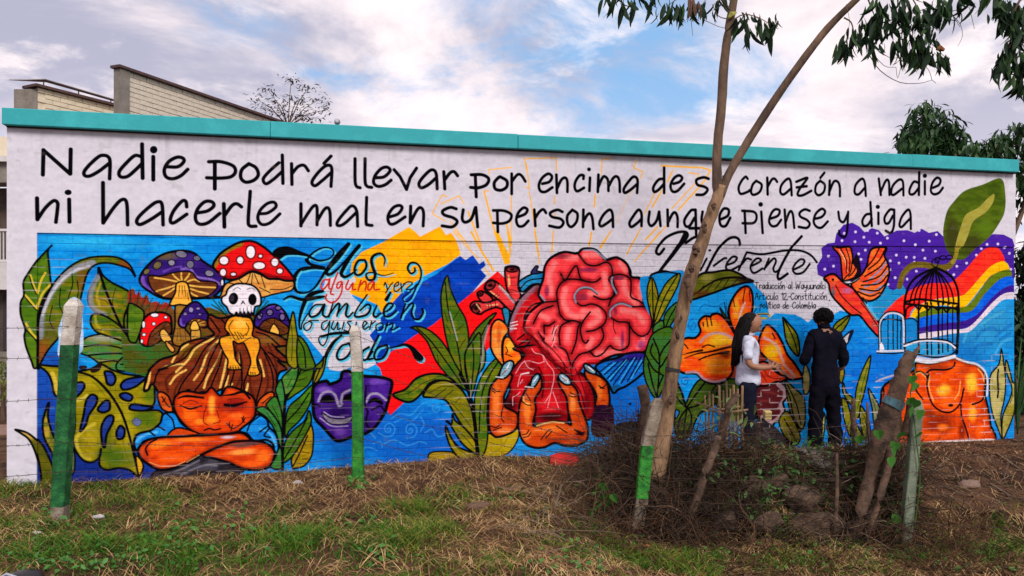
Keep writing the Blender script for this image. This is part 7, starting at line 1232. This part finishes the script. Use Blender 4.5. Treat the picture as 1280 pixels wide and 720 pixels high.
# torso + neck + arms as one body
nd = [(0, 0, .92, .085, .09), (.0, 0, 1.05, .075, .085), (.0, 0, 1.18, .08, .09), (-.01, 0, 1.31, .07, .085), (.005, 0, 1.385, .046), (.02, 0, 1.43, .044)]; ed = [(0, 1), (1, 2), (2, 3), (3, 4), (4, 5)]
for sy in (-1, 1):
    a = len(nd); nd += [(-.01, sy * .15, 1.31, .050), (-.02, sy * .185, 1.18, .044), (-.01, sy * .20, 1.06, .040), (.11, sy * .165, 1.03, .033), (.205, sy * .105, 1.035, .024)]; ed += [(3, a), (a, a + 1), (a + 1, a + 2), (a + 2, a + 3), (a + 3, a + 4)]
    hand(nd, ed, a + 4, (.205, sy * .105, 1.035), (.85, -sy * .35, .05), (0, 0, 1) , .75)
for sy in (-1, 1):
    a = len(nd); nd += [(.0, sy * .08, .84, .06), (.02 * sy, sy * .085, .48, .042), (.01 * sy, sy * .08, .28, .038), (0.0, sy * .08, .07, .036), (.10, sy * .085, .03, .03)]; ed += [(0, a), (a, a + 1), (a + 1, a + 2), (a + 2, a + 3), (a + 3, a + 4)]
bd = skin_obj('body', nd, ed, M_SK, wo); 
# shirt: torso shell with short sleeves
nd = [(0, 0, .80, .150, .150), (0, 0, .90, .150, .150), (-.005, 0, 1.0, .128, .138), (.0, 0, 1.12, .118, .128), (.012, 0, 1.22, .122, .135), (-.008, 0, 1.32, .092, .115), (.0, 0, 1.375, .060)]; ed = [(0, 1), (1, 2), (2, 3), (3, 4), (4, 5), (5, 6)]
for sy in (-1, 1): a = len(nd); nd += [(-.012, sy * .155, 1.315, .064), (-.022, sy * .19, 1.20, .062), (-.02, sy * .198, 1.11, .062)]; ed += [(5, a), (a, a + 1), (a + 1, a + 2)]
folds(skin_obj('polo_shirt', nd, ed, M_SHIRT, wo, 3), .035)
mb = MB(); lathe(mb, [(.0, 0, 1.36, .066, .070), (.005, 0, 1.385, .064, .066), (.012, 0, 1.40, .068, .070), (.012, 0, 1.392, .058, .060)], 18); sub(mb.build('collar', M_SHIRT, wo, True), 1)
nd = [(0, 0, .98, .12, .12), (0, 0, .84, .135, .14)]; ed = [(0, 1)]
for sy in (-1, 1): a = len(nd); nd += [(.0, sy * .078, .74, .092), (.02 * sy, sy * .085, .48, .072), (.01 * sy, sy * .082, .25, .066), (0.0, sy * .08, .07, .064)]; ed += [(1, a), (a, a + 1), (a + 1, a + 2), (a + 2, a + 3)]
folds(skin_obj('trousers', nd, ed, M_JEAN, wo, 3), .035)
for sy in (-1, 1): skin_obj('shoe', [(-.06, sy * .085, .04, .042), (.03, sy * .085, .04, .044), (.13, sy * .088, .03, .034)], [(0, 1), (1, 2)], M_SHOE, wo, 1)
hd = head_mesh(wo, (.045, 0, 1.50), math.radians(90), 0, 1.0); hd.rotation_euler = Euler((math.radians(32), 0, math.radians(90)), 'XYZ'); 
# hair: cap plus locks down the back
mb = MB(); r = random.Random(3)
for k in range(150):
    t = r.uniform(-1.45, 1.45); side_ = math.sin(t); back = math.cos(t); end = 1.02 + r.uniform(-.06, .10) + .12 * abs(side_)
    P = [Vector((.075 - .05 * back, .03 * side_, 1.60 - .02 * abs(side_))), Vector((.045 - .115 * back, .092 * side_, 1.555)), Vector((.020 - .125 * back - .01, .105 * side_, 1.44)), Vector((-.02 - .115 * back + r.uniform(-.025, .02), .10 * side_ + r.uniform(-.03, .03), 1.27)), Vector((-.045 - .115 * back + r.uniform(-.02, .02), .07 * side_ + r.uniform(-.03, .03), end))]
    mb.tube(P, [.014, .022, .022, .019, .005], 5, wob=.2, seed=k)
bm = bmesh.new(); bmesh.ops.create_uvsphere(bm, u_segments=24, v_segments=16, radius=1); 
for v in bm.verts: x_, y_, z_ = v.co; v.co = Vector((.020 + x_ * .096 - (.02 if z_ < 0 else 0), y_ * .090, 1.53 + z_ * .095)) if not (x_ > .45 and z_ < .55) else Vector((.01 + x_ * .075, y_ * .082, 1.53 + z_ * .088))
k0 = len(mb.v); mb.v += [tuple(v.co) for v in bm.verts]; mb.f += [tuple(v.index + k0 for v in f.verts) for f in bm.faces]; bm.free()
mb.build('hair', M_HAIR, wo, True); wo.scale = (S_,) * 3
tin = MB(); tin.tube([(0, 0, 0), (0, 0, .012)], [.03, .03], 12); tin.build('paint_tin', mat('tin_grey', (.12, .11, .12), (.2, .19, .2), 9, .4, 0)); tn = bpy.data.objects['paint_tin']; M_ = Matrix.Rotation(math.radians(-10), 4, 'Z'); tn.location = Vector((wx, WD, wz)) + (M_ @ Vector((.30, 0, 1.03))) * S_; tag(tn, 'small dark tin held in the hands of the person in the pale polo shirt', 'tin')
# pale box hanging in the brush beside her legs
p = at(959, 519, 7.9); mb = MB(); mb.box(-.035, .035, -.03, .03, -.04, .045); bx = mb.build('yellow_box', mat('yellow_card', (.55, .42, .18), (.40, .30, .12), 9)); bx.location = p; bx.rotation_euler = (.1, 0, .15); b2 = bx.modifiers.new('b', 'BEVEL'); b2.width = .004; tag(bx, 'small pale yellow box caught in the brush beside the navy trousers', 'box')
for k in range(2): mb = MB(); mb.box(-.037, .037, -.0315, -.03, -.012 + k * .03, -.007 + k * .03); mb.build('stripe', M_DK, bx)

# man: seen from behind, navy jacket and black trousers -------------------------------
MD = 8.75; mx_ = (1031 - 640) / CAM_F * MD; mz = gz(mx_, MD); MH = EYE - (388 - HORIZON) * MD / CAM_F - mz
mo = empty('person', (mx_, MD, mz), 'person seen from behind with curly black hair, dark jacket and black trousers', 'person', rz=math.radians(8)); T_ = MH / 1.66
# local frame: faces +Y (to the wall)
nd = [(0, 0, .92, .09, .07), (0, 0, 1.08, .09, .07), (0, 0, 1.24, .10, .07), (0, .01, 1.38, .09, .07), (0, .015, 1.45, .050), (0, .025, 1.50, .048)]; ed = [(0, 1), (1, 2), (2, 3), (3, 4), (4, 5)]
arms = ((-1, [(-.165, .01, 1.36, .05), (-.215, .0, 1.21, .045), (-.24, .01, 1.07, .040), (-.18, .16, 1.05, .033), (-.10, .27, 1.07, .026)], (.5, .8, .1)), (1, [(.165, .01, 1.36, .05), (.205, .0, 1.21, .045), (.235, -.01, 1.08, .040), (.255, .05, .99, .033), (.235, .12, .95, .026)], (-.1, .5, -.7)))
for sx, pts, hdir in arms:
    a = len(nd); nd += pts; ed += [(3, a)] + [(a + i, a + i + 1) for i in range(4)]; hand(nd, ed, a + 4, pts[-1][:3], hdir, (-sx, .3, .3), .6, 1.05)
for sx in (-1, 1): a = len(nd); nd += [(sx * .095, 0, .84, .055), (sx * .11, .01, .48, .042), (sx * .115, 0, .28, .038), (sx * .12, -.02, .07, .038), (sx * .125, .09, .03, .032)]; ed += [(0, a)] + [(a + i, a + i + 1) for i in range(4)]
skin_obj('body', nd, ed, M_SK, mo)
nd = [(0, 0, .70, .185, .125), (0, 0, .86, .18, .125), (0, 0, 1.06, .165, .12), (0, 0, 1.22, .165, .12), (0, .005, 1.36, .13, .10), (0, .02, 1.475, .062)]; ed = [(0, 1), (1, 2), (2, 3), (3, 4), (4, 5)]
for sx, pts, hdir in arms:
    a = len(nd); nd += [(p_[0], p_[1], p_[2], w_) for p_, w_ in zip(pts[:4], (.070, .066, .064, .054))]; ed += [(4, a)] + [(a + i, a + i + 1) for i in range(3)]
folds(skin_obj('jacket', nd, ed, M_JACK, mo, 3), .05)
mb = MB(); lathe(mb, [(0, .012, 1.44, .082, .080), (0, .018, 1.48, .072, .072), (0, .024, 1.50, .069, .069), (0, .024, 1.492, .058, .058)], 18); sub(mb.build('collar', M_JACK, mo, True), 1)
nd = [(0, 0, .95, .13, .10), (0, 0, .82, .150, .11)]; ed = [(0, 1)]
for sx in (-1, 1): a = len(nd); nd += [(sx * .09, 0, .72, .100), (sx * .11, .0, .48, .090), (sx * .12, 0, .25, .088), (sx * .125, -.01, .06, .090)]; ed += [(1, a)] + [(a + i, a + i + 1) for i in range(3)]
folds(skin_obj('trousers', nd, ed, M_TROU, mo, 3), .05)
for sx in (-1, 1): skin_obj('shoe', [(sx * .125, -.07, .04, .045), (sx * .125, .03, .04, .047), (sx * .13, .14, .03, .036)], [(0, 1), (1, 2)], M_SHOE, mo, 1)
head_mesh(mo, (0, .045, 1.555), math.radians(180 + 25), 0, 1.0)
mb = MB(); r = random.Random(5); bm = bmesh.new(); bmesh.ops.create_uvsphere(bm, u_segments=22, v_segments=16, radius=1)
for v in bm.verts: x_, y_, z_ = v.co; v.co = Vector((x_ * .090, .03 + y_ * (.095 if y_ < 0 else .085), 1.585 + z_ * (.088 if z_ > 0 else .075))) if not (y_ > .3 and z_ < .1) else Vector((x_ * .07, .03 + y_ * .07, 1.585 + z_ * .05))
mb.v += [tuple(v.co) for v in bm.verts]; mb.f += [tuple(v.index for v in f.verts) for f in bm.faces]; bm.free()
for k in range(340):
    v = Vector((r.gauss(0, 1), r.gauss(-.3, 1), r.gauss(.25, .9))).normalized(); c = Vector((0, .03, 1.585)) + Vector((v.x * .09, v.y * .095, v.z * .085)); a = r.uniform(0, 6.28); e1 = v.orthogonal().normalized(); e2 = v.cross(e1); q = [c + (e1 * math.cos(a + t) + e2 * math.sin(a + t)) * .013 + v * (.006 * t - .004) for t in (0, 1.2, 2.4, 3.6, 4.8)]; mb.tube(q, .0055, 4)
mb.build('hair', M_HAIR, mo, True); mo.scale = (T_,) * 3
